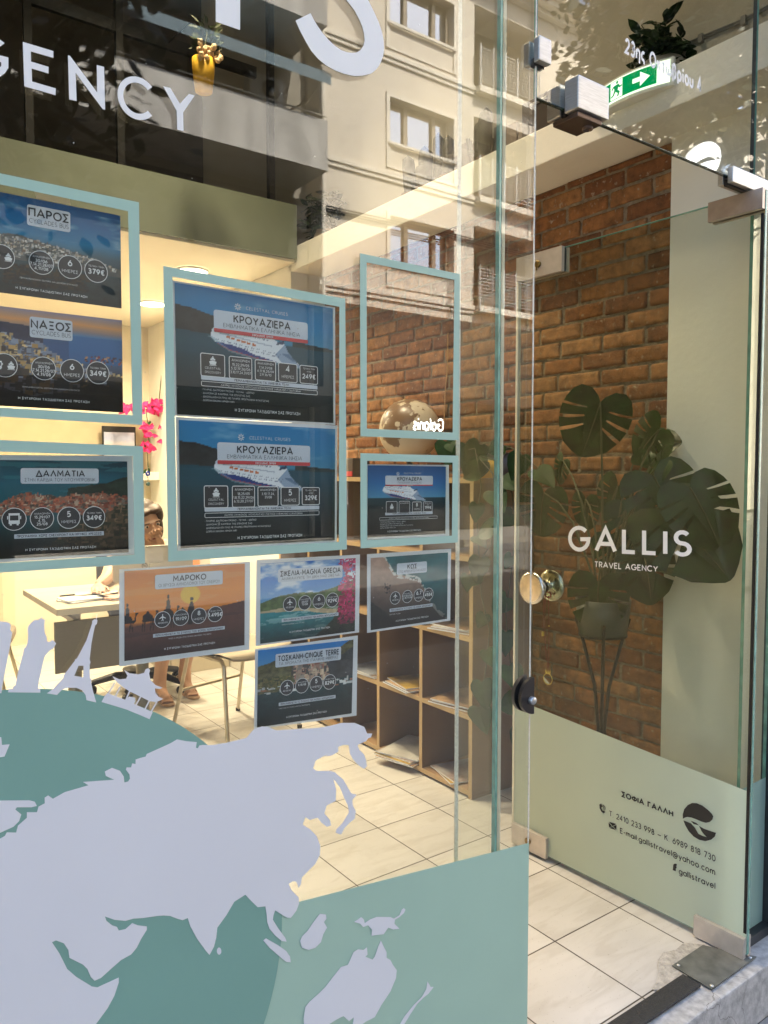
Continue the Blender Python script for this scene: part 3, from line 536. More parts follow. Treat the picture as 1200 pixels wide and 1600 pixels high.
# corner patches, knobs
def dpatch(name, u0, u1, z0, z1, lock=False, m=STL):
    b = MB(); dbox(b, u0, u1, z0, z1, .001, .016); dbox(b, u0, u1, z0, z1, -.026, -.011); o = b.build(name, m, door)
    mod = None; b = MB(); dbox(b, u0+.003, u1-.003, z0+.003, z1-.003, -.0105, .0005); b.build('gasket', BLK, o)
    if lock:
        c = DP((u0+u1)/2, (z0+z1)/2, .016); b = MB(); b.lathe(c, [(.012, 0), (.012, .006), (.010, .008), (0, .008)], axis=DN, n=16)
        b.add([c+DN*.009+DU*x+Vector((0,0,z)) for x, z in [(-.0035,-.022),(.0035,-.022),(.0035,0),(-.0035,0)]], [(0,1,2,3)]); b.build('cylinder', mat('aged_brass', (.25, .17, .06), .35, metal=.9, var=.3, scale=90), o)
    return o
BEI = mat('beige_steel', (.60, .54, .48), .42, metal=.55, var=.08, scale=30)
BRZ = mat('brown_steel', (.42, .35, .30), .38, metal=.8, var=.1, scale=30, bump=.05)
u1, z1 = Du(1111, 315); u0, z0 = Du(1187, 312)
dpatch('top_hinge_patch', 0.0, u1, DZ1-.05, DZ1+.004, m=BRZ)
u1, z1 = Du(1088, 1446); dpatch('floor_hinge_patch', .002, u1, .006, .066, m=BEI)
u0, z0 = Du(882, 423); dpatch('top_lock_patch', u0, DL-.002, Du(882,424)[1], DZ1+.003, True, BEI)
u0, z0 = Du(857, 1343); dpatch('floor_lock_patch', u0, DL-.002, .012, .085, True, BEI)
kc = onD(845, 917); kb = thing('door_knob', (0, 0, 0), None, None)
kb.location = kc - org(door); kb.parent = door
CHR = mat('polished_knob_steel', (.62, .58, .5), .2, metal=1, var=.08, scale=30)
prof = [(.0, .056), (.047, .056), (.0525, .054), (.0565, .050), (.0575, .045), (.054, .040), (.040, .036), (.020, .032), (.014, .024), (.013, .004), (.024, .004), (.024, .0)]
b = MB(); b.lathe(kc, prof, axis=DN, n=36); b.build('street_knob', CHR, kb)
b = MB(); b.lathe(kc - DN*.0105, prof, axis=-DN, n=36); b.build('inside_knob', CHR, kb)
b = MB(); b.lathe(kc, [(.0, .0568), (.045, .0566), (.0465, .0558)], axis=DN, n=30); b.build('knob_face', mat('brass_knob_face', (.74, .63, .48), .28, metal=1, var=.12, scale=40), kb)

# lucky charm hanging from the inside knob
hang = kc - DN*.03 - Vector((0, 0, .03))
r = thing('red_charm', tuple(hang), 'red cord charm with gold pomegranate pendant hanging from the door knob', 'charm')
CORD = mat('red_cord', (.22, .01, .012), .7, var=.2); GOLD = mat('gold_charm', (.85, .6, .15), .3, metal=.9, var=.1)
b = MB()
def dn(u, z, d=0): return hang + DU*u + Vector((0, 0, z)) + DN*d
b.tube([dn(-.008+.014*math.cos(t), .010*math.sin(t)) for t in [k*.7 for k in range(10)]], .0022, 5)
b.tube([dn(.004, -.005), dn(.006, -.08), dn(.004, -.15), dn(.0, -.20), dn(-.011, -.262)], .0012, 5)
b.tube([dn(-.010, -.004), dn(-.013, -.09), dn(-.014, -.16), dn(-.0135, -.25), dn(-.011, -.262)], .0012, 5)
b.tube([dn(.010, -.004), dn(.0125, -.07), dn(.013, -.135)], .0011, 5)
b.build('cord', CORD, r)
b = MB(); b.lathe(dn(.013, -.15), [(.0, 0), (.005, 0), (.005, .016), (.0, .016)], n=10, smooth=False); b.build('gold_bead', GOLD, r); b = MB(); b.box(*sum([[dn(-.014,-.11)[k]-.002, dn(-.014,-.11)[k]+.002] for k in range(3)], [])); b.build('gold_ring', GOLD, r)
pc = dn(-.011, -.30)
b = MB(); b.tube([pc + DU*.0195*math.cos(t) + Vector((0,0,.0195*math.sin(t))) for t in [k*math.pi/12 for k in range(25)]], .0013, 6)
for k in (-1, -.4, .4, 1): b.poly([pc+DU*(k*.007-.003)+Vector((0,0,.019)), pc+DU*(k*.007+.003)+Vector((0,0,.019)), pc+DU*k*.013+Vector((0,0,.033))], DN, .001)
b.build('pendant_ring', GOLD, r)
b = MB(); b.poly([pc + DU*.0165*math.cos(rad(a)) + Vector((0,0,.0165*math.sin(rad(a)))) for a in range(-120, 20, 10)], DN, .001); b.build('pearl_inlay', mat('pearl', (.75, .7, .62), .2, var=.1), r)
# ------------------------------------------------------------------ vinyl on the shop window (street side)
TEAL = mat('teal_frame_vinyl', (.35, .53, .455), .42, var=.03, scale=6, bump=.05, bscale=25)
OCEAN = mat('ocean_vinyl', (.21, .385, .325), .42, var=.04, scale=3, bump=.05, bscale=14)
SAGE = mat('sage_vinyl', (.385, .555, .45), .42, var=.035, scale=3, bump=.05, bscale=14)
WMAP = mat('white_map_vinyl', (.74, .74, .77), .42, var=.02, scale=3, bump=.05, bscale=14)
NY = Vector((0, -1, 0))
def gl(px, py, d=.001): return onY(px, py, GY - d)
def sc(pts, s, ox, oy): return [(ox + x/s, oy + y/s) for x, y in pts]
def decal(name, polys, m, label, cat, d=.001, group=None, holes=None, parent=None, th=.0003):
    b = MB()
    for i, p in enumerate(polys):
        hs = [[gl(*q, d) for q in h] for h in (holes or {}).get(i, [])]
        b.poly([gl(*q, d) for q in p], NY, th, hs)
    o = b.build(name, m, parent)
    return tag(o, label, cat, group) if not parent else o
def frame(outer, inner, label):
    decal('frame_decal', [outer], TEAL, label, 'window decal', .0012, 'teal poster frames on the window', {0: [inner]})
frame([(-190,231),(217,316.3),(222.7,664),(-190,640)], [(-172,252),(200,330),(207,648.6),(-172,627)], 'teal vinyl frame around the two island bus posters, upper left')
frame([(-190,679),(223.2,697.3),(226.4,880.4),(-190,907)], [(-172,700),(207.6,712.5),(210,866.8),(-172,890)], 'teal vinyl frame around the red-roofed walled town poster, lower left')
frame([(255,415.7),(539.3,466.7),(541.9,858.3),(262.9,877.7)], [(269.4,432.4),(530.3,479.4),(529.5,846.7),(277,861)], 'tall teal vinyl frame around the pair of cruise ship posters')
frame([(562.3,395.7),(718.3,428.3),(716.4,688),(563.3,681.6)], [(572.7,410),(710,437.3),(707.2,676),(573,669.7)], 'empty teal vinyl frame with the brick wall and globe showing through')
frame([(563,708),(716,712),(715.1,847.5),(563.3,856.7)], [(573.5,720),(707.2,722.8),(706,837),(573.5,843.8)], 'small teal vinyl frame around the single small cruise poster')
# sage band along the bottom of the window
p0, p1 = gl(465, 1410), gl(824, 1318); slp = (p1.z-p0.z)/(p1.x-p0.x)
b = MB(); y = GY-.0008
b.poly([(1.2265,y,.0),(1.2265,y,p1.z),(-1.5,y,p0.z+slp*(-1.5-p0.x)),(-1.5,y,.0)], NY, .0003)
tag(b.build('window_film', SAGE), 'pale sage vinyl band with a sloping top across the window bottom', 'window film')
# world map
r = thing('world_map_decal', (.152, GY, .15), 'large window decal of a teal globe with white continents', 'window decal')
c0 = Vector((.152, GY-.0016, .61)); b = MB()
b.poly([c0 + Vector((math.cos(rad(a))*.4645, 0, math.sin(rad(a))*.4645)) for a in range(0, 360, 3)], NY, .0003); b.build('ocean_disc', OCEAN, r)
kA = 2.857
coast = sc([(0,458),(22,446),(30,430),(72,431),(80,400),(120,365),(120,340),(165,340),(172,315),(200,300),(199,275),(215,265),(236,280),(290,250),(395,220),(370,205),(510,195),(472,178),(468,158),(500,142),(535,155),(552,180),(555,207),(572,203),(580,190),(578,172),(562,150),(565,140),(585,140),(590,122),(605,125),(605,105),(625,98),(650,92),(655,80),(700,60),(740,42),(765,30),(790,15),(830,23),(878,27),(874,52),(883,55),(890,42),(905,40),(950,40),(1010,30),(1060,18),(1100,8)], kA, 0, 1150)
coast += sc([(25,1052),(70,1036),(100,1038),(150,1058)], 3.636, 390, 850)
coast += sc([(0,790),(60,778),(110,765),(180,765),(230,785),(245,820),(272,820),(265,840),(250,845),(240,860),(215,870),(195,880),(205,905),(230,930),(240,960),(243,990),(230,1005),(200,985),(175,960),(155,925),(152,900),(148,880),(120,880),(95,890),(95,915),(60,935),(20,940)], 3.333, 500, 900)
coast += sc([(330,78),(310,85),(265,110),(255,145),(270,155),(325,155),(350,160),(390,195),(410,230),(425,255),(450,262),(430,285),(432,310),(445,335),(440,370),(420,385),(395,410),(380,440),(355,432),(360,415),(385,390),(400,365),(415,340),(410,310),(395,280),(375,230),(345,190),(358,240),(355,290),(315,310),(305,345),(330,375),(335,400),(315,405),(290,385),(275,365),(240,375),(220,362),(208,395),(240,415),(270,445),(287,490),(285,530),(265,570),(235,600),(205,630),(200,660),(190,678),(180,650),(165,648),(145,660),(160,690),(190,720),(192,748),(180,780),(155,812),(140,811),(120,800),(85,778),(78,800),(75,820),(100,860),(130,900),(137,918),(115,915),(85,890),(60,860),(50,830),(48,800),(42,760)], kA, 400, 1150)
coast += sc([(1150,764),(1120,735),(1095,708),(1045,740),(1010,800),(970,855),(965,900),(955,940),(935,977),(920,960),(880,905),(850,850),(838,812),(815,822),(790,815),(760,803),(730,801),(700,803),(640,812),(595,815),(560,825),(510,820),(468,805),(475,825),(500,845),(522,852),(530,868),(560,862),(590,835),(615,845),(655,850),(655,865),(630,905),(610,945),(585,975),(540,1000),(500,1035),(450,1080),(422,1092),(405,1075),(390,1040),(370,1020),(310,990),(305,955),(285,925),(250,912),(232,920),(265,970),(300,1040),(340,1075),(410,1118),(435,1122),(460,1110),(530,1078),(530,1100),(510,1160),(480,1215),(425,1290),(400,1400),(300,1560),(120,1620),(-60,1500),(-160,1250),(-420,1150),(-520,900),(-420,640),(-180,520)], kA, 0, 1150)
isl = [sc([(-60,292),(0,288),(130,287),(155,293),(165,312),(140,318),(75,318),(68,328),(95,350),(85,380),(60,405),(0,432),(-60,440)], kA, 0, 1150),
 [(-10,1150),(2,1152),(3,1164),(15,1163),(7,1182),(-10,1185)],
 sc([(978+10*math.cos(rad(a)), 960+16*math.sin(rad(a))) for a in range(0,360,24)], kA, 0, 1150),
 sc([(32,912),(45,903),(100,935),(135,960),(152,985),(155,1010),(135,1008),(100,980),(60,945)], kA, 400, 1150),
 sc([(285,793),(312,797),(315,815),(303,830),(317,855),(300,885),(290,920),(265,945),(235,955),(205,945),(197,915),(205,895),(230,870),(250,840),(272,810)], kA, 400, 1150),
 sc([(438,830),(470,808),(482,820),(485,835),(510,818),(540,807),(600,808),(615,815),(640,800),(650,775),(660,768),(667,775),(660,790),(640,808),(620,820),(618,838),(640,860),(612,864),(590,855),(570,885),(540,888),(515,892),(518,865),(500,845),(478,853),(466,838)], kA, 400, 1150),
 sc([(557,912),(570,940),(583,965),(583,990),(600,1000),(610,1020),(628,1045),(625,1080),(600,1140),(560,1200),(530,1255),(490,1275),(470,1290),(430,1296),(437,1255),(415,1272),(390,1250),(360,1265),(320,1290),(300,1310),(215,1312),(213,1260),(220,1210),(240,1185),(280,1150),(310,1120),(340,1080),(380,1030),(410,1022),(420,1000),(435,965),(455,952),(480,955),(495,943),(498,975),(488,985),(520,998),(530,985),(545,940)], kA, 400, 1150),
 sc([(765,1095),(780,1120),(793,1120),(770,1150),(745,1170),(720,1195),(690,1240),(660,1290),(635,1300),(660,1255),(700,1205),(740,1165),(760,1130)], kA, 400, 1150)]
decal('land', [coast] + isl, WMAP, None, None, .0024, parent=r)
s4 = 4.444
LG = 'white landmark silhouettes standing on the globe'
decal('landmark_decal', [sc([(0,138),(40,140),(65,148),(75,165),(72,200),(85,215),(60,360),(25,540),(15,590),(10,636),(-60,640),(-60,145)], s4, 0, 940)], WMAP, 'white leaning round tower silhouette cut by the left picture edge', 'window decal', .002, LG)
decal('landmark_decal', [sc([(60,605),(90,605),(92,585),(105,585),(130,470),(160,360),(167,325),(178,318),(190,290),(195,240),(190,185),(205,158),(228,138),(240,126),(270,128),(272,112),(278,124),(292,100),(293,122),(312,124),(308,160),(310,215),(325,245),(325,275),(345,280),(365,265),(390,290),(370,325),(345,340),(310,380),(300,420),(285,490),(270,550),(265,600),(280,610),(280,632),(55,630)], s4, 0, 940)], WMAP, 'white crowned statue silhouette with a tablet on the globe', 'window decal', .002, LG)
decal('landmark_decal', [sc([(325,637),(365,610),(440,530),(440,515),(520,410),(520,398),(530,400),(545,375),(600,270),(640,150),(640,135),(655,122),(665,125),(672,88),(677,90),(670,126),(676,130),(672,155),(660,165),(650,210),(635,290),(622,400),(628,420),(622,440),(625,530),(635,540),(632,560),(645,620),(668,700),(600,684),(595,650),(570,615),(530,598),(470,598),(430,612),(395,648)], s4, 0, 940)], WMAP, 'white lattice tower silhouette with arched base on the globe', 'window decal', .002, LG, {0: [sc([(545,445),(580,445),(577,525),(515,515)], s4, 0, 940)]})
th = [sc([(862,474),(900,498),(960,505),(1000,495),(1010,470),(1030,462),(1042,475),(1035,500),(1045,545),(1080,580),(1130,598),(1110,606),(1075,602),(1080,635),(1100,660),(1135,676),(1085,697),(1040,692),(980,662),(900,624),(845,587),(805,552),(780,518),(830,540),(875,535),(885,515)], s4, 0, 940),
      sc([(705,697),(727,655),(745,635),(800,655),(870,682),(895,660),(935,665),(940,690),(930,710),(1060,768),(1038,816),(960,783),(880,750),(790,722)], s4, 0, 940)]
for xa, ya, xb, yb in [(798,560,752,640),(835,590,803,655),(900,622,873,684),(976,660,942,722),(1036,690,1006,748),(1088,696,1050,764)]:
    dx, dy = xb-xa, yb-ya; Ln = math.hypot(dx, dy); nx, ny = -dy/Ln*4.5, dx/Ln*4.5
    th.append(sc([(xa+nx,ya+ny),(xa-nx,ya-ny),(xb-nx,yb-ny),(xb+nx,yb+ny)], s4, 0, 940))
b = MB()
for i, p in enumerate(th): b.poly([gl(*q, .002 + .00004*i) for q in p], NY, .0003)
tag(b.build('landmark_decal', WMAP), 'white pagoda pavilion silhouette with curved roofs on the globe', 'window decal', LG)
# big shop name
r = thing('shop_lettering', (.3, GY, 2.1), 'large white agency name lettering across the top of the window', 'lettering')
def letter(polys): 
    b = MB()
    for p in polys: b.poly([gl(*q, .001) for q in p], NY, .0004)
    b.build('letter', WHT, r)
letter([[(7,67.5),(-5,58),(-20,54),(-35,60),(-45,76),(-47,95),(-38,115),(-20,124),(0,120),(8,114),(13,106),(13,90),(0,86.7),(-17,82),(-17,92),(2,97.5),(2,103),(-5,110),(-18,112),(-30,104),(-36,90),(-34,76),(-24,66),(-10,66),(0,73)]])
letter([sc([(213,393),(500,480),(500,543),(288,482),(290,578),(455,628),(455,690),(296,642),(300,765),(522,830),(520,893),(228,810)], 6, 0, 0)])
letter([sc([(637,520),(655,524),(910,868),(907,610),(975,628),(985,1030),(962,1023),(708,682),(718,948),(648,932)], 6, 0, 0)])
def arcpts(cx, cy, rx, ry, a0, a1, n, sh=0): return [(cx+rx*math.cos(rad(a0+(a1-a0)*i/n)), cy-ry*math.sin(rad(a0+(a1-a0)*i/n)) + sh*rx*math.cos(rad(a0+(a1-a0)*i/n))) for i in range(n+1)]
oc = arcpts(214.5, 153.5, 31, 33.5, 42, 318, 26, .22); ic = arcpts(214.5, 153.5, 22, 24, 318, 42, 26, .22)
letter([oc + ic])
letter([sc([(765,405),(798,412),(843,487),(885,440),(913,448),(858,528),(860,615),(830,608),(828,520)], 3, 0, 0)])
letter([[(337,-60),(375,-50),(375,47),(337,34)]])
letter([sc([(185,97),(205,143),(230,190),(258,238),(290,275),(328,306),(370,330),(415,347),(460,357),(500,355),(540,345),(565,325),(582,298),(595,265),(600,230),(598,190),(590,150),(575,105),(555,60),(525,0),(480,-60),(440,-110),(340,-110),(390,-40),(435,15),(462,50),(484,92),(498,125),(506,158),(509,190),(503,215),(490,235),(472,246),(450,248),(425,245),(400,236),(370,216),(340,188),(312,156),(288,122),(270,92),(255,62)], 3, 400, 0)])
b = MB(); q = [gl(800+x/3, y/3) for x, y in [(532,183),(882,370),(884,432),(530,245)]]
text_in(b, '23ης Οκτωβρίου 4', Quad(*q, NY), .24, .001, .2)
tag(b.build('address_lettering', WHT), 'small white street address lettering on the pane over the door', 'lettering')

# ------------------------------------------------------------------ printed pictures, painted point by point on a fine mesh
PW, PH = 176, 124
class Cv:
    def __init__(s, seed=0):
        s.rng = np.random.default_rng(seed); s.u, s.v = np.meshgrid(np.linspace(0, 1, PW), np.linspace(0, 1, PH)); s.c = np.zeros((PH, PW, 3))
    def ns(s, fx, fy, oct=4):
        out = np.zeros((PH, PW)); amp = 1; tot = 0
        for k in range(oct):
            g = s.rng.random((int(fy*2**k)+3, int(fx*2**k)+3)); x = s.u*fx*2**k; y = s.v*fy*2**k; xi = x.astype(int); yi = y.astype(int); a = x-xi; b = y-yi
            a = a*a*(3-2*a); b = b*b*(3-2*b)
            out += amp*((g[yi,xi]*(1-a)+g[yi,xi+1]*a)*(1-b)+(g[yi+1,xi]*(1-a)+g[yi+1,xi+1]*a)*b); tot += amp; amp *= .5
        return out/tot
    def ramp(s, stops, wob=0):
        t = s.v + (s.ns(3, 5) - .5) * wob; vs = [q[0] for q in stops]
        for k in range(3): s.c[..., k] = np.interp(t, vs, [q[1][k]/255 for q in stops])
    def mix(s, mask, col, a=1.0):
        m = (np.clip(mask, 0, 1)*a)[..., None]; s.c = s.c*(1-m) + np.array(col)/255*m
    def edge(s, pts, wob=0, f=8):                                    # height of an outline over u
        xs, ys = zip(*pts); return np.interp(s.u, xs, ys) + (s.ns(f, 1.01)-.5)*wob
    def below(s, pts, col, wob=0, tex=0, f=8, a=1.0):
        m = (s.v < s.edge(pts, wob, f)).astype(float); t = 1 + (s.ns(26, 26)-.5)*tex; m0 = m[..., None]*a; s.c = s.c*(1-m0) + np.clip(np.array(col)/255*t[..., None], 0, 1)*m0; return m > 0
    def clouds(s, v0, v1, th=.5, a=.8, f=(4, 9)): n = s.ns(*f); s.mix(np.clip((n-th)*6, 0, 1)*(s.v > v0)*(s.v < v1), (235, 238, 242), a)
    def town(s, mask, cols, n=400, sz=(.012, .014)):
        ii = np.argwhere(mask)
        if not len(ii): return
        for k in range(n):
            y, x = ii[s.rng.integers(len(ii))]; wd = 1+int(s.rng.random()*sz[0]*PW*1.6); hh = 1+int(s.rng.random()*sz[1]*PH*1.6); c = np.array(cols[s.rng.integers(len(cols))])/255*s.rng.uniform(.75, 1.1)
            s.c[y:y+hh, x:x+wd] = np.clip(c, 0, 1)
    def poly(s, pts, col, a=1.0):
        m = np.zeros((PH, PW), bool); k = len(pts)
        for i in range(k):
            (x0, y0), (x1, y1) = pts[i], pts[(i+1) % k]
            if y0 == y1: continue
            cnd = (s.v >= min(y0, y1)) & (s.v < max(y0, y1)); m ^= cnd & (s.u < x0 + (s.v-y0)*(x1-x0)/(y1-y0))
        s.mix(m, col, a)
    def ell(s, cx, cy_, rx, ry, col, a=1.0): s.mix(((s.u-cx)/rx)**2 + ((s.v-cy_)/ry)**2 < 1, col, a)
    def grade(s, v0, v1, k): f = np.interp(s.v, [v0, v1], [k, 1]); s.c *= f[..., None]
    def lin(s): c = np.clip(s.c, 0, 1); return np.where(c <= .04045, c/12.92, ((c+.055)/1.055)**2.4)
def ship(cv, x0, x1, yb, h):
    L = x1-x0; f = lambda x, y: (x0+x*L, yb+y*h); W = (236,240,246)
    cv.poly([f(0,.62),f(.04,.48),f(.19,.29),f(.47,.155),f(1,.0),f(.965,.1),f(.93,.16),f(.86,.33),f(.825,.45),f(.79,.70),f(.72,.66),f(.66,.76),f(.62,.86),f(.56,.88),f(.5,.80),f(.40,.84),f(.25,.97),f(.07,.99),f(.05,.86),f(.02,.8)], W)
    cv.poly([f(.69,.3),f(.80,.62),f(.83,.44),f(.9,.22),f(1,.0),f(.78,.05)], (150,170,196)); cv.poly([f(.72,.655),f(.795,.71),f(.80,.62),f(.70,.57)], (44,66,96)); cv.poly([f(.76,.34),f(.9,.16),f(.93,.18),f(.84,.36)], (96,122,152))
    cv.poly([f(.56,.88),f(.57,.98),f(.63,.97),f(.64,.83)], (60,84,122)); cv.poly([f(.44,.83),f(.45,.9),f(.52,.88),f(.5,.8)], (214,220,228))
    for y0_, y1_, x_ in ((.90,.76,.46),(.80,.66,.6),(.52,.30,.74),(.45,.24,.72)):
        for k in range(34):
            t = k/33; xx = .05+(x_-.05)*t; yy = y0_+(y1_-y0_)*t
            if k % 3 != 2: cv.poly([f(xx,yy),f(xx+.012,yy-.008),f(xx+.012,yy+.022),f(xx,yy+.03)], (92,106,132))
    cv.poly([f(.08,.70),f(.66,.50),f(.66,.53),f(.08,.735)], (168,180,196))
    for k in range(6): cv.poly([f(.16+.055*k,.60-.024*k),f(.2+.055*k,.585-.024*k),f(.2+.055*k,.645-.024*k),f(.16+.055*k,.66-.024*k)], (206,112,52))
    cv.poly([f(.03,.48),f(.19,.29),f(.47,.155),f(.72,.085),f(.60,.17),f(.46,.24),f(.36,.34),f(.24,.42),f(.12,.46)], (34,58,128)); cv.poly([f(.05,.455),f(.19,.275),f(.47,.14),f(.7,.075),f(.7,.095),f(.47,.165),f(.2,.30)], (170,44,50))
    cv.poly([f(-.04,.58),f(.0,.56),f(.2,.24),f(.5,.09),f(1.06,-.06),f(1.0,-.0),f(.5,.14),f(.2,.29),f(.02,.6)], (150,180,192), .55)
PM = attrmat('printed_paper', .32); PAPER = mat('white_paper', (.74, .76, .80), .55, var=.02, scale=3)
CARD = mat('pale_label_print', (.60, .65, .73), .5, var=.03, scale=3); INKD = mat('dark_print_ink', (.015, .02, .03), .5, var=.1)
WINK = mat('white_print_ink', (.78, .80, .82), .5, var=.04); DISC = mat('charcoal_print_disc', (.035, .035, .04), .45, var=.2); REDB = mat('red_print_band', (.55, .05, .06), .5, var=.05)
PY = GY + .0155                                                     # posters hang just inside the glass
TAG_ = 'Η ΣΥΓΧΡΟΝΗ ΤΑΞΙΔΙΩΤΙΚΗ ΣΑΣ ΠΡΟΤΑΣΗ'
def inq(pts, d=0): return [onY(x, y, PY - d) for x, y in pts]
def rrect(mb, q, u0, u1, v0, v1, d, r=.02):
    asp = q.w()/q.h(); P = []
    for cu, cv_, a0 in ((u1-r, v1-r*asp, 0), (u0+r, v1-r*asp, 90), (u0+r, v0+r*asp, 180), (u1-r, v0+r*asp, 270)):
        P += [(cu + r*math.cos(rad(a0+k*22.5)), cv_ + r*asp*math.sin(rad(a0+k*22.5))) for k in range(5)]
    mb.add([q.at(u, v, d) for u, v in P], [list(range(len(P)))]); return P
def circ(q, cu, cv_, ru, n=26): asp = q.w()/q.h(); return [(cu + ru*math.cos(2*math.pi*k/n), cv_ + ru*asp*math.sin(2*math.pi*k/n)) for k in range(n)]
def outline(mb, q, P, wd, d):
    c = (sum(p[0] for p in P)/len(P), sum(p[1] for p in P)/len(P)); asp = q.w()/q.h(); ring = []
    for k, p in enumerate(P):
        a = P[k-1]; b = P[(k+1) % len(P)]; t = Vector((b[0]-a[0], (b[1]-a[1])/asp)).normalized(); n = Vector((-t.y, t.x))
        if n.dot(Vector((c[0]-p[0], (c[1]-p[1])/asp))) < 0: n = -n
        ring.append((p[0]+n.x*wd, p[1]+n.y*wd*asp))
    N = len(P); mb.add([q.at(*p, d) for p in P+ring], [[k, (k+1) % N, N+(k+1) % N, N+k] for k in range(N)])
def bus(mb, q, cu, cv_, s, d):
    k = q.w()/q.h()
    def R(x0, x1, y0, y1): mb.add([q.at(cu+s*x, cv_+s*k*y, d) for x, y in [(x0,y0),(x1,y0),(x1,y1),(x0,y1)]], [(0,1,2,3)])
    R(-.8,.8,.6,.95); R(-.8,-.62,-.4,.6); R(.62,.8,-.4,.6); R(-.8,.8,-.75,-.2); R(-.65,-.35,-.98,-.76); R(.35,.65,-.98,-.76); R(-1.02,-.86,.0,.5); R(.86,1.02,.0,.5)
def boat(mb, q, cu, cv_, s, d):
    k = q.w()/q.h(); P = lambda L: mb.poly([q.at(cu+s*x, cv_+s*k*y, d) for x, y in L])
    P([(-.85,-.1),(0,.2),(.85,-.1),(.6,-.75),(-.6,-.75)]); P([(-.55,.12),(-.55,.5),(-.3,.5),(-.3,.75),(.3,.75),(.3,.5),(.55,.5),(.55,.12),(0,.3)]); P([(-.15,.78),(.15,.78),(.15,1),(-.15,1)]); P([(-.8,-.95),(.8,-.95),(.8,-.84),(-.8,-.84)])
def plane_icon(mb, q, cu, cv_, s, d):
    k = q.w()/q.h(); P = [(0,1),(.13,.8),(.14,.3),(.95,-.2),(.95,-.4),(.14,-.12),(.1,-.62),(.36,-.82),(.36,-.96),(0,-.84)]
    mb.poly([q.at(cu+s*x, cv_+s*k*y, d) for x, y in P + [(-x, y) for x, y in P[-2:0:-1]]])
def poster(pic, paper, cv, label, title, sub, card, discs, bar=None, small=(), foot=(.5, .085, .5), extra=None, tw=.2, curl=0, inksub=True):
    c3 = inq(pic); r = thing('poster', tuple((c3[2]+c3[3])/2), label, 'poster', 'travel posters on the window')
    q = Quad(*c3, NY)
    if paper:
        q2 = Quad(*inq(paper, -.0006), NY); b = MB(); n = 14
        for side in (0, -.0004): b.add([q2.at(i/n, j, side) for j in (0, 1) for i in range(n+1)], [[i, i+1, n+2+i, n+1+i] for i in range(n)], False)
        b.build('paper', PAPER, r)
    else:
        b = MB(); b.add([q.at(0,0,-.0005),q.at(1,0,-.0005),q.at(1,1,-.0005),q.at(0,1,-.0005)], [(0,1,2,3)]); b.build('paper', PAPER, r)
    b = MB(); b.add([q.at(i/(PW-1), j/(PH-1)) for j in range(PH) for i in range(PW)], [[j*PW+i, j*PW+i+1, (j+1)*PW+i+1, (j+1)*PW+i] for j in range(PH-1) for i in range(PW-1)], False)
    col = np.ones((PH*PW, 4), np.float32); col[:, :3] = cv.lin().reshape(-1, 3); b.build('picture', PM, r, attr=col)
    cb = MB(); ink = MB(); wi = MB(); dk = MB()
    u0, u1, v0, v1 = card; rrect(cb, q, u0, u1, v0, v1, .0008, .015); H = v1-v0; cu = (u0+u1)/2
    text_uv(ink, title, q, cu, v0+H*.47, H*.36, 'c', tw, .0012, .2, (u1-u0)*.92)
    text_uv(ink, sub, q, cu, v0+H*.15, H*.2, 'c', .1, .0012, .2, (u1-u0)*.9)
    for kind, du, dv, rr, lines in discs:
        if kind == 'o': P = circ(q, du, dv, rr); dk.add([q.at(*p, .0008) for p in P], [list(range(len(P)))])
        else: P = rrect(dk, q, du-rr, du+rr, dv-rr*1.25, dv+rr*1.25, .0008, .012)
        outline(wi, q, P, .0045, .0010)
        for ln in lines:
            if ln[0] == 'bus': bus(wi, q, du+ln[1]*rr, dv+ln[2]*rr, rr*ln[3], .0012)
            elif ln[0] == 'boat': boat(wi, q, du+ln[1]*rr, dv+ln[2]*rr, rr*ln[3], .0012)
            elif ln[0] == 'plane': plane_icon(wi, q, du+ln[1]*rr, dv+ln[2]*rr*1.3, rr*ln[3], .0012)
            else: text_uv(wi, ln[0], q, du, dv+ln[1]*rr*1.4, ln[2]*rr*1.4, 'c', ln[3], .0012, .2, rr*1.75)
    if bar:
        bb = MB(); bi = MB(); rrect(bb, q, bar[1], bar[2], bar[3], bar[4], .0008, .004); text_uv(bi, bar[0], q, (bar[1]+bar[2])/2, bar[3]+(bar[4]-bar[3])*.25, (bar[4]-bar[3])*.5, 'c', .2, .0012, .2, (bar[2]-bar[1])*.94); bb.build('notice_bar', CARD, r); bi.build('notice_lettering', INKD, r)
    for tx, uu, vv, hh, al in small:
        si = MB(); text_uv(si, tx, q, uu, vv, hh, al, .11, .0012, .2, .62); si.build('small_print', WINK, r)
    fi = MB(); text_uv(fi, TAG_, q, foot[0], foot[1], .021, 'c', .19, .0012, .25, foot[2]); fi.build('slogan', WINK, r)
    if extra: extra(q, cb, ink, wi, dk, r)
    cb.build('title_panel', CARD, r); ink.build('dark_lettering', INKD, r); wi.build('white_lettering', WINK, r); dk.build('icon_badges', DISC, r)
    return r
def xq(cpx, rpx):                                                   # left picture edge from its centre and right edge, on the poster plane
    return onY(cpx, 800, PY).x*2 - onY(rpx, 800, PY).x
def leftpx(cpx, rpx, py):
    X = xq(cpx, rpx); P = Vector((X, PY, 0)) - CAM; return CX + FPX*P.dot(RT)/P.dot(Fh)
BS, DD = .2, 'o'
def D4(us, v, rr, L): return [('o', u, v, rr, l) for u, l in zip(us, L)]
NUM = lambda a, b='ΗΜΕΡΕΣ': [(a, .12, .5, .2), (b, -.52, .26, .11)]
PRC = lambda a: [('ΤΕΛΙΚΗ ΤΙΜΗ', .34, .16, .12), (a, -.28, .42, .24)]
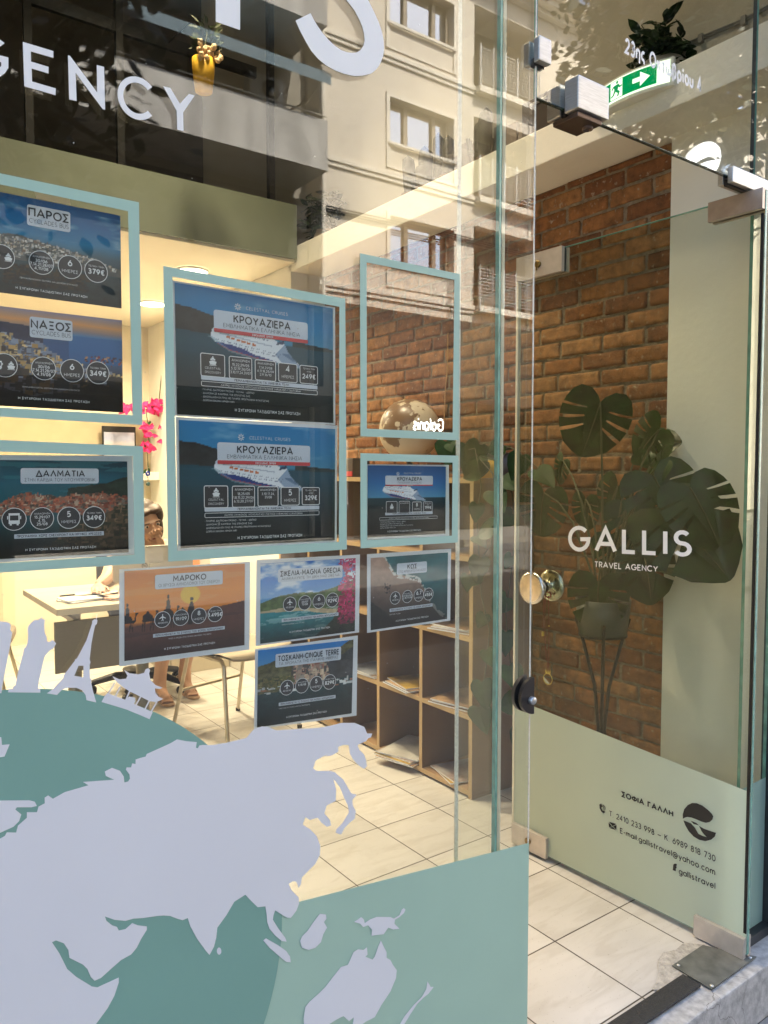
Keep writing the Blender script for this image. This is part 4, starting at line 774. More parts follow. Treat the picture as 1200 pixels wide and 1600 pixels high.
DEP = lambda *a: [('ΑΝΑΧΩΡΗΣΗ', .4, .16, .12)] + [(t, .02-.34*i, .24, .18) for i, t in enumerate(a)]
# 1 whitewashed port town
cv = Cv(1); cv.ramp([(0,(38,40,44)),(.2,(46,52,56)),(.42,(60,78,86)),(.5,(70,98,110)),(.62,(52,128,168)),(.8,(22,104,158)),(1,(14,84,140))], .1)
cv.clouds(.62, .95, .52, .5); cv.below([(0,.58),(.3,.6),(.55,.56),(.75,.5),(1,.42)], (92,92,88), .05, .5); m = (cv.v < cv.edge([(0,.56),(.4,.585),(.7,.52),(1,.40)])) & (cv.v > .38)
cv.town(m, [(205,200,192),(186,170,150),(150,150,150),(120,100,84),(222,216,208)], 620); cv.below([(0,.37),(1,.33)], (52,70,76), .03, .5); cv.town((cv.v < .3) & (cv.v > .1) & (cv.u < .75) & (cv.u > .2), [(70,58,46),(58,56,56),(88,70,54),(44,48,52)], 380, (.03, .02)); cv.grade(0, .35, .5)
lx = leftpx(76, 188, 340); ax = (lx-188)/152.
pic = [(lx, 300+ (lx)*.2), (188,337), (190,482), (lx, 457+lx*.13)]
poster(pic, None, cv, 'island poster with whitewashed harbour town under blue sky, topmost left', 'ΠΑΡΟΣ', 'CYCLADES BUS', (.36,.645,.72,.93),
       D4([.2,.45,.64,.82],.36,.082,[[('bus',-.5,0,.36),('boat',.5,0,.36)], DEP('30/06','7,14,21,28/07','4,11/08'), NUM('6'), PRC('379€')]), None, [('ΠΕΡΙΛΑΜΒΑΝΟΝΤΑΙ: ΕΙΣΙΤΗΡΙΑ ΚΑΙ ΔΙΑΜΟΝΗ ΣΤΗ ΝΑΞΟ',.5,.17,.014,'c')], (.52,.06,.62))
# 2 evening bay
cv = Cv(2); cv.ramp([(0,(30,28,30)),(.3,(60,52,52)),(.5,(70,96,130)),(.62,(60,112,160)),(.78,(78,128,176)),(.83,(150,130,130)),(.9,(226,158,96)),(1,(150,140,160))], .03)
cv.below([(0,.86),(.3,.84),(.5,.8),(.62,.76),(.63,0)], (44,50,76), .02, .3); cv.mix((cv.v < .78) & (cv.v > .5) & (cv.u > .45), (52,104,160), .7)
m = cv.v < cv.edge([(0,.72),(.25,.70),(.45,.62),(.52,.52),(.7,.46),(1,.38)], .04); cv.mix(m, (92,88,96), .9); cv.town(m & (cv.v > .3), [(214,180,124),(190,150,90),(150,160,178),(120,130,150),(228,196,140),(84,70,64)], 700, (.03, .03))
cv.town((cv.v > .48) & (cv.v < .58) & (cv.u > .72), [(150,70,60),(196,150,110),(70,60,70)], 60); cv.town((cv.v < .34), [(52,44,42),(74,62,56),(96,72,50),(36,36,40)], 260, (.05, .06)); cv.below([(0,.2),(.5,.12),(.8,.3),(1,.24)], (26,24,26), .1, .4, a=.8); cv.grade(0, .4, .55)
lx = leftpx(80, 191, 550)
pic = [(lx, 478+lx*.115), (190.5,500.6), (192.4,644.7), (lx, 634+lx*.055)]
poster(pic, None, cv, 'island poster with lamplit bay town at dusk, second from the top left', 'ΝΑΞΟΣ', 'CYCLADES BUS', (.36,.645,.72,.93),
       D4([.2,.45,.64,.82],.41,.082,[[('bus',-.5,0,.36),('boat',.5,0,.36)], DEP('30/06','7,14,21,28/07','4,11/08'), NUM('6'), PRC('349€')]), None, [('ΠΕΡΙΛΑΜΒΑΝΟΝΤΑΙ: ΕΙΣΙΤΗΡΙΑ ΚΑΙ ΔΙΑΜΟΝΗ ΣΤΗ ΝΑΞΟ',.5,.2,.014,'c')], (.52,.08,.62))
# 3 walled town with red roofs
cv = Cv(3); cv.ramp([(0,(20,36,42)),(.3,(16,70,78)),(.6,(22,92,104)),(.8,(26,96,116)),(1,(20,62,80))], .2); cv.mix((cv.ns(3,22) > .6)*(cv.v > .5), (60,130,140), .5)
cv.below([(0,-1),(.5,.0),(.6,.72),(.85,.76),(1,.84)], (38,52,44), .05, .6); m = (cv.v < cv.edge([(0,.36),(.1,.5),(.3,.66),(.55,.62),(.8,.66),(1,.6)])) & (cv.v > cv.edge([(0,.34),(.15,.4),(.5,.46),(.8,.4),(1,.3)])) & (cv.u > .06)
cv.mix(m, (150,100,80)); cv.town(m, [(176,92,66),(196,120,90),(150,76,58),(204,176,150),(96,74,62),(120,110,100)], 900, (.018, .018)); m = (cv.v < cv.edge([(0,-.2),(.42,.05),(.6,.25),(.8,.42),(1,.52)], .05)); cv.mix(m, (84,74,58)); cv.town(m, [(60,58,44),(120,96,70),(150,120,94),(54,62,44),(96,78,58)], 700, (.03, .03)); cv.grade(0, .4, .35)
lx = leftpx(85, 203, 790); pic = [(lx, 718.6+lx*.012), (198.7,721), (201,863), (lx, 873.5-lx*.055)]
lp = leftpx(85, 212, 790); pap = [(lp, 711+lp*.01), (207,712.5), (210.3,866), (lp, 879-lp*.06)]
poster(pic, pap, cv, 'town poster with red roofed walled peninsula and teal sea, lowest left', 'ΔΑΛΜΑΤΙΑ', 'ΣΤΗΝ ΚΑΡΔΙΑ ΤΟΥ ΝΤΟΥΜΠΡΟΒΝΙΚ', (.30,.80,.76,.92),
       D4([.26,.43,.60,.765],.40,.075,[[('bus',0,0,.55)], DEP('15,29/07','4,15,','25/08'), NUM('5'), PRC('349€')]), ('ΠΡΟΓΡΑΜΜΑ ΧΩΡΙΣ CHECKPOINT ΚΑΙ ΚΡΥΦΕΣ ΧΡΕΩΣΕΙΣ',.26,.83,.2,.245), [], (.55,.07,.5))
# cruise posters
def cruise(seed, big=True):
    cv = Cv(seed)
    if big:
        cv.ramp([(0,(14,17,20)),(.3,(20,34,42)),(.5,(24,66,84)),(.62,(30,84,104)),(.64,(70,140,176)),(.8,(46,132,184)),(1,(44,128,186))], .03); cv.clouds(.72, 1, .58, .35)
        cv.below([(0,.84),(.1,.83),(.3,.76),(.5,.70),(.6,.62),(.61,0)], (44,46,50), .015, .5); cv.below([(.0,0),(.7,0),(.72,.665),(1,.64)], (34,48,52), .01, .4)
        cv.below([(0,.655),(.5,.63),(1,.61)], (24,70,88), .004, .0); cv.mix(cv.ns(4,30)*(cv.v < .63), (40,96,112), .35); cv.grade(.1, .55, .28); ship(cv, .2, .78, .45, .3)
    else:
        cv.ramp([(0,(10,14,16)),(.35,(16,36,44)),(.54,(24,58,70)),(.55,(84,150,190)),(.75,(40,112,178)),(1,(22,84,150))], .0); cv.mix(cv.ns(4,30)*(cv.v < .54), (36,70,80), .35); cv.grade(.1, .5, .35); ship(cv, .18, .73, .5, .24)
    return cv
def cextra(big, dates, sub2):
    def f(q, cb, ink, wi, dk, r):
        rb = MB(); u0, u1 = (.22,.82) if big else (.21,.82); v0 = .665 if big else .715
        rrect(rb, q, u0, u1, v0, v0+(.03 if big else .016), .0010, .004); rb.build('red_band', REDB, r); wb = MB(); text_uv(wb, 'EXCLUSIVE OFFER', q, (u0+u1)/2, v0+.007 if big else v0+.004, .014 if big else .008, 'c', .2, .0014, .2); wb.build('offer_lettering', WINK, r)
        lg = MB(); text_uv(lg, 'CELESTYAL CRUISES', q, .55, .875 if big else .885, .024 if big else .02, 'c', .1, .0012, .3, .32)
        for k in range(8):
            a = k*math.pi/4; asp = q.w()/q.h(); lg.poly([q.at(.365+x, .887+y*asp, .0012) for x, y in [(.006*math.cos(a+.3),.006*math.sin(a+.3)),(.02*math.cos(a+.14),.02*math.sin(a+.14)),(.02*math.cos(a-.14),.02*math.sin(a-.14)),(.006*math.cos(a-.3),.006*math.sin(a-.3))]])
        lg.build('cruise_logo', WINK, r); rt = MB(); o = rrect(MB(), q, .14, .885, .232, .272, .0008, .008); outline(rt, q, o, .003, .001); text_uv(rt, 'ΛΑΥΡΙΟ | ΜΥΚΟΝΟΣ | ΚΟΥΣΑΝΤΑΣΙ | ΠΑΤΜΟΣ | ΗΡΑΚΛΕΙΟ | ΣΑΝΤΟΡΙΝΗ', q, .51, .244, .014, 'c', .12, .0012, .2, .6)
        for k, t in enumerate(('• ΠΛΗΡΗΣ ΔΙΑΤΡΟΦΗ (ΠΡΩΙΝΟ - ΓΕΥΜΑ - ΔΕΙΠΝΟ)', '• ΔΙΑΜΟΝΗ ΣΕ ΚΑΜΠΙΝΑ ΤΗΣ ΕΠΙΛΟΓΗΣ ΣΑΣ', '• ΔΙΑΣΚΕΔΑΣΗ ΕΝ ΠΛΩ ΜΕ ΠΛΗΡΕΣ ΠΡΟΓΡΑΜΜΑ ΨΥΧΑΓΩΓΙΑΣ', '• ΔΩΡΕΑΝ ΒΑΣΙΚΗ ΧΡΗΣΗ WIFI')):
            bl = rt if k == 0 else bl; text_uv(bl, t.replace('(', '').replace(')', ''), q, .14, .2-.028*k, .013, 'l', .12, .0012, .2, .46)
        rt.build('route_and_terms', WINK, r)
    return f
def cboxes(a, b, n, pr, v=.4): return [('r',.21,v,.073,[('boat',0,.45,.36),('CELESTYAL',-.3,.16,.12),('DISCOVERY',-.62,.16,.12)]), ('r',.378,v,.072,[('ΑΝΑΧΩΡΗΣΗ',.5,.17,.13)]+[(t,.14-.3*i,.19,.14) for i, t in enumerate(a)]), ('r',.535,v,.068,[('ΑΝΑΧΩΡΗΣΗ',.5,.17,.13)]+[(t,.14-.3*i,.19,.14) for i, t in enumerate(b)]), ('r',.682,v,.064,[(n,.12,.5,.2),('ΗΜΕΡΕΣ',-.5,.24,.11)]), ('r',.825,v,.063,[('ΤΕΛΙΚΗ ΤΙΜΗ',.5,.15,.12),('ΑΠΟ',.22,.15,.12),(pr,-.36,.4,.22)])]
poster([(272.7,441.2),(520,482),(521,661),(276.6,647.3)], [(269.6,438),(523.6,480.5),(524,664),(273.5,650)], cruise(4), 'upper of the two large cruise ship posters inside the tall frame', 'ΚΡΟΥΑΖΙΕΡΑ', 'ΕΜΒΛΗΜΑΤΙΚΑ ΕΛΛΗΝΙΚΑ ΝΗΣΙΑ', (.22,.82,.69,.84),
       cboxes(['15,22,29/05','5,12,19,26/06','3,10,17,24,31/07'],['7,14,21/08','4,11,18,25/09','2,9,16/10'],'4','249€'), ('ΠΕΡΙΛΑΜΒΑΝΟΝΤΑΙ ΤΑ ΛΙΜΕΝΙΚΑ ΤΕΛΗ',.14,.885,.282,.315), [], (.55,.05,.42), cextra(True, 0, 0))
poster([(279.2,656),(523.8,670.5),(523,844),(282.3,856.5)], [(274.6,651),(526.6,665),(526.2,847.6),(278,861)], cruise(5), 'lower of the two large cruise ship posters inside the tall frame', 'ΚΡΟΥΑΖΙΕΡΑ', 'ΕΜΒΛΗΜΑΤΙΚΑ ΕΛΛΗΝΙΚΑ ΝΗΣΙΑ', (.22,.82,.69,.84),
       cboxes(['18,25/05','1,8,15,22,29/06','6,13,20,27/07'],['3,10,17,24,','31/08'],'5','329€'), ('ΠΕΡΙΛΑΜΒΑΝΟΝΤΑΙ ΤΑ ΛΙΜΕΝΙΚΑ ΤΕΛΗ',.14,.885,.282,.315), [], (.55,.05,.42), cextra(True, 0, 0))
poster([(574.5,727),(696.8,729),(695.8,833.8),(574.2,839.8)], [(574,725.6),(701.3,726.4),(702,837.2),(574,843.3)], cruise(6, False), 'small cruise poster with white liner on dark sea in the small frame', 'ΚΡΟΥΑΖΙΕΡΑ', 'ΠΑΝΟΡΑΜΑ ΕΛΛΑΔΑΣ', (.21,.82,.73,.86),
       [('r',.29,.41,.07,[('boat',0,.2,.4)]),('r',.45,.41,.07,[('ΑΝΑΧΩΡΗΣΗ',.5,.17,.13)]),('r',.61,.41,.06,[('8',.12,.5,.2),('ΗΜΕΡΕΣ',-.5,.24,.11)]),('r',.755,.41,.06,[('ΤΕΛΙΚΗ ΤΙΜΗ',.5,.15,.12),('ΑΠΟ',.22,.15,.12),('799€',-.36,.4,.22)])], ('ΠΕΡΙΛΑΜΒΑΝΟΝΤΑΙ ΤΑ ΛΙΜΕΝΙΚΑ ΤΕΛΗ',.21,.82,.3,.34), [], (.45,.06,.42), cextra(False, 0, 0))
# desert caravan
cv = Cv(7); cv.ramp([(0,(44,36,40)),(.2,(66,48,46)),(.36,(100,66,56)),(.42,(222,128,48)),(.7,(236,140,40)),(1,(222,124,44))], .01); cv.mix((cv.ns(2,16) > .56)*(cv.v > .4), (232,160,88), .4)
cv.below([(0,.36),(.25,.4),(.5,.44),(.75,.5),(1,.55)], (96,62,54), .01, .15); cv.mix((cv.ns(2,20) > .55)*(cv.v < .45), (70,48,48), .5); cv.ell(.525,.68,.082,.105,(236,186,52)); cv.grade(0, .3, .6)
def camel(x, y, s, rider=False, k=(30,22,24)):
    P = lambda L: cv.poly([(x+a*s, y+b_*s*2.0) for a, b_ in L], k)
    P([(-.5,.35),(-.45,.7),(-.2,.82),(0,1.02),(.2,.82),(.42,.68),(.5,.5),(.62,.45),(.75,.8),(.72,.98),(.98,.95),(.98,.85),(.86,.8),(.78,.42),(.6,.26),(.4,.3),(-.3,.28)])
    for a, b_ in ((-.42,-.5),(-.26,-.3),(.3,.24),(.42,.5)): P([(a-.05,.4),(a+.06,.4),(b_+.03,-.3),(b_-.03,-.3)])
    if rider: P([(-.16,.85),(.22,.85),(.16,1.3),(.04,1.42),(-.1,1.3)]); cv.ell(x+.03*s, y+1.52*s*2, .1*s, .13*s*2, k)
camel(.02,.36,.085,True); camel(.18,.36,.088); camel(.34,.37,.1,True); camel(.46,.42,.06)
cv.poly([(.505,.33),(.54,.33),(.56,.5),(.545,.6),(.525,.6),(.505,.5)], (30,22,24)); cv.ell(.535,.625,.015,.022,(30,22,24))
poster([(194.4,892.4),(382.6,880.4),(382,1008),(194.4,1033)], [(186.4,889.6),(391,877.6),(389.6,1015),(186.4,1041.6)], cv, 'orange desert poster with camel caravan and yellow sun', 'ΜΑΡΟΚΟ', 'ΟΙ ΧΡΥΣΟΙ ΑΜΜΟΛΟΦΟΙ ΤΟΥ ΟΝΕΙΡΟΥ', (.235,.80,.77,.935),
       D4([.295,.445,.595,.735],.42,.065,[[('plane',0,.3,.42),('AEGEAN',-.5,.2,.14)], [('ΑΝΑΧΩΡΗΣΗ',.3,.18,.12),('19/09',-.3,.38,.18)], NUM('8'), PRC('1.495€')]), ('ΠΕΡΙΛΑΜΒΑΝΕΤΑΙ ΤΟ ΣΥΝΟΛΟ ΤΩΝ ΦΟΡΩΝ ΑΕΡΟΔΡΟΜΙΟΥ',.22,.82,.225,.265), [('ΤΙΜΕΣ Η ΧΡΕΩΣΗ ΣΤΟ ΤΕΛΙΚΟ ΔΙΚΑΙΩΜΑ ΤΗΣ ΒΙΖΑΣ',.52,.185,.014,'c')], (.52,.07,.42))
# coast with pink flowers
cv = Cv(8); cv.ramp([(0,(20,40,44)),(.2,(28,80,88)),(.36,(60,150,158)),(.45,(110,180,190)),(.5,(120,170,210)),(.75,(70,140,214)),(1,(36,108,200))], .03); cv.clouds(.55, 1, .47, .95, (4, 7))
m = cv.below([(0,.5),(.2,.58),(.35,.6),(.6,.58),(.8,.64),(1,.72)], (86,104,62), .03, .8); cv.below([(0,.4),(.25,.42),(.5,.38),(.75,.34),(1,.3)], (196,176,140), .02, .3); cv.below([(0,.38),(.4,.36),(.75,.28),(1,.0)], (46,132,140), .02, .25); cv.mix((cv.ns(5,16) > .6)*(cv.v < .37), (200,225,225), .5)
cv.below([(0,0),(.55,.0),(.75,.2),(.85,.42),(1,.5)], (58,66,44), .05, .8); cv.town(((cv.u > .84+.04*np.sin(cv.v*18)) | ((cv.u > .8) & (cv.v < .5))) & (cv.v > .12), [(208,44,96),(226,70,120),(170,30,80),(190,60,110)], 620, (.02, .022)); cv.grade(0, .3, .4)
poster([(407,880.8),(555.8,872),(554.5,986),(406.5,1006)], [(401,874.8),(562.4,866.5),(561,988),(399.6,1009.5)], cv, 'sunny bay poster with turquoise sea and pink bougainvillea', 'ΣΙΚΕΛΙΑ-MAGNA GRECIA', 'ΑΝΑΚΑΛΥΨΤΕ ΤΗ ΔΙΚΗ ΜΑΣ ΣΙΚΕΛΙΑ', (.17,.85,.75,.915),
       D4([.29,.445,.595,.74],.46,.068,[[('plane',0,.3,.42),('AEGEAN',-.5,.2,.14)], DEP('20/07','13/08'), NUM('6'), PRC('929€')]), ('ΠΕΡΙΛΑΜΒΑΝΕΤΑΙ ΤΟ ΣΥΝΟΛΟ ΤΩΝ ΦΟΡΩΝ ΑΕΡΟΔΡΟΜΙΟΥ',.21,.81,.24,.285), [('ΤΙΜΕΣ ΚΑΤΩΤΕΡΕΣ ΑΝΑ ΑΤΟΜΟ',.21,.2,.014,'l')], (.5,.09,.42))
# pink beach
cv = Cv(9); cv.ramp([(0,(60,52,50)),(1,(196,160,140))], .2); m = cv.v > cv.edge([(0,2),(.16,1.02),(.3,.74),(.45,.7),(.62,.62),(.7,.45),(.78,.26),(.9,.1),(1,.02)], .06); cv.c = np.where(m[..., None], np.array((42,98,104))/255*(.8+.4*cv.ns(6,6))[..., None], cv.c*(.9+.2*cv.ns(20,20))[..., None])
d_ = cv.v - cv.edge([(0,2),(.16,1.02),(.3,.74),(.45,.7),(.62,.62),(.7,.45),(.78,.26),(.9,.1),(1,.02)], .06); cv.mix((np.abs(d_) < .035)*(cv.ns(24,24) > .45), (222,220,214), .85); cv.town((cv.v > .48) & (cv.v < .62) & (cv.u > .17) & (cv.u < .24), [(60,54,54)], 30); cv.below([(0,.42),(.1,.3),(.3,.08),(.4,0)], (54,50,48), .08, .8); cv.grade(0, .55, .42)
poster([(579.2,872),(700,863.2),(698.6,966.9),(579.2,984.8)], [(573.7,866),(704.9,857.4),(703.5,969.6),(573.7,988.9)], cv, 'beach poster seen from above with pink sand and dark surf', 'ΚΩΣ', 'ΣΤΟ ΑΠΟΛΥΤΟ ΓΑΛΑΖΙΟ', (.32,.71,.735,.895),
       D4([.3,.455,.605,.735],.41,.066,[[('plane',0,.35,.4),('AEGEAN',-.4,.2,.14)], DEP('6,13,20,27/07','3,10,17/08'), NUM('6,7'), PRC('455€')]), ('ΠΕΡΙΛΑΜΒΑΝΕΤΑΙ ΤΟ ΣΥΝΟΛΟ ΤΩΝ ΦΟΡΩΝ ΑΕΡΟΔΡΟΜΙΟΥ',.23,.79,.22,.265), [('ΠΟΛΥΩΡΗ ΤΑ ΕΙΔΗ',.23,.175,.014,'l')], (.52,.07,.42))
# cliff harbour
cv = Cv(10); cv.ramp([(0,(16,28,32)),(.3,(24,58,62)),(.45,(40,84,88)),(.5,(70,80,80)),(.75,(90,150,200)),(1,(40,124,200))], .05)
cv.below([(0,.78),(.12,.8),(.25,.9),(.4,.86),(.5,.72),(.62,.7),(.75,.84),(.9,.95),(1,1.02)], (92,88,58), .06, 1.0); cv.below([(.0,0),(.3,.1),(.34,.72),(.6,.76),(.8,.78),(1,.9)], (56,58,60), .05, .7); cv.town((cv.v > .5) & (cv.v < .78) & (cv.u > .34) & (cv.u < .7), [(190,150,130),(214,190,160),(176,110,96),(150,140,130),(200,170,150),(90,84,80)], 320, (.03, .05)); cv.town((cv.v > .45) & (cv.v < .6) & (cv.u < .35), [(120,110,60),(90,92,48),(60,66,40),(150,140,90)], 180, (.03, .03))
cv.below([(0,.42),(.3,.44),(.6,.48),(1,.52)], (28,58,62), .02, .5); cv.town((cv.v > .4) & (cv.v < .5), [(226,228,226),(210,214,214),(180,120,90)], 50, (.05, .02)); cv.grade(0, .4, .4)
poster([(403.2,1016.4),(552.3,999.3),(549.5,1114.6),(401.5,1136.8)], [(398.8,1014.5),(559,993),(557,1118),(397,1140)], cv, 'rocky harbour poster with cliffs, boats and stacked houses, lowest of the posters', 'ΤΟΣΚΑΝΗ-CINQUE TERRE', 'ΤΑ ΧΡΩΜΑΤΑ ΤΗΣ ΙΤΑΛΙΚΗΣ ΡΙΒΙΕΡΑΣ', (.17,.86,.75,.925),
       D4([.29,.445,.595,.74],.47,.07,[[('plane',0,.3,.42),('AEGEAN',-.5,.2,.14)], DEP('8,15/08'), NUM('5'), PRC('829€')]), ('ΠΕΡΙΛΑΜΒΑΝΕΤΑΙ ΤΟ ΣΥΝΟΛΟ ΤΩΝ ΦΟΡΩΝ ΑΕΡΟΔΡΟΜΙΟΥ',.21,.81,.24,.285), [('ΤΙΜΕΣ ΑΠΟ ΤΟ ΤΕΛΙΚΟ ΚΟΣΤΟΣ ΠΡΟΣΦΟΡΑΣ',.21,.2,.014,'l')], (.5,.07,.42))
b = MB(); b.poly([onY(x, y, PY+.002) for x, y in [(52,297),(109,308),(110,320),(57,310)]], NY, .0004)
tag(b.build('tape_strip', mat('clear_tape', (.8, .72, .52), .4, var=.05, trans=.5)), 'pale strip of tape above the topmost island poster', 'tape')
# ------------------------------------------------------------------ lamps
LWARM = (1.0, .815, .55)
def panel_lamp(x, y, zc, label, power, r=.10, spread=150):
    t = thing('ceiling_lamp', (x, y, zc), label, 'ceiling lamp', 'round panel lamps on the office ceiling')
    b = MB(); b.lathe((x, y, zc), [(r*.93, -.0135), (r, -.013), (r*1.02, -.011), (r*1.02, -.001)], n=32); b.build('housing', mat('lamp_rim', (.7, .68, .62), .4), t)
    b = MB(); b.lathe((x, y, zc), [(0, -.0125), (r*.93, -.0125)], n=32); b.build('diffuser', emis('lamp_diffuser', (1, .88, .62), 3), t)
    l = bpy.data.lights.new('lamp_light', 'AREA'); l.shape = 'DISK'; l.size = r*1.7; l.energy = power*LAMP; l.color = LWARM; l.spread = rad(spread)
    o = bpy.data.objects.new('lamp_light', l); COL.objects.link(o); o.location = (0, 0, -.02); o.parent = t
panel_lamp(1.86, 4.56, 2.605, 'round lit ceiling lamp directly above the tall double poster frame', 50)
panel_lamp(1.98, 5.60, 2.605, 'round lit ceiling lamp farther back, left of the tall frame', 50)
panel_lamp(.85, 4.56, 2.605, 'added round ceiling lamp over the desk, unseen behind the upper posters', 50)  # lamp added out of view to light the office
panel_lamp(.90, 5.60, 2.605, 'added round ceiling lamp at the back, unseen behind the left posters', 50)  # second unseen lamp added for the office light
panel_lamp(1.35, 3.1, HC, 'round lit ceiling lamp high over the middle of the shop', 46, .12, 95)
panel_lamp(1.55, 2.0, HC, 'round lit ceiling lamp high over the entrance', 13, .12, 95)

# ------------------------------------------------------------------ shelving
WOOD = mat('oak_board', (.27, .165, .085), .5, alt=(.18, .105, .05), scale=3.5, stretch=(1, 1.2, .12), detail=8, bump=.08, bscale=40)
WOODH = mat('oak_board_level', (.40, .25, .12), .5, alt=(.28, .165, .075), scale=3.5, stretch=(.5, .12, 1), detail=8, bump=.08, bscale=40)
WOODE = mat('oak_edge_band', (.50, .34, .17), .5, var=.1, scale=12, stretch=(1, .2, .2))
X0, X1, Y0 = 2.153, 2.505, 2.342; PIT = .331; NC = 5; ZL = [.0, .345, .675, 1.01, 1.335]; TK = .02
r = thing('cube_shelving', ((X0+X1)/2, Y0+PIT*2.5, 0), 'oak open cube shelving with magazines along the brick wall', 'shelving')
for i, z in enumerate(ZL):
    b = MB(); za = z + (.012 if i == 0 else -TK/2); b.box(X0+.0015, X1, Y0+.0005, Y0+PIT*NC+TK-.0005, za, za+TK)
    b.m = 1; b.box(X0, X0+.0012, Y0-.0005, Y0+PIT*NC+TK, za-.0003, za+TK+.0003); b.build('shelf_board', [WOODH, WOODE], r)
for k in range(NC+1):
    y = Y0 + PIT*k; b = MB()
    if k in (0, NC): b.box(X0+.001, X1-.0015, y, y+TK, .0, ZL[-1]-TK/2-.0006); b.m = 1; b.box(X0-.0006, X0+.0006, y-.0003, y+TK+.0003, .0, ZL[-1]-TK/2-.0008)
    else:
        for a, c in zip(ZL[:-1], ZL[1:]): 
            za = a + (.0325 if a == 0 else TK/2+.0005); b.m = 0; b.box(X0+.001, X1-.004, y, y+TK, za, c-TK/2-.0005); b.m = 1; b.box(X0-.0006, X0+.0006, y-.0003, y+TK+.0003, za, c-TK/2-.0008)
    b.build('upright', [WOOD, WOODE], r)
b = MB(); b.box(X1+.001, X1+.008, Y0+.002, Y0+PIT*NC+TK-.002, .034, ZL[-1]-.012); b.build('back_panel', WOOD, r)
def mag_mat(i):
    cs = [((.62,.60,.55),(.35,.33,.30)), ((.06,.06,.07),(.40,.24,.12)), ((.05,.06,.08),(.28,.30,.34)), ((.62,.40,.20),(.14,.09,.07)), ((.09,.07,.05),(.55,.36,.07)), ((.5,.48,.45),(.25,.14,.1))]
    return mat('magazine_cover_%s' % 'abcdef'[i], cs[i][0], .35, alt=cs[i][1], scale=9, detail=3)
def mags(y, lev, n, mi, label, dx=0, rot=0, W=.22, L=.28):
    z = ZL[lev] + (.0325 if lev == 0 else TK/2+.0005)
    t = thing('magazine_stack', (X0+.14+dx, y, z), label, 'magazines', 'magazine piles in the cube shelves')
    rg = random.Random(int(y*1000)+lev)
    for k in range(n):
        a = rot + rg.uniform(-.18, .18); b = MB(); cx, cy_ = X0+.14+dx+rg.uniform(-.012,.012), y+rg.uniform(-.008,.008); hz = .0055
        c, s_ = math.cos(a), math.sin(a); P = [(cx+c*x-s_*yy, cy_+s_*x+c*yy) for x, yy in [(-L/2,-W/2),(L/2,-W/2),(L/2,W/2),(-L/2,W/2)]]
        za = z + .0008 + k*(hz+.0006); b.add([(px_, py_, za) for px_, py_ in P]+[(px_, py_, za+hz) for px_, py_ in P], [(0,3,2,1),(4,5,6,7)]); b.m = 1
        b.add([(px_, py_, za) for px_, py_ in P]+[(px_, py_, za+hz) for px_, py_ in P], [(0,1,5,4),(1,2,6,5),(2,3,7,6),(3,0,4,7)])
        b.build('magazine', [mag_mat((mi+k) % 6), PAPER], t)
yc = lambda k: Y0 + PIT*(k+.5) + TK/2
mags(yc(0), 1, 3, 1, 'dark magazines in the second cube up of the shelf end by the door', rot=.2)
mags(yc(1), 1, 3, 2, 'dark blue magazines in the second cube up, one column in from the door end', rot=-.1)
mags(yc(2), 1, 3, 0, 'pale newspapers in the second cube up, third column from the door end')
mags(yc(1), 0, 4, 3, 'fanned pale brochures sticking out of the bottom cube near the door end', dx=-.06, rot=.25)
mags(yc(0), 0, 2, 4, 'black and yellow brochures in the bottom cube at the door end', rot=-.2)
mags(yc(0), 2, 3, 5, 'two thin magazines in the third cube up at the door end', rot=.1)
mags(yc(3), 2, 3, 0, 'pale papers in the third cube up behind the beach poster')
mags(yc(3), 1, 2, 2, 'dark magazines in a lower cube far from the door')

# globe, pots and bits on the shelf top
ZT = ZL[-1]+TK/2
def globe_mat():
    m, n, l, o = nt('antique_globe'); p = n.new('ShaderNodeBsdfPrincipled'); tc = n.new('ShaderNodeTexCoord'); no = n.new('ShaderNodeTexNoise'); no.inputs['Scale'].default_value = 6.5; no.inputs['Detail'].default_value = 8; no.inputs['Roughness'].default_value = .58
    l.new(tc.outputs['Object'], no.inputs['Vector']); cr = n.new('ShaderNodeValToRGB'); e = cr.color_ramp.elements; e[0].position = .515; e[0].color = (.62, .53, .40, 1); e[1].position = .53; e[1].color = (.20, .12, .07, 1)
    l.new(no.outputs['Fac'], cr.inputs[0]); l.new(cr.outputs[0], p.inputs['Base Color']); p.inputs['Roughness'].default_value = .35; l.new(p.outputs[0], o.inputs[0]); return m
gc = onX(640, 672, 2.33); r = thing('desk_globe', (gc.x, gc.y, ZT), 'antique brown and cream globe standing on the shelf top', 'globe')
bm = bmesh.new(); bmesh.ops.create_uvsphere(bm, u_segments=48, v_segments=24, radius=.151)
b = MB(); b.bm(bm, Matrix.Translation(gc) @ Matrix.Rotation(rad(23), 4, 'X'), True); b.build('ball', globe_mat(), r)
b = MB(); b.lathe((gc.x, gc.y, ZT), [(0,.001),(.075,.001),(.075,.012),(.05,.02),(.018,.03),(.014,gc.z-ZT-.150)], n=24); b.build('base', mat('dark_walnut', (.07,.04,.02), .4), r)
b = MB(); b.tube([gc + Vector((0, math.cos(rad(a)), math.sin(rad(a))))*.158 for a in range(-100, 82, 8)], .004, 8); b.build('meridian_arm', mat('old_brass', (.5,.34,.12), .35, metal=.9), r)
POTW = mat('white_glazed_pot', (.62,.58,.5), .35, var=.05); SOIL = mat('potting_soil', (.03,.02,.013), .95, var=.4, scale=60, bump=.8)
LEAFD = mat('dark_green_leaf', (.014,.042,.010), .3, var=.5, scale=22, trans=.1, spec=.3)
LEAFM = mat('mid_green_leaf', (.02,.055,.012), .55, var=.35, scale=18, trans=.15, spec=.25)
LEAFY = mat('olive_green_leaf', (.035,.05,.012), .5, var=.35, scale=14, trans=.2)
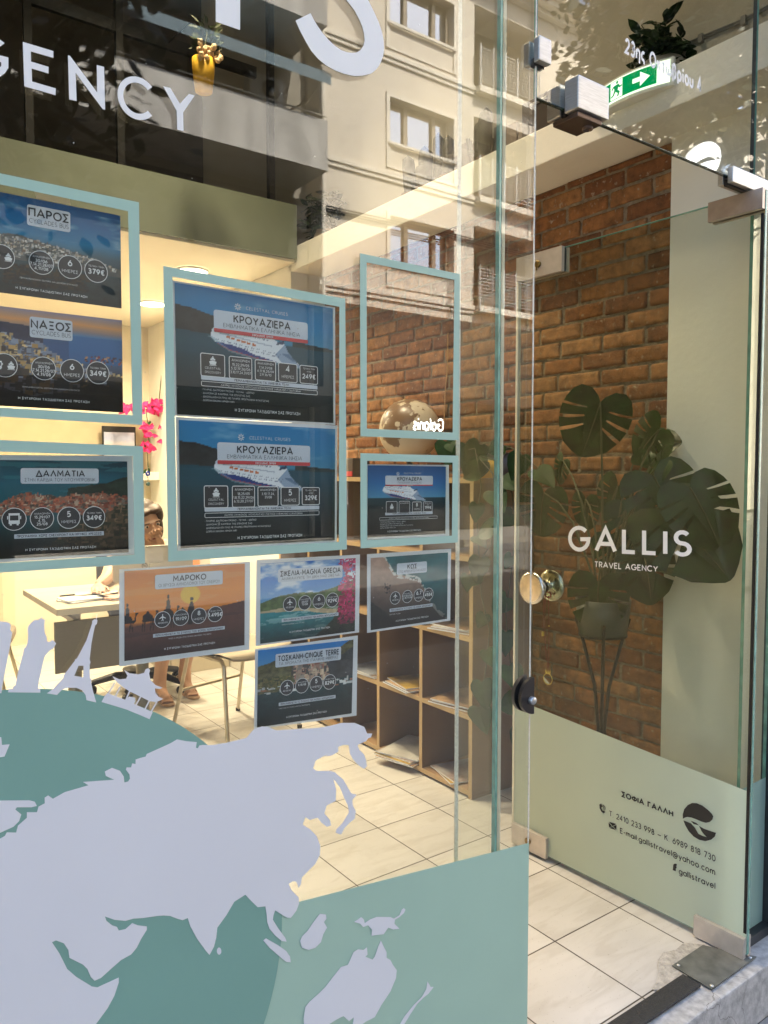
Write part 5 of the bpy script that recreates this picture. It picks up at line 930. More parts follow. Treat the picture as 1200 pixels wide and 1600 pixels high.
STEM = mat('green_stem', (.07,.075,.03), .6, var=.25, scale=30)
def pot(parent, c, r0, r1, h, m, name='pot'):
    b = MB(); b.lathe(c, [(0,0),(r0,0),(r1,h),(r1*.93,h),(r1*.9,h*.86),(0,h*.86)], n=28); o = b.build(name, m, parent)
    b = MB(); b.lathe(c, [(0,h*.865),(r1*.89,h*.865)], n=20); b.build('soil', SOIL, o); return o
def leaf_pts(kind):
    if kind == 'heart': half = [(0,0),(.16,.13),(.33,.12),(.45,-.04),(.47,-.22),(.38,-.5),(.2,-.8),(0,-1.05)]
    elif kind == 'blade': half = [(0,0),(.1,-.08),(.2,-.3),(.22,-.5),(.15,-.75),(0,-1)]
    else: half = [(0,0),(.06,.1),(.2,.21),(.38,.22),(.5,.12),(.57,-.03),(.59,-.12),(.42,-.125),(.2,-.12),(.18,-.14),(.4,-.165),(.605,-.165),(.6,-.36),(.44,-.33),(.2,-.27),(.18,-.295),(.42,-.385),(.59,-.42),(.53,-.6),(.38,-.52),(.17,-.42),(.15,-.445),(.34,-.575),(.50,-.655),(.38,-.85),(.2,-.98),(.07,-1.05),(0,-1.06)]
    return half
def leaf(b, base, tip_dir, face, size, kind='heart', bend=.25, cup=.12):
    """one leaf: base point, direction base->tip, facing normal"""
    t = Vector(tip_dir).normalized(); f = Vector(face); f = (f - t*f.dot(t)).normalized(); sd_ = t.cross(f); base = Vector(base); half = leaf_pts(kind)
    for sgn in (1, -1):
        P2 = [Vector((x*sgn, y, 0)) for x, y in half]; tri = geometry.tessellate_polygon([P2]); bm = bmesh.new(); vs = [bm.verts.new(p) for p in P2]
        for q in tri:
            try: bm.faces.new([vs[i] for i in q])
            except ValueError: pass
        if kind == 'monstera': bmesh.ops.subdivide_edges(bm, edges=[e for e in bm.edges if e.calc_length() > .22], cuts=1); bmesh.ops.triangulate(bm, faces=bm.faces[:])
        for v in bm.verts:
            x, y = v.co.x, v.co.y; v.co = base + sd_*(x*size) + t*(-y*size) + f*(size*(-bend*y*y + cup*abs(x)*1.2 - .35*x*x))
        b.bm(bm, None, True)
# monstera on a three-legged stand behind the door
SX, SY = 2.30, 1.80
potc = Vector((SX, SY, onX(950, 992, SX).z))
st = thing('plant_stand', (SX, SY, 0), 'black three legged plant stand behind the open glass door', 'plant stand')
b = MB()
legs = []
for k in range(3):
    a = rad(100 + 120*k); d_ = Vector((math.cos(a), math.sin(a), 0)); mid = Vector((SX, SY, .42))
    b = MB(); b.tube([Vector((SX,SY,0.004))+d_*.15, Vector((SX,SY,.2))+d_*.05, mid+d_*.012, Vector((SX,SY,.58))+d_*.03, Vector((SX,SY,potc.z-.02))+d_*.085, Vector((SX,SY,potc.z+.05))+d_*.112], .0065, 8); b.build('leg', BLK, st)
b = MB(); b.lathe((SX, SY, potc.z-.006), [(0,0),(.088,0),(.088,.005),(0,.005)], n=24); b.build('plate', BLK, st)
mo = thing('monstera_plant', tuple(potc), 'tall monstera with big slit leaves in a dark grey green pot on the stand', 'plant')
pot(mo, potc, .085, .10, .13, mat('grey_green_pot', (.06,.075,.065), .4, var=.1))
toC = lambda P: (CAM - Vector(P)).normalized()
soilc = potc + Vector((0, 0, .115)); sb = MB(); LV = MB()
mons = [ # base px, tip px, depth X, size, twist of the face
 ((938,628),(918,692),2.30,.215,(.2,0,.1)), ((1030,672),(985,716),2.40,.16,(0,.4,.3)), ((1022,745),(1052,800),2.27,.22,(.1,.2,.9)), ((1078,762),(1110,812),2.22,.20,(-.1,-.5,.5)),
 ((1040,798),(1125,872),2.20,.265,(.0,-.2,.5)), ((935,910),(932,985),2.22,.18,(0,.1,.2)), ((1005,862),(1022,935),2.30,.175,(0,-.4,.3)), ((850,770),(838,835),2.33,.18,(.4,.5,.2)), ((985,790),(1000,830),2.38,.19,(.1,.3,.6)), ((965,760),(945,800),2.40,.15,(.1,.3,.6)),
 ((915,780),(905,850),2.42,.12,(.2,.6,.2)), ((1040,720),(1010,742),2.33,.15,(.1,.3,.9)), ((962,840),(975,890),2.40,.17,(.1,.3,.4)), ((1000,700),(1030,690),2.42,.14,(.1,.3,.6)), ((880,720),(862,760),2.44,.1,(.1,.7,.3))]
for (bx, by), (tx, ty), X, sz, tw in mons:
    P = onX(bx, by, X); T = onX(tx, ty, X); d_ = (T-P)
    fz_ = toC(P)+Vector(tw); leaf(LV, P, d_, fz_, sz, 'monstera', .26, .13); tt = d_.normalized(); ff = (fz_-tt*fz_.dot(tt)).normalized(); sb.tube([P+tt*(y*sz)+ff*(sz*(-.26*y*y)+.0015) for y in (0,.25,.5,.75,.98)], [.003,.0026,.0022,.0016,.0008], 5)
    mid = (soilc+P)/2 + Vector((0, 0, .09)); sb.tube([soilc + Vector((random.uniform(-.03,.03), random.uniform(-.03,.03), 0)), (soilc+mid)/2, mid, (mid+P)/2+Vector((0,0,.02)), P], [.005,.0048,.0042,.0036,.003], 6)
sb.build('stems', STEM, mo); LV.build('foliage', LEAFD, mo)
# trailing plant at the shelf end
tp = Vector((2.33, 2.47, ZT)); r = thing('trailing_plant', tuple(tp), 'trailing pothos in a white pot on the shelf end, vines hanging to the floor side', 'plant')
pot(r, tp, .055, .075, .11, POTW); V = MB(); Lf = MB(); rg = random.Random(5)
vines = [[(720,705),(742,700),(752,760),(745,810),(748,860),(752,930),(765,985),(760,1040),(752,1085),(748,1120)], [(725,705),(775,720),(800,770),(806,830),(798,900),(790,960),(795,1010),(800,1065),(815,1120),(822,1155)], [(720,700),(705,692),(698,690)], [(730,700),(770,690),(800,700),(830,722),(852,742)], [(735,700),(770,740),(775,790),(768,850),(740,890),(728,905)]]
for vi, vpx in enumerate(vines):
    Xv = 2.145 if vi in (0, 4) else 2.20; P = [tp + Vector((0,0,.10))] + [onX(x, y, Xv if k > 0 else 2.25) for k, (x, y) in enumerate(vpx)]
    V.tube(P, .0022, 5)
    for k in range(1, len(P)):
        for t in ((.55,) if vi != 2 else (.9,)):
            p = P[k-1].lerp(P[k], t); a = rg.uniform(-1.2, 1.2); s_ = rg.uniform(.06, .11)
            leaf(Lf, p + Vector((-.008, 0, 0)), Vector((-.25, a, -1+.5*abs(a))), toC(p)+Vector((0, rg.uniform(-.5,.5), rg.uniform(0,.8))), s_, 'heart', .3, .1)
for k in range(8):
    a = rg.uniform(0, 6.28); leaf(Lf, tp+Vector((.03*math.cos(a),.03*math.sin(a),.11)), Vector((math.cos(a),math.sin(a),rg.uniform(.1,.9))), Vector((0,0,1))+Vector((math.cos(a),math.sin(a),0))*-.3, rg.uniform(.07,.12), 'heart', .4)
V.build('vines', STEM, r); Lf.build('foliage', LEAFM, r)
c = Vector((2.40, 2.40, ZT)); 
bc = onX(790, 745, 2.42); r = thing('metal_bucket', (2.42, bc.y, ZT), 'mauve grey metal planter bucket with two ring handles on the shelf end', 'bucket')
hb = onX(790, 708, 2.42).z - ZT; b = MB(); b.lathe((2.42, bc.y, ZT), [(0,.002),(.05,.002),(.068,hb),(.064,hb),(.047,.008)], n=24); b.build('body', mat('mauve_metal', (.24,.2,.24), .4, metal=.5, var=.1), r)
for s_ in (-1, 1): b = MB(); b.tube([(2.36, bc.y+s_*.045+.014*math.cos(t), ZT+hb+.004+.014*math.sin(t)) for t in [k*.6 for k in range(12)]], .003, 6); b.build('handle', STL, r)
yc_ = onX(763, 742, 2.30); r = thing('yellow_pot', (2.30, yc_.y, ZT), 'small yellow pot half hidden by leaves on the shelf end', 'pot')
b = MB(); b.lathe((2.30, yc_.y, ZT), [(0,.001),(.04,.001),(.052,.075),(.047,.075),(.04,.01)], n=24); b.build('bowl', mat('yellow_glaze', (.72,.42,.03), .35, var=.08), r)
r = thing('red_box', (2.32, 3.45, ZT), 'small dark box with red trim on the shelf behind the tall frame', 'box')
b = MB(); b.bbox(2.25, 2.36, 3.38, 3.5, ZT+.001, ZT+.10, .004); b.build('body', mat('dark_box_card', (.08,.06,.05), .6), r); b = MB(); b.bbox(2.244, 2.2495, 3.38, 3.5, ZT+.004, ZT+.03, .001); b.build('trim', REDB, r)
b = MB(); P = [onX(693, 640, 2.50), onX(697, 560, 2.50)]; p1 = onX(690, 705, 2.48); b.tube([p1, onX(694, 660, 2.505), onX(695, 620, 2.505), onX(699, 575, 2.506), onX(700, 520, 2.506)], .003, 6)
tag(b.build('wall_cable', mat('orange_cable', (.5,.3,.14), .6)), 'thin tan cable running up the bricks beside the globe', 'cable')

# ledge plants, cacti and crate above the beam
ZB = 2.701
def bush(name, px, py, X, label, n, sz, spread, potm, kind='blade', h=.18):
    P = onX(px, py, X); c = Vector((X, P.y, ZB)); r = thing(name, tuple(c), label, 'plant'); pot(r, c, .05, .068, .085, potm); Lf = MB(); V = MB(); rg = random.Random(int(px))
    for k in range(n):
        a = rg.uniform(0, 6.28); e = rg.uniform(.15, 1.0); rr = spread*rg.uniform(.2, 1); q = c + Vector((rr*math.cos(a), rr*math.sin(a), .08+h*e)); V.tube([c+Vector((0,0,.07)), (c+q)/2+Vector((0,0,.05)), q], .0018, 4)
        for j in range(5):
            b_ = rg.uniform(0, 6.28); leaf(Lf, q+Vector((0,0,-.02*j)), Vector((math.cos(b_), math.sin(b_), rg.uniform(-.1,.9))), Vector((math.cos(a), math.sin(a), 1.2)), sz*rg.uniform(.7,1.2), kind, .3)
    V.build('stems', STEM, r); Lf.build('foliage', mat('matt_dark_leaf', (.010,.024,.007), .7, var=.4, scale=22, spec=.1), r); return r
bush('ledge_plant', 505, 372, 2.42, 'dark bushy plant in a beige pot at the far end of the ledge', 36, .085, .15, mat('beige_clay_pot', (.45,.36,.26), .7), 'blade', .22)
bush('ledge_plant', 1036, 95, 2.40, 'glossy dark plant on the ledge behind the address lettering', 40, .062, .09, POTW, 'blade', .17)
CACT = mat('grey_green_cactus', (.09,.085,.065), .7, var=.3, scale=40, bump=.5, bscale=120)
for k, (px, py, hh, rr) in enumerate([(640,262,.20,.028),(652,250,.24,.026),(664,268,.2,.03),(676,236,.26,.024),(700,240,.2,.026),(640,285,.12,.03),(662,285,.12,.03),(740,190,.22,.028),(757,175,.24,.028)]):
    P = onX(px, py, 2.42); c = Vector((2.42 + (k % 2)*.045, P.y, ZB)); r = thing('cactus', tuple(c), ['thick ribbed cactus, leftmost on the ledge','tall ribbed cactus, second of the ledge row','stout cactus in the middle of the ledge row','tallest slim cactus of the ledge row','cactus standing just left of the glass fin line','short cactus at the low left of the row','short cactus before the tall slim one','leaning cactus right of the glass fin line','tall pale cactus beside the dark crate'][k], 'cactus', 'cacti on the wall ledge')
    pot(r, c, .03, .042, .06, mat('brown_clay_pot', (.10,.06,.04), .8)); b = MB(); vs = []; nR = 20
    for j in range(9):
        t = j/8; q = rr*min(1, .75+.8*t)*math.sqrt(max(0, 1-max(0, (t-.78)/.22)**2)) + .001
        vs += [c + Vector((q*(1+.14*(i % 2))*math.cos(2*math.pi*i/nR)+.012*t*t*(k % 3-1), q*(1+.14*(i % 2))*math.sin(2*math.pi*i/nR), .05+hh*t)) for i in range(nR)]
    b.add(vs, [[j*nR+i, j*nR+(i+1) % nR, (j+1)*nR+(i+1) % nR, (j+1)*nR+i] for j in range(8) for i in range(nR)], True); b.build('ribbed_stem', CACT, r)
    if k in (1, 4, 7):
        b = MB(); b.tube([c+Vector((0,0,.12)), c+Vector((-.02,.05,.13)), c+Vector((-.02,.065,.2))], [.014,.015,.01], 8); b.build('side_arm', CACT, r)
GRW = mat('weathered_plank', (.16,.125,.10), .8, var=.35, scale=8, stretch=(4, 4, .4))
r = thing('planter_crate', (2.46, 2.55, ZB), 'weathered plank crate standing behind the cacti on the ledge', 'crate')
for k in range(7): b = MB(); y0 = 2.36+.075*k; b.box(2.478, 2.492, y0, y0+.064, ZB+.001, ZB+.17+.02*((k*7) % 3)); b.build('plank', GRW, r)
r = thing('dark_case', (2.43, 2.26, ZB), 'dark brown case on the ledge right of the glass fin', 'case'); b = MB(); b.bbox(2.40, 2.49, 2.14, 2.33, ZB+.001, ZB+.2, .006); b.build('body', mat('dark_brown_case', (.03,.018,.012), .6, var=.3), r); b = MB(); b.bbox(2.394, 2.3995, 2.19, 2.28, ZB+.17, ZB+.18, .001); b.build('clasp', STL, r)
# hanging yellow pot in the loft
P = onY(318, 113, 3.6); r = thing('hanging_pot', tuple(P), 'yellow pot with cream flowering succulent hanging before the dark loft', 'plant')
hh = .072*2.35; b = MB(); b.lathe(P - Vector((0,0,hh*.55)), [(0,0),(.041,0),(.053,hh*.62),(.054,hh*.9),(.049,hh*.9),(.044,hh*.7),(0,hh*.7)], n=32); b.build('pot', mat('ochre_pot', (.62,.36,.03), .5, var=.05), r)
rg = random.Random(2); Lf = MB(); Fl = MB()
top = P + Vector((0,0,hh*.33))
for k in range(120):
    a = rg.uniform(0, 6.28); leaf(Lf, top+Vector((.02+.045*math.cos(a),.03*math.sin(a),rg.uniform(.01,.17))), Vector((math.cos(a),math.sin(a),rg.uniform(-.2,1.2))), Vector((0,-1,.5)), rg.uniform(.025,.045), 'blade', .3)
for k in range(24):
    q = top + Vector((rg.uniform(-.045,.07), rg.uniform(-.06,-.02), rg.uniform(-.02,.055))); bm = bmesh.new(); bmesh.ops.create_icosphere(bm, subdivisions=2, radius=.0125)
    for v in bm.verts: v.co *= 1+.7*mnoise.noise(v.co*150+q*50)
    Fl.bm(bm, Matrix.Translation(q), True)
Lf.build('foliage', LEAFY, r); b = MB(); b.tube([top, top+Vector((.012,0,.09)), top+Vector((.03,0,.17))], .004, 6); b.build('stalk', STEM, r); Fl.build('flowers', mat('cream_flower', (.60,.42,.24), .7, var=.25, scale=60), r)
b = MB(); b.tube([top, Vector((top.x, 3.75, top.z+.25)), Vector((top.x, 4.045, RAILZ))], .003, 5); b.build('hanger', BLK, r)
# exit sign
SGW = emis('exit_sign_white', (.86, 1, .72), .36); SGG = emis('exit_sign_green', (.0, .21, .06), .34)
ys0, ys1, zs0, zs1 = 1.535, 1.865, 2.632, 2.722; ym = (ys0+ys1)/2
def sx(y, d=0): t = (y-ym)/(ys1-ys0)*2; return BX - .012 - .038*(1-t*t) - d
r = thing('exit_sign', (BX, ym, zs0), 'glowing green running man exit sign with arrow on the beam', 'exit sign')
def curved(b, ya, yb, za, zb, d, n=14):
    vs = [(sx(ya+(yb-ya)*i/n, d), ya+(yb-ya)*i/n, z) for z in (za, zb) for i in range(n+1)]; b.add(vs, [[i, i+1, n+2+i, n+1+i] for i in range(n)], True)
b = MB(); curved(b, ys0, ys1, zs0, zs1, 0); b.poly([(sx(ys0+(ys1-ys0)*i/14), ys0+(ys1-ys0)*i/14, zs0) for i in range(15)]+[(BX-.001,ys1,zs0),(BX-.001,ys0,zs0)]); b.poly([(sx(ys0+(ys1-ys0)*i/14), ys0+(ys1-ys0)*i/14, zs1) for i in range(15)]+[(BX-.001,ys1,zs1),(BX-.001,ys0,zs1)])
b.box(BX-.012, BX-.001, ys0, ys0+.001, zs0, zs1); b.box(BX-.012, BX-.001, ys1-.001, ys1, zs0, zs1); b.build('housing', mat('sign_plastic', (.75,.75,.7), .4, var=.03), r)
b = MB(); curved(b, ys0+.008, ys1-.008, zs0+.010, zs1-.007, .002); b.build('lit_panel', SGW, r)
b = MB(); curved(b, 1.582, ys1-.045, zs0+.016, zs1-.012, .0035); b.build('green_field', SGG, r)
b = MB()
def sp(y, z): return Vector((sx(y, .0055), y, z))
def sgn(pts): b.poly([sp(1.677 + (x-.5)*-.15, zs0+.016+z*.062) for x, z in pts])          # x to the right as one looks at it
sgn([(.60,.38),(.78,.38),(.78,.12),(1.0,.5),(.78,.88),(.78,.62),(.60,.62)])
sgn([(.0,.02),(.34,.02),(.34,.96),(.0,.96)])
b.build('arrow_and_door', SGW, r); b = MB()
def sg2(pts): b.poly([Vector((sx(1.677+(x-.5)*-.15, .0068), 1.677+(x-.5)*-.15, zs0+.016+z*.062)) for x, z in pts])
sg2([(.20+.035*math.cos(rad(a)), .84+.075*math.sin(rad(a))) for a in range(0,360,30)]); sg2([(.12,.72),(.24,.74),(.28,.6),(.34,.62),(.34,.54),(.26,.5),(.24,.58),(.22,.42),(.28,.3),(.24,.08),(.20,.08),(.22,.26),(.15,.36),(.11,.2),(.02,.12),(.02,.2),(.08,.26),(.12,.5),(.10,.62),(.06,.5),(.03,.54),(.07,.68)])
b.build('running_figure', SGG, r)
b = MB(); pts = [(1062,84),(1075,70),(1092,62),(1130,46),(1160,34),(1200,12),(1260,-20)]; b.tube([onX(x, y, 2.492) for x, y in pts], .0045, 6); b.tube([onX(x+1, y-4, 2.488) for x, y in pts], .003, 6)
for x, y in ((1095,60),(1162,32)): q = onX(x, y, 2.486); b.box(q.x-.006, q.x+.01, q.y-.008, q.y+.008, q.z-.014, q.z+.014)
tag(b.build('wall_cables', mat('grey_cable', (.2,.19,.18), .6)), 'pair of grey cables clipped up the pier above the beam', 'cable')

# ------------------------------------------------------------------ desk, chairs, person, back of the office
DTOP = mat('grey_maple_top', (.52,.44,.31), .45, var=.08, scale=4, stretch=(.3, 3, 1)); GREYM = mat('grey_metal', (.32,.30,.26), .4, metal=.5, var=.06)
r = thing('office_desk', (1.13, 4.02, 0), 'pale office desk with perforated grey front panel and round leg', 'desk')
b = MB(); b.bbox(.832, 1.43, 3.655, 4.39, .722, .752, .003); b.build('desktop', DTOP, r)
mm = mat('perforated_panel', (.23,.205,.17), .5, metal=.3, var=.06, scale=60, stretch=(.2,1,8))
b = MB(); b.bbox(.842, 1.42, 3.75, 3.765, .435, .676, .002); b.build('front_panel', mm, r)
for x in (.99, 1.33): b = MB(); b.lathe((x, 4.0, 0), [(.0,.0),(.10,.0),(.10,.012),(.034,.02),(.032,.70),(.05,.72)], n=24); b.build('leg', GREYM, r)
b = MB(); b.box(.9, 1.40, 3.985, 4.015, .685, .7215); b.box(.93, .95, 3.766, 4.0, .66, .68); b.box(1.32, 1.34, 3.766, 4.0, .66, .68); b.build('rail', GREYM, r)
rg = random.Random(11)
for k, (x, y, a, m, lb) in enumerate([(1.0,3.86,.3,PAPER,'white papers lying nearest the desk corner'),(1.09,3.95,-.2,mat('cream_paper',(.66,.58,.42),.7),'cream brochure pile on the desk in front of the monitor'),(1.17,3.84,.5,mat('pink_paper',(.62,.36,.27),.7),'pinkish sheet of paper on the desk beside the poster')]):
    t = thing('paper_stack', (x, y, .7525), lb, 'papers', 'papers on the desk')
    for j in range(4):
        aa = a+rg.uniform(-.2,.2); c_, s_ = math.cos(aa), math.sin(aa); b = MB(); z = .7525+.0035*j
        P = [Vector((x+c_*u-s_*v+rg.uniform(-.001,.001), y+s_*u+c_*v, z)) for u, v in [(-.10,-.07),(.10,-.07),(.10,.07),(-.10,.07)]]; b.poly(P, (0,0,1), .0028); b.build('sheet', m if j != 1 else PAPER, t)
r = thing('pen', (1.0, 4.05, .753), 'thin dark pen lying across the desk papers', 'pen'); b = MB(); b.tube([(.93,4.02,.757),(1.05,4.03,.757)], .004, 8); b.build('barrel', BLK, r); b = MB(); b.tube([(1.05,4.03,.757),(1.062,4.031,.757)], .004, 8, True, .001); b.build('tip', GOLD, r)
mxl = onY(176, 880, 4.10).x; r = thing('computer_monitor', (mxl+.22, 4.1, .7525), 'grey computer monitor seen from behind on the desk', 'monitor')
GMON = mat('grey_monitor_plastic', (.40,.37,.31), .45, var=.03)
mt = onY(245, 852, 4.1).z; b = MB(); b.bbox(mxl, mxl+.44, 4.09, 4.115, .79, mt, .006); b.build('back_shell', GMON, r); b = MB(); b.box(mxl+.006, mxl+.434, 4.1152, 4.117, .80, mt-.008); b.build('screen', mat('black_screen', (.01,.01,.012), .15), r)
b = MB(); b.lathe((mxl+.22, 4.08, .7525), [(0,0),(.09,0),(.09,.008),(0,.008)], n=24); b.box(mxl+.19, mxl+.25, 4.07, 4.0885, .7605, .88); b.build('foot', GMON, r)
lc = onY(226, 884, 4.088); b = MB(); q = [(.014*math.cos(k*math.pi/12)+.0, .014*math.sin(k*math.pi/12)) for k in range(25)]; ribbon(b, q, .0035, lambda x, y: Vector((lc.x+x, 4.0885, lc.z+y)))
text_in(b, 'hp', Quad(Vector((lc.x-.007,4.0885,lc.z+.009)), Vector((lc.x+.007,4.0885,lc.z+.009)), Vector((lc.x+.007,4.0885,lc.z-.004)), Vector((lc.x-.007,4.0885,lc.z-.004)), NY), .18, .0003, .2); b.build('badge', mat('dark_badge', (.05,.045,.04), .4), r)
def shell_chair(name, x, y, rz, label, grp='visitor chairs at the desk', m=None, sled=False):
    t = thing(name, (0,0,0), label, 'chair', grp); SH = m or mat('taupe_chair_shell', (.42,.35,.26), .45, var=.05, scale=5)
    b = MB(); nu, nv = 15, 18; prof = [(-.22,.425),(-.215,.445),(-.19,.455),(-.1,.447),(0,.44),(.1,.442),(.16,.455),(.2,.49),(.225,.55),(.24,.62),(.255,.70),(.265,.78),(.268,.82)]
    def pr(t_): k = t_*(len(prof)-1); i = min(int(k), len(prof)-2); f = k-i; return prof[i][0]*(1-f)+prof[i+1][0]*f, prof[i][1]*(1-f)+prof[i+1][1]*f
    vs = []
    for j in range(nv):
        yy, zz = pr(j/(nv-1)); e = abs(j/(nv-1)-.5)*2; wd = .235*(1-.22*max(0, e-.72)/.28) - (.02 if .45 < j/(nv-1) < .65 else 0)
        for i in range(nu):
            u = i/(nu-1)*2-1; up = .018*u*u if j/(nv-1) < .5 else 0; bk = -.035*u*u if j/(nv-1) > .55 else 0
            vs.append((u*wd, yy+bk, zz+up))
    b.add(vs, [[j*nu+i, j*nu+i+1, (j+1)*nu+i+1, (j+1)*nu+i] for j in range(nv-1) for i in range(nu-1)], True); b.add([(a_, b_-(.010 if k >= nu*9 else 0)*-1, c_-(.010 if k < nu*9 else 0)) for k, (a_, b_, c_) in enumerate(vs)], [[j*nu+i, (j+1)*nu+i, (j+1)*nu+i+1, j*nu+i+1] for j in range(nv-1) for i in range(nu-1)], True)
    b.build('seat_shell', SH, t); CH = mat('satin_tube', (.62,.55,.42), .3, metal=.85, var=.06)
    for s_ in (-1, 1):
        b = MB(); b.tube([(s_*.24,-.25,.004),(s_*.215,-.2,.24),(s_*.195,-.165,.40),(s_*.19,-.14,.425),(s_*.185,-.05,.428),(s_*.185,.1,.428)], .0105, 8); b.tube([(s_*.185,.1,.428),(s_*.19,.14,.41),(s_*.22,.24,.004)], .0105, 8); b.build('leg', CH, t)
        for q in (-.25, .24): b = MB(); b.tube([(s_*(.24 if q < 0 else .22), q, 0), (s_*(.24 if q < 0 else .22), q, .018)], .013, 8); b.build('foot_cap', BLK, t)
    b = MB(); b.tube([(-.185,-.05,.420),(.185,-.05,.420)], .008, 8); b.tube([(-.205,.19,.22),(.205,.19,.22)], .008, 8); b.build('crossbar', CH, t)
    t.location = (x, y, 0); t.rotation_euler = (0, 0, rz); return t
shell_chair('visitor_chair', 1.735, 3.75, rad(14), 'taupe visitor chair with tubular legs below the desert poster')
shell_chair('visitor_chair', .62, 4.78, rad(72), 'dark taupe shell chair at the left picture edge beside the desk', m=mat('dark_taupe_shell', (.20,.165,.13), .45, var=.05))
sc_ = Vector((1.58, 4.78, 0)); r = thing('swivel_chair', tuple(sc_), 'black five star swivel chair under the seated woman', 'chair')
BP = mat('black_plastic', (.014,.013,.012), .4, var=.2)
for k in range(5):
    a = rad(20+72*k); d_ = Vector((math.cos(a), math.sin(a), 0)); b = MB(); b.tube([sc_+Vector((0,0,.10)), sc_+d_*.15+Vector((0,0,.105)), sc_+d_*.29+Vector((0,0,.072))], [.026,.024,.018], 8); o = b.build('base_arm', BP, r)
    b = MB()
    for s_ in (-1, 1): q = sc_+d_*.29+Vector((-d_.y, d_.x, 0))*.016*s_; b.lathe(q+Vector((0,0,.028)), [(0,-.01),(.026,-.01),(.028,-.004),(.028,.004),(.026,.01),(0,.01)], axis=(-d_.y,d_.x,0), n=16)
    b.tube([sc_+d_*.29+Vector((0,0,.072)), sc_+d_*.29+Vector((0,0,.03))], .008, 6); b.build('castor', BP, r)
b = MB(); b.tube([sc_+Vector((0,0,.08)), sc_+Vector((0,0,.40))], .026, 12); b.build('gas_column', BP, r)
b = MB(); b.bbox(sc_.x-.23, sc_.x+.23, sc_.y-.25, sc_.y+.2, .40, .455, .02); b.build('seat', mat('black_fabric', (.02,.02,.022), .9, var=.2, bump=.3, bscale=300), r)
b = MB(); b.bbox(sc_.x-.2, sc_.x+.2, sc_.y+.2, sc_.y+.245, .52, .98, .02); b.tube([(sc_.x, sc_.y+.1, .41), (sc_.x, sc_.y+.255, .44), (sc_.x, sc_.y+.25, .6)], .014, 8); b.build('backrest', MATS['black_fabric'], r)
# seated woman behind the desk ------------------------------------------------
def skin(chains, sub=1):
    me = bpy.data.meshes.new('tmp'); vs, es, rs = [], [], []; idx = {}
    for ch in chains:
        prev = None
        for p, r_ in ch:
            key = tuple(round(c, 4) for c in p)
            if key not in idx: idx[key] = len(vs); vs.append(p); rs.append(r_)
            if prev is not None: es.append((prev, idx[key]))
            prev = idx[key]
    me.from_pydata(vs, es, []); o = bpy.data.objects.new('tmp', me); COL.objects.link(o)
    md = o.modifiers.new('s', 'SKIN'); md.use_smooth_shade = True
    for i, r_ in enumerate(rs): me.skin_vertices[0].data[i].radius = (r_, r_) if not isinstance(r_, tuple) else r_
    me.skin_vertices[0].data[0].use_root = True
    sm = o.modifiers.new('ss', 'SUBSURF'); sm.levels = sub; sm.render_levels = sub
    dg = bpy.context.evaluated_depsgraph_get(); m2 = bpy.data.meshes.new_from_object(o.evaluated_get(dg)); bpy.data.objects.remove(o); return m2
def fuse(meshes, vox):
    bm = bmesh.new()
    for m in meshes: bm.from_mesh(m)
    me = bpy.data.meshes.new('fused'); bm.to_mesh(me); bm.free(); o = bpy.data.objects.new('tmp', me); COL.objects.link(o)
    md = o.modifiers.new('r', 'REMESH'); md.mode = 'VOXEL'; md.voxel_size = vox; md.use_smooth_shade = True; sm = o.modifiers.new('sm', 'SMOOTH'); sm.iterations = 3; sm.factor = .5
    dg = bpy.context.evaluated_depsgraph_get(); m2 = bpy.data.meshes.new_from_object(o.evaluated_get(dg)); bpy.data.objects.remove(o); return m2
def lathe_mesh(f):
    b = MB(); f(b); me = bpy.data.meshes.new('t'); me.from_pydata(b.v, [], b.f); return me
def ellip(c, rx, ry, rz, n=3, rot=None):
    bm = bmesh.new(); bmesh.ops.create_icosphere(bm, subdivisions=n, radius=1)
    for v in bm.verts:
        q = Vector((v.co.x*rx, v.co.y*ry, v.co.z*rz)); v.co = Vector(c) + (rot @ q if rot else q)
    me = bpy.data.meshes.new('t'); bm.to_mesh(me); bm.free(); return me
V_ = Vector
def link(me, name, m, parent):
    off = org(parent)
    for v in me.vertices: v.co -= off
    me.materials.clear(); me.materials.append(m); me.polygons.foreach_set('use_smooth', [True]*len(me.polygons))
    o = bpy.data.objects.new(name, me); COL.objects.link(o); o.parent = parent; return o
pel = V_((1.575, 4.76, .52)); ab = V_((1.57, 4.68, .68)); che = V_((1.555, 4.57, .86)); nk = V_((1.525, 4.49, .97)); hd = V_((1.508, 4.435, 1.075))
Hd = V_((1.503, 4.40, 1.085)); hr = Matrix.Rotation(rad(-14), 3, 'Y') @ Matrix.Rotation(rad(16), 3, 'X')
def H(x, y, z): return Hd + hr @ V_((x, y, z))                        # head frame: face towards -y
sL, eL, wL = V_((1.665, 4.53, .935)), V_((1.70, 4.33, .785)), V_((1.565, 4.335, .955))
sR, eR, wR = V_((1.375, 4.56, .90)), V_((1.235, 4.27, .795)), V_((1.125, 4.05, .79))
kL, aL, tL = V_((1.79, 4.36, .50)), V_((1.775, 4.57, .095)), V_((1.775, 4.42, .035))
kR, aR, tR = V_((1.62, 4.33, .50)), V_((1.60, 4.52, .095)), V_((1.60, 4.37, .035))
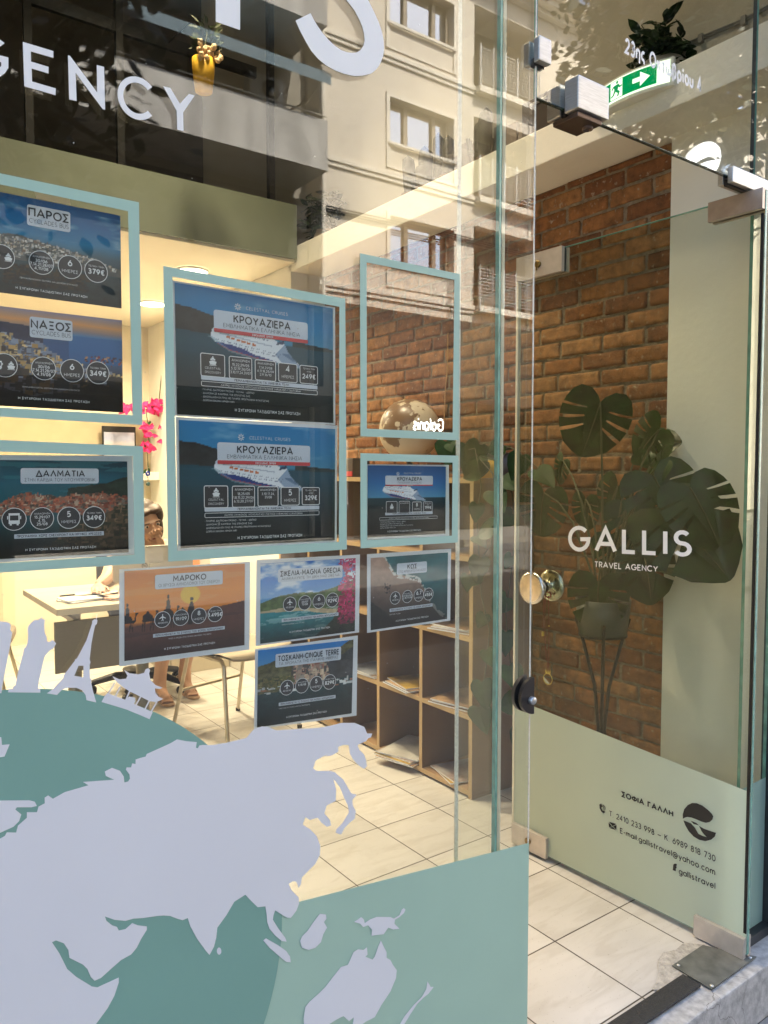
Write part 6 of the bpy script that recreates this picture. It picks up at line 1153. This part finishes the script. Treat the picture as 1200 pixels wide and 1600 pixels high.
chains = [[(pel,.13),(ab,.115),(che,.125),(nk,.055),(hd,.055)], [(che,.125),(sL,.055),(eL,.04),(wL,.026)], [(che,.125),(sR,.055),(eR,.04),(wR,.026)],
          [(pel,.13),(V_((1.67,4.72,.50)),.09),(kL,.058),((kL+aL)/2+V_((0,.03,.02)),.052),(aL,.034),(aL+V_((0,.03,-.055)),.03)], [(aL,.034),(tL+V_((0,.06,.01)),.032),(tL,.022)],
          [(pel,.13),(V_((1.49,4.72,.50)),.09),(kR,.058),((kR+aR)/2+V_((0,.03,.02)),.052),(aR,.034),(aR+V_((0,.03,-.055)),.03)], [(aR,.034),(tR+V_((0,.06,.01)),.032),(tR,.022)]]
parts_ = [skin(chains)]
def hand(wr, fwd, nrm, side, curl):
    fwd = fwd.normalized(); nrm = (nrm-fwd*nrm.dot(fwd)).normalized(); lat = fwd.cross(nrm)*side; out = []
    pc = wr+fwd*.045; out.append(skin([[(wr-fwd*.01,.024),(wr+fwd*.03,(.034,.016)),(wr+fwd*.075,(.036,.013))]]))
    for k, ln in enumerate((.068,.078,.072,.056)):
        b0 = wr+fwd*.078+lat*(.028-.019*k); P = [b0-fwd*.03, b0]; d_ = fwd.copy(); ang = 0
        for j, f in enumerate((.45,.32,.23)): ang += curl*(.5+.35*j); d_ = fwd*math.cos(ang)-nrm*math.sin(ang); P.append(P[-1]+d_*ln*f)
        out.append(skin([[(p, .0088-.0008*i) for i, p in enumerate(P)]]))
    t0 = wr+fwd*.02+lat*.03; out.append(skin([[(t0-lat*.015,.011),(t0+fwd*.02+lat*.015-nrm*.008,.0105),(t0+fwd*.045+lat*.02-nrm*.015,.0095),(t0+fwd*.062+lat*.016-nrm*.02,.0085)]]))
    return out
parts_ += hand(wR, V_((-.25,-.95,-.05)), V_((0,0,1)), -1, .35) + hand(wL, V_((-.35,-.12,.55)), V_((.2,.9,.3)), 1, .9)
for a_, t_ in ((aL, tL), (aR, tR)):
    for k in range(5): parts_.append(skin([[(t_+V_((.02-.012*k,.02,-.006)),.011),(t_+V_((.026-.014*k,-.022+.005*k,-.014)),.0095-.0006*k)]]))
parts_ += [ellip(H(0,.01,.015),.073,.092,.105,3,hr), ellip(H(0,-.03,-.04),.056,.062,.072,3,hr), ellip(H(0,-.055,-.095),.030,.03,.024,2,hr),
           ellip(H(0,-.096,-.012),.0115,.018,.028,2,hr), ellip(H(0,-.104,-.032),.016,.012,.010,2,hr), ellip(H(0,-.087,-.066),.026,.012,.008,2,hr), ellip(H(0,-.088,-.078),.022,.012,.008,2,hr),
           ellip(H(.072,.0,-.01),.01,.02,.032,2,hr), ellip(H(-.072,.0,-.01),.01,.02,.032,2,hr), ellip(H(0,-.075,.022),.058,.02,.010,2,hr), ellip(H(.04,-.068,-.035),.022,.016,.018,2,hr), ellip(H(-.04,-.068,-.035),.022,.016,.018,2,hr)]
SK = mat('skin', (.54,.32,.21), .5, var=.06, scale=14)
wo = thing('person', (1.575, 4.70, 0), 'seated woman in a white top behind the desk leaning her chin on her hand', 'person')
link(fuse(parts_, .0055), 'body', SK, wo)
for s_ in (-1, 1):
    link(ellip(H(.032*s_,-.077,.004),.0125,.008,.0085,2,hr), 'eye', mat('eye_white', (.7,.66,.6), .2), wo); link(ellip(H(.032*s_,-.0835,.004),.006,.003,.006,2,hr), 'iris', mat('dark_iris', (.03,.015,.01), .2), wo)
    link(ellip(H(.034*s_,-.091,.026),.02,.006,.0035,2,hr), 'eyebrow', mat('brown_hair', (.05,.022,.009), .5, var=.4, scale=90, stretch=(6,6,.6)), wo)
link(ellip(H(0,-.0955,-.071),.020,.006,.007,2,hr), 'lips', mat('lips', (.36,.12,.09), .45), wo)
HAIR = MATS['brown_hair']; hm = [ellip(H(0,.03,.035),.085,.098,.098,3,hr), ellip(H(.062,.045,-.05),.034,.06,.11,3,hr), ellip(H(-.062,.045,-.05),.034,.06,.11,3,hr), ellip(H(0,.085,-.09),.075,.045,.13,3,hr), ellip(H(-.03,-.04,.082),.05,.045,.022,3,hr), ellip(H(.062,-.02,.045),.03,.05,.06,3,hr), ellip(H(.07,.03,-.04),.028,.05,.10,3,hr), ellip(H(-.07,-.01,.0),.03,.05,.12,3,hr), ellip(H(.035,-.038,.082),.045,.045,.022,3,hr)]
link(fuse(hm, .006), 'hair', HAIR, wo)
top_ = skin([[(pel+V_((0,0,.04)),.14),(ab,.125),(che,.137),(nk-V_((0,.0,.035)),.075)], [(che,.137),(sL-V_((.05,0,-.0)),.058)], [(che,.137),(sR,.067),(sR.lerp(eR,.55),.058),(eR.lerp(wR,.1),.05)]])
link(fuse([top_], .008), 'blouse', mat('white_blouse', (.72,.68,.6), .8, var=.05, bump=.3, bscale=40), wo)
skt = skin([[(pel+V_((0,0,.03)),.142),(V_((1.67,4.70,.505)),.105),(kL+V_((0,.06,.005)),.072)], [(pel+V_((0,0,.03)),.142),(V_((1.49,4.70,.505)),.105),(kR+V_((0,.06,.005)),.072)]])
link(fuse([skt], .008), 'skirt', mat('dark_skirt', (.03,.028,.035), .85, var=.2), wo)
SAN = mat('beige_sandal', (.42,.28,.18), .6)
for a_, t_ in ((aL, tL), (aR, tR)):
    b = MB(); so_ = [(t_.x+x, t_.y+y) for x, y in [(-.03,-.02),(-.012,-.045),(.015,-.05),(.034,-.025),(.036,.05),(.03,.12),(.028,.19),(.0,.215),(-.026,.19),(-.03,.12),(-.034,.05)]]
    b.poly([(x, y, .003) for x, y in so_], (0,0,1), .011)
    o = b.build('sandal', SAN, wo); b = MB(); b.tube([(t_.x+.042*math.cos(k*math.pi/8), t_.y+.04, .012+.046*math.sin(k*math.pi/8)) for k in range(9)], .005, 6); b.tube([a_+V_((.038*math.cos(k*math.pi/8), .038*math.sin(k*math.pi/8)+.012, .005)) for k in range(17)], .004, 6); b.build('strap', SAN, o)

# back of the office ----------------------------------------------------------
r = thing('wall_shelf', (1.9, YB-.12, 1.33), 'long white wall shelf on the back wall carrying frames and flowers', 'shelf')
zs = onY(235, 744, YB-.22).z; b = MB(); b.bbox(1.05, BX-.004, YB-.24, YB-.002, zs-.035, zs+.035, .003); b.build('board', mat('white_lacquer', (.74,.70,.6), .4, var=.02), r)
b = MB(); b.box(1.05, BX-.004, YB-.02, YB-.002, zs+.0355, onY(235, 657, YB).z); b.build('back_board', mat('beige_niche', (.42,.34,.22), .7, var=.05), r)
def pic_frame(x0, x1, y0, y1, label, kind):
    Yf = YB-.1; a_ = onY(x0, y1, Yf); c_ = onY(x1, y0, Yf); z0_ = zs+.0355; r = thing('picture_frame', ((a_.x+c_.x)/2, Yf, z0_), label, 'picture frame', 'framed pictures on the wall shelf')
    b = MB(); b.bbox(a_.x, c_.x, Yf, Yf+.02, z0_, c_.z, .003); b.build('frame', BLK if kind else POTW, r); b = MB(); b.box(a_.x+.012, c_.x-.012, Yf-.0022, Yf-.0005, z0_+.015, c_.z-(.05 if kind else .015)); b.build('print', mat('evening_sky_print', (.60,.52,.36), .4, alt=(.25,.3,.5), scale=5, stretch=(.3,1,1)) if kind else mat('sunset_boat_print', (.62,.36,.2), .4, alt=(.25,.32,.42), scale=9, stretch=(.5,1,1)), r)
pic_frame(161, 212, 667, 740, 'dark framed sky picture on the back shelf between the left frames', 1)
pic_frame(244, 275, 677, 735, 'grey framed sunset picture on the back shelf beside the tall frame', 0)
PINK = mat('magenta_petal', (.72,.03,.20), .6, var=.3, scale=60, trans=.3)
r = thing('flower_garland', tuple(onY(232, 700, YB-.3)), 'magenta artificial bougainvillea hanging before the back shelf', 'flowers'); Fl = MB(); V = MB(); Lf = MB(); rg = random.Random(4)
pts = [onY(x, y, YB-.3) for x, y in [(255,560),(248,630),(228,640),(231,662),(229,668),(233,690),(230,702),(232,730)]]; V.tube(pts, .004, 5)
for (x, y), n_, s_ in [((232,638),26,12),((249,632),26,12),((240,642),16,8),((231,667),14,7),((234,678),12,7),((231,699),16,8),((255,667),6,5),((256,688),6,5),((200,637),16,8),((196,640),8,5)]:
    for k in range(n_):
        p = onY(x+rg.uniform(-s_,s_), y+rg.uniform(-s_*.5,s_*.5), YB-.3+rg.uniform(-.05,.05)); a = rg.uniform(0,6.28); leaf(Fl, p, V_((math.cos(a), rg.uniform(-.3,.3), math.sin(a))), V_((rg.uniform(-.6,.6),-1,rg.uniform(-.3,.6))), rg.uniform(.03,.05), 'heart', .5)
for x, y in [(228,690),(232,731),(229,733),(236,658)]: leaf(Lf, onY(x, y, YB-.3), V_((rg.uniform(-1,1),0,-1)), V_((0,-1,.4)), .05, 'blade')
V.build('stem', STEM, r); Fl.build('petals', PINK, r); Lf.build('leaves', LEAFM, r)
q = onY(231, 740, YB-.3); r = thing('evil_eye_charm', tuple(q), 'blue and white eye charm with dark bead hanging below the flowers', 'charm')
b = MB(); b.lathe(q, [(.006,-.004),(.02,-.004),(.022,0),(.02,.004),(.006,.004)], axis=(0,-1,0), n=20); b.build('blue_ring', mat('cobalt_glass', (.01,.02,.16), .15), r); b = MB(); b.lathe(q, [(0,.0035),(.011,.0035)], axis=(0,-1,0), n=16); b.build('white_eye', POTW, r); b = MB(); b.tube([q+V_((0,0,.09)), q+V_((0,0,.02))], .002, 5); b.tube([q-V_((0,0,.02)), q-V_((0,0,.065))], .002, 5); b.lathe(q-V_((0,0,.085)), [(0,-.018),(.013,-.013),(.018,0),(.013,.013),(0,.018)], n=14); b.build('bead_string', mat('dark_teal_bead', (.02,.06,.06), .3), r)
q = onY(190, 687, YB-.5); r = thing('white_plate', (onY(205, 692, YB-.2).x, YB-.2, zs+.0355), 'small bright dish on the back shelf before the dark framed picture', 'dish'); b = MB(); b.lathe((onY(205, 692, YB-.2).x, YB-.17, zs+.036), [(0,.0),(.03,.0),(.085,.02),(.086,.023),(.03,.006),(0,.006)], n=28); b.build('dish', POTW, r)
r = thing('filing_cabinet', (.5, YB-.3, 0), 'cream low cabinet along the back wall behind the left posters', 'cabinet')
b = MB(); b.bbox(.2, 1.03, YB-.45, YB-.003, .0, .95, .004); b.build('carcass', mat('cream_laminate', (.62,.55,.42), .5, var=.03), r)
for k in range(2): b = MB(); b.bbox(.21+.41*k, .61+.41*k, YB-.466, YB-.452, .04, .93, .003); o = b.build('door', MATS['cream_laminate'], r); b = MB(); b.box(.57+.1*k, .58+.1*k, YB-.478, YB-.467, .6, .75); b.build('handle', STL, o)
r = thing('binder', (1.7, 4.2, .46), 'orange and white clutter box on the low table behind the sicily poster', 'box')
bpy.data.objects.remove(r)
r = thing('low_cabinet', (1.95, 5.5, 0), 'pale low cabinet behind the woman topped with office clutter', 'cabinet'); b = MB(); b.bbox(1.86, 2.28, 5.0, 6.2, 0, .72, .004); b.build('carcass', MATS['cream_laminate'], r); b = MB(); b.bbox(1.845, 1.8595, 5.02, 5.6, .04, .70, .002); b.bbox(1.845, 1.8595, 5.615, 6.18, .04, .70, .002); b.build('doors', MATS['white_lacquer'], r)
for k, (x, y, w_, h_, c_, lb) in enumerate([(1.95,5.08,.1,.12,(.02,.02,.02),'black box file on the low cabinet'),(2.07,5.06,.05,.16,(.7,.2,.03),'orange box standing on the low cabinet'),(2.15,5.1,.08,.10,(.6,.56,.5),'white carton on the low cabinet')]):
    r = thing('desk_box', (x, y, .7205), lb, 'box'); b = MB(); b.bbox(x-w_/2, x+w_/2, y, y+.16, .7205, .7205+h_, .003); b.build('body', mat('carton_%s' % 'abc'[k], c_, .6), r); b = MB(); b.bbox(x-w_/2-.002, x+w_/2+.002, y-.002, y+.162, .7205+h_+.0005, .7205+h_+.018, .002); b.build('lid', mat('carton_%s' % 'abc'[k], c_, .6), r)
# ------------------------------------------------------------------ the street the glass reflects
SHF = mat('shop_facade_render', (.42,.40,.36), .85, var=.06, scale=2)
r = thing('shop_building', (0, 2, 3), 'upper storey and roof of the building above the shop, beyond the picture', 'building')
b = MB(); b.box(-9, 12, 1.12, 1.30, 3.102, 9.2); b.box(-9, -1.76, 1.30, 6.9, -.15, 9.2); b.box(2.74, 12, 1.30, 6.9, -.15, 9.2); b.box(2.331, 2.545, 1.12, 1.167, -.15, 3.101); b.box(2.5455, 12, 1.12, 1.298, -.15, 3.101); b.box(-9, -1.601, 1.12, 1.298, -.15, 3.101); b.build('facade', SHF, r)
b = MB(); b.box(-9, 12, 1.10, 6.92, 9.201, 9.4); b.box(-1.759, 2.739, 6.755, 6.92, 0, 9.2); b.box(-1.759, 2.739, 1.301, 6.75, HC+.101, HC+.25); b.build('roof', SHF, r)
# round lit blade sign, seen mirrored in the address pane
bc_ = Vector((3.2, .315, 2.735)); r = thing('blade_sign', tuple(bc_), 'small round lit sign on a bracket, mirrored in the pane above the door', 'sign')
b = MB(); b.lathe(bc_, [(0,-.02),(.088,-.02),(.092,-.017),(.092,.017),(.088,.02),(0,.02)], axis=(1,0,0), n=40); b.build('rim', mat('sign_rim', (.5,.5,.5), .5), r)
b = MB(); b.lathe(bc_, [(0,.0215),(.085,.0215)], axis=(-1,0,0), n=40); b.lathe(bc_, [(0,.0215),(.085,.0215)], axis=(1,0,0), n=40); b.build('lit_face', emis('backlit_sign_face', (1,1,.97), 2.6), r)
for s_ in (-1, 1):
    b = MB(); x_ = bc_.x + s_*.023
    def bp_(y, z): return V_((x_, bc_.y + s_*y, bc_.z + z))
    b.poly([bp_(y, z) for y, z in [(-.084,-.012),(-.06,.01),(-.02,.018),(.03,.008),(.078,-.03),(.075,-.035),(.02,-.012),(-.02,-.002),(-.06,-.008)]]); b.poly([bp_(y, z) for y, z in [(-.03,-.02),(-.005,-.015),(.03,-.06),(.015,-.062)]]); b.build('emblem', mat('sign_emblem_grey', (.30,.30,.29), .6), r)
b = MB(); b.tube([bc_+V_((0,.09,0)), (3.2, 1.118, 2.735)], .012, 8); b.build('bracket', BLK, r)

FY = -13.2; MV = 2*GY - FY                                           # facade across the street and its mirror image's depth
def fx(px, py=400): return onY(px, py, MV).x
def fz(px, py): return onY(px, py, MV).z
CRM = mat('cream_render', (.66,.59,.49), .9, var=.05, scale=1.5); TRM = mat('pale_cream_trim', (.72,.66,.56), .8, var=.04, scale=2); OLD = mat('grey_old_render', (.33,.30,.25), .9, var=.15, scale=1.2); WFR = mat('grey_brown_frames', (.30,.25,.19), .5, var=.05)
DKB = mat('dark_shopfront', (.028,.025,.022), .6, var=.2, scale=2); PANE = mat('sky_mirroring_pane', (.97,.985,1), .02, metal=1.0, var=.03)
xa, xb = fx(500), fx(978, 30)
z3t, z3b = fz(613, 343), fz(613, 402); z2t, z2b = fz(613, 156), fz(613, 208); FH = z2t - z3t
wx0, wx1 = fx(612, 200), fx(706, 220); wh = z3t - z3b + .12
rows = [z3t + FH*k for k in range(0, 4)]; rows = [z for z in rows if z < z3t + FH*2.5]
colsx = [wx0 - (wx1-wx0) * 0, wx0 + 8.6]
zt = rows[-1] + .95
ab_ = thing('apartment_building', ((xa+xb)/2, FY-3, -.15), 'cream apartment block with three light windows and balconies, mirrored in the glass', 'building')
b = MB(); xs = sorted([xa, xb] + sum([[c-.06, c+(wx1-wx0)+.06] for c in colsx], [])); bx0, bx1 = fx(742, 100), fx(800, 100) + .9
xs = sorted(xs + [bx0, bx1]); 
def cell(x0, x1, z0, z1, hole): 
    if not hole: b.box(x0, x1, FY-.3, FY, z0, z1)
holes = []
for z in rows:
    for c in colsx: holes.append((c-.06, c+(wx1-wx0)+.06, z-wh, z+.06))
    holes.append((bx0, bx1, z-wh-.75, z+.35))
zsx = sorted(set([5.35, zt] + [round(h[2], 3) for h in holes] + [round(h[3], 3) for h in holes]))
for i in range(len(xs)-1):
    for j in range(len(zsx)-1):
        cx_, cz_ = (xs[i]+xs[i+1])/2, (zsx[j]+zsx[j+1])/2
        if cz_ > 5.35 and not any(h[0] < cx_ < h[1] and h[2] < cz_ < h[3] for h in holes): b.box(xs[i], xs[i+1], FY-.3, FY, zsx[j], zsx[j+1])
b.box(xa, xb, FY-8, FY-1.6, -.15, zt); b.box(xa, xa+.3, FY-1.6, FY-.3, -.15, zt); b.box(xb-.3, xb, FY-1.6, FY-.3, -.15, zt); b.build('wall', CRM, ab_)
for z in rows:
    b = MB(); zz = z - wh - .86; b.bbox(xa-.05, bx0-.02, FY+.002, FY+.09, zz, zz+.12, .02); b.bbox(bx1+.02, xb+.05, FY+.002, FY+.09, zz, zz+.12, .02); b.bbox(xa-.03, bx0-.02, FY+.002, FY+.05, zz-.1, zz-.002, .01); b.bbox(bx1+.02, xb+.03, FY+.002, FY+.05, zz-.1, zz-.002, .01); b.build('string_course', TRM, ab_)
    for c in colsx:
        w_ = wx1-wx0; b = MB(); fr = .1
        b.box(c-.06-fr, c-.06, FY+.002, FY+.045, z-wh-.62, z+.06+fr); b.box(c+w_+.06, c+w_+.06+fr, FY+.002, FY+.045, z-wh-.62, z+.06+fr); b.box(c-.0599, c+w_+.0599, FY+.002, FY+.045, z+.06, z+.06+fr); b.box(c-.0599, c+w_+.0599, FY+.002, FY+.03, z-wh-.62, z-wh-.56); b.bbox(c-.12, c+w_+.12, FY+.046, FY+.10, z-wh-.07, z-wh, .008); o = b.build('window', TRM, ab_)
        b = MB(); y_ = FY-.24
        for q0, q1 in ((-.06,.03),(w_*.27,w_*.27+.12),(w_*.74,w_*.74+.12),(w_-.03,w_+.06)): b.box(c+q0, c+q1, y_, y_+.06, z-wh, z+.06)
        b.box(c-.06, c+w_+.06, y_-.002, y_+.055, z-wh, z-wh+.07); b.box(c-.06, c+w_+.06, y_-.002, y_+.055, z-.0, z+.06); b.build('frame', WFR, o)
        b = MB(); b.box(c-.06, c+w_+.06, y_-.03, y_-.01, z-wh, z+.06); b.build('pane', PANE, o)
    zf = z - wh - .75; o = None; b = MB(); b.box(bx0, bx1, FY-1.6, FY+.25, zf-.16, zf); o = b.build('balcony', TRM, ab_)
    b = MB()
    for k in range(11): b.tube([(bx0, FY+.2, zf+.12+.085*k), (bx1, FY+.2, zf+.12+.085*k)], .012, 5)
    for k in range(6): X = bx0+.02+(bx1-bx0-.04)*k/5; b.box(X-.015, X+.015, FY+.215, FY+.24, zf+.001, zf+1.05)
    b.build('railing', mat('white_railing', (.65,.63,.6), .5), o)
    b = MB(); b.box(bx0+.5, bx0+1.6, FY-1.59, FY-1.56, zf+.2, zf+2.0); b.build('balcony_door', PANE, o)
b = MB(); b.bbox(xa-.2, xb+.45, FY-8, FY+.45, zt, zt+.14, .02); b.bbox(xa-.3, xb+.6, FY-8, FY+.6, zt+.141, zt+.24, .02); b.box(xa-.1, xb+.2, FY-8, FY+.2, zt-.12, zt-.002); b.build('cornice', TRM, ab_)
b = MB(); X = fx(490, 200); b.tube([(xa+.06, FY+.08, 5.36), (xa+.06, FY+.08, zt-.1)], .06, 10); b.build('rain_pipe', TRM, ab_)
# street floor
b = MB(); b.box(xa+.02, xb-.02, FY-1.59, FY-.02, -.15, .45); b.box(xa+.02, xb-.02, FY-1.59, FY+.12, 2.95, 5.345)
for k in range(5): X = xa+.02+(xb-xa-.5)*k/4; b.box(X, X+.46, FY-1.59, FY-.03, .451, 2.949)
b.build('shop_base', DKB, ab_)
b = MB(); b.box(xa+.02, xb-.02, FY+.16, FY+2.1, 2.96, 3.12); b.build('shade_canopy', DKB, ab_)  # slab added to keep the mirrored street level dark
b = MB(); b.box(xa+.4, xb-.4, FY-1.5, FY-1.45, .452, 2.948); b.build('shop_glass', PANE, ab_)
g0 = onY(640, 672, MV); g1 = onY(686, 664, MV); r = thing('neighbour_sign', (((g0+g1)/2).x, FY+.17, 2.3), 'small lit shop name across the street, mirrored over the globe', 'sign')
b = MB(); xc0, xc1 = g0.x, g1.x; zc = g0.z; hc = (g1.x-g0.x)*.30
text_in(b, 'Galanis', Quad(V_((xc1,FY+.152,zc+hc)), V_((xc0,FY+.152,zc+hc)), V_((xc0,FY+.152,zc)), V_((xc1,FY+.152,zc)), (0,1,0)), .19, .02, .2); b.build('letters', emis('sign_letters', (1,.97,.85), 6), r)
b = MB(); b.box(xc0-.1, xc1+.1, FY+.151, FY+.16, zc-.15, zc+hc+.12); b.build('board', mat('dark_sign_board', (.03,.03,.03), .6), r)
# older house with awnings on the left
oa, ob = -9.0, xa-.02; za_ = fz(450, 205); oh = thing('old_house', ((oa+ob)/2, FY-3, -.15), 'older grey house with blue awnings and stained balconies, mirrored at the upper left', 'building')
b = MB(); b.box(oa, ob, FY-8, FY-.6, -.15, 16.5); b.build('wall', OLD, oh); b = MB(); b.box(oa, ob-.05, FY-.598, FY-.4, -.15, za_-1.3); b.box(oa, ob-.05, FY-.3995, FY+2.2, 2.901, 3.08); b.build('shopfront', DKB, oh); STN = mat('stained_parapet', (.45,.43,.40), .9, var=.25, scale=2.5, stretch=(1,1,.3)); AWN = mat('blue_grey_awning', (.12,.17,.20), .8, var=.12, scale=3, stretch=(3,1,1)); DRK = mat('dark_opening', (.03,.026,.022), .4, var=.2)  # near black front and projecting slab added to darken the mirrored house
za_ = fz(450, 205)
for k in range(0, 3):
    z = za_ + 3.1*k; 
    if z < 2.8: continue
    b = MB(); b.box(oa, ob-.3, FY-.598, FY+.9, z-1.05, z-.9); b.box(oa, ob-.3, FY+.8, FY+.9, z-.899, z+.02); o = b.build('balcony', STN, oh)
    b = MB(); b.tube([(oa, FY+.85, z+.12), (ob-.32, FY+.85, z+.12)], .02, 6); b.build('handrail', GREYM, o)
    for j in range(5): X = ob-1.6-3.6*j; b = MB(); b.box(X-1.3, X+.4, FY-.597, FY-.55, z-.88, z+1.3); b.build('balcony_door', DRK, oh)
    b = MB(); zt_ = z+1.75; 
    for j in range(3):
        x1_ = ob-.5-6*j; b.add([(x1_-5.6,FY-.58,zt_),(x1_,FY-.58,zt_),(x1_,FY+1.35,zt_-.95),(x1_-5.6,FY+1.35,zt_-.95),(x1_-5.6,FY+1.37,zt_-1.2),(x1_,FY+1.37,zt_-1.2)], [(0,1,2,3),(3,2,5,4)])
    b.build('awning', AWN, oh)
    b = MB()
    for j in range(3):
        for e in (.1, 5.5): x1_ = ob-.5-6*j-e; b.tube([(x1_,FY-.57,zt_-1.1),(x1_,FY+.5,zt_-1.25),(x1_,FY+1.34,zt_-.97)], .025, 6)
    b.build('awning_arm', TRM, oh)
for k, (X, z) in enumerate([(ob-1.2, za_+.9), (ob-6.5, za_+.9), (ob-2.6, za_+4.1)]):
    b = MB(); b.bbox(X-.42, X+.42, FY-.54, FY-.24, z-.3, z+.3, .02); o = b.build('air_conditioner', mat('white_ac_case', (.6,.59,.56), .5), oh); b = MB(); b.lathe((X+.1, FY-.238, z), [(.0,0),(.2,0),(.22,.01),(.0,.012)], axis=(0,1,0), n=20); b.build('fan_grille', GREYM, o)
b = MB()
for k in range(3): b.tube([(oa+2, FY+.06, za_-1.45-.05*k), ((oa+ob)/2, FY+.06, za_-1.6-.05*k), (ob+4, FY+.06, za_-1.42-.06*k), (xb, FY+.06, za_-1.5-.05*k)], .018, 5)
tag(b.build('street_cables', BLK), 'bundle of black cables strung along the opposite facades, mirrored in the glass', 'cable')
# neighbouring block farther right keeps the street closed
nb = thing('corner_block', (30, FY-4, -.15), 'plain neighbouring block farther along the street', 'building'); b = MB(); b.box(23.2, 50, FY-9, FY-1, -.15, 18.5); b.build('wall', CRM, nb)
b = MB()
for k in range(5):
    for j in range(4): b.box(27.5+4*j, 29.3+4*j, FY-.999, FY-.95, 3.8+2.6*k, 5.3+2.6*k)
b.build('window', PANE, nb)
# street trees
BARK = mat('grey_bark', (.09,.07,.05), .9, var=.3, scale=12, stretch=(4,4,.6), bump=.8, bscale=40); TLF = mat('street_tree_leaf', (.014,.025,.007), .5, var=.45, scale=3, trans=.25)
def tree(x, y, h, zc0, rx, ry, rz, n, lsz, label, seed, gap=.3):
    rg = random.Random(seed); t = thing('street_tree', (x, y, -.15), label, 'tree', 'street trees'); b = MB(); c = V_((x, y, zc0))
    b.tube([(x,y,-.15),(x+.05,y,1),(x-.03,y+.04,h*.5),(x,y,zc0)], [.13,.10,.085,.06], 10); Lf = MB()
    for k in range(int(n**.5)*2):
        d_ = V_((rg.gauss(0,1), rg.gauss(0,1), rg.gauss(.25,.8))).normalized(); rr = rg.uniform(.55, 1); e = c + V_((d_.x*rx*rr, d_.y*ry*rr, d_.z*rz*rr)); m_ = c.lerp(e, .5)+V_((0,0,-.08)); b.tube([c+V_((0,0,-.4+.3*rg.random())), m_, e], [.035,.02,.008], 5)
        for j in range(int(n/(int(n**.5)*2))):
            p = m_.lerp(e, rg.uniform(-.2,1.1)) + V_((rg.gauss(0,gap*rx*.5), rg.gauss(0,gap*ry*.5), rg.gauss(0,gap*rz*.4))); a = rg.uniform(0,6.28)
            f = V_((rg.gauss(0,1), rg.gauss(0,1), 1)).normalized(); td = V_((math.cos(a), math.sin(a), rg.uniform(-.9,.3))).normalized(); s_ = lsz*rg.uniform(.6,1.25); f = (f-td*f.dot(td)).normalized(); sd_ = td.cross(f)
            Lf.add([p, p+td*s_*.35+sd_*s_*.24+f*s_*.03, p+td*s_*.7+sd_*s_*.2, p+td*s_, p+td*s_*.7-sd_*s_*.2, p+td*s_*.35-sd_*s_*.24+f*s_*.03], [(0,1,2,3,4,5)], True)
    b.build('trunk', BARK, t); Lf.build('crown', TLF, t)
tree(.75, -2.65, 3.2, 3.9, 1.25, .9, 1.5, 2600, .15, 'leafy street tree at the near kerb, mirrored dark at the upper left', 21)
tree(12.4, -6.6, 8, 9.2, 1.7, 1.5, 2.2, 2800, .24, 'tall street tree farther along, mirrored over the address lettering', 33)
tree(-2.6, -2.7, 3.4, 4.2, 1.3, 1, 1.5, 1500, .16, 'street tree left of the picture at the near kerb', 8)
tree(10.3, -4.0, 6, 7.2, 2.1, 1.6, 2.9, 5200, .21, 'broad dense street tree farther right, mirrored around the round lit sign', 51)
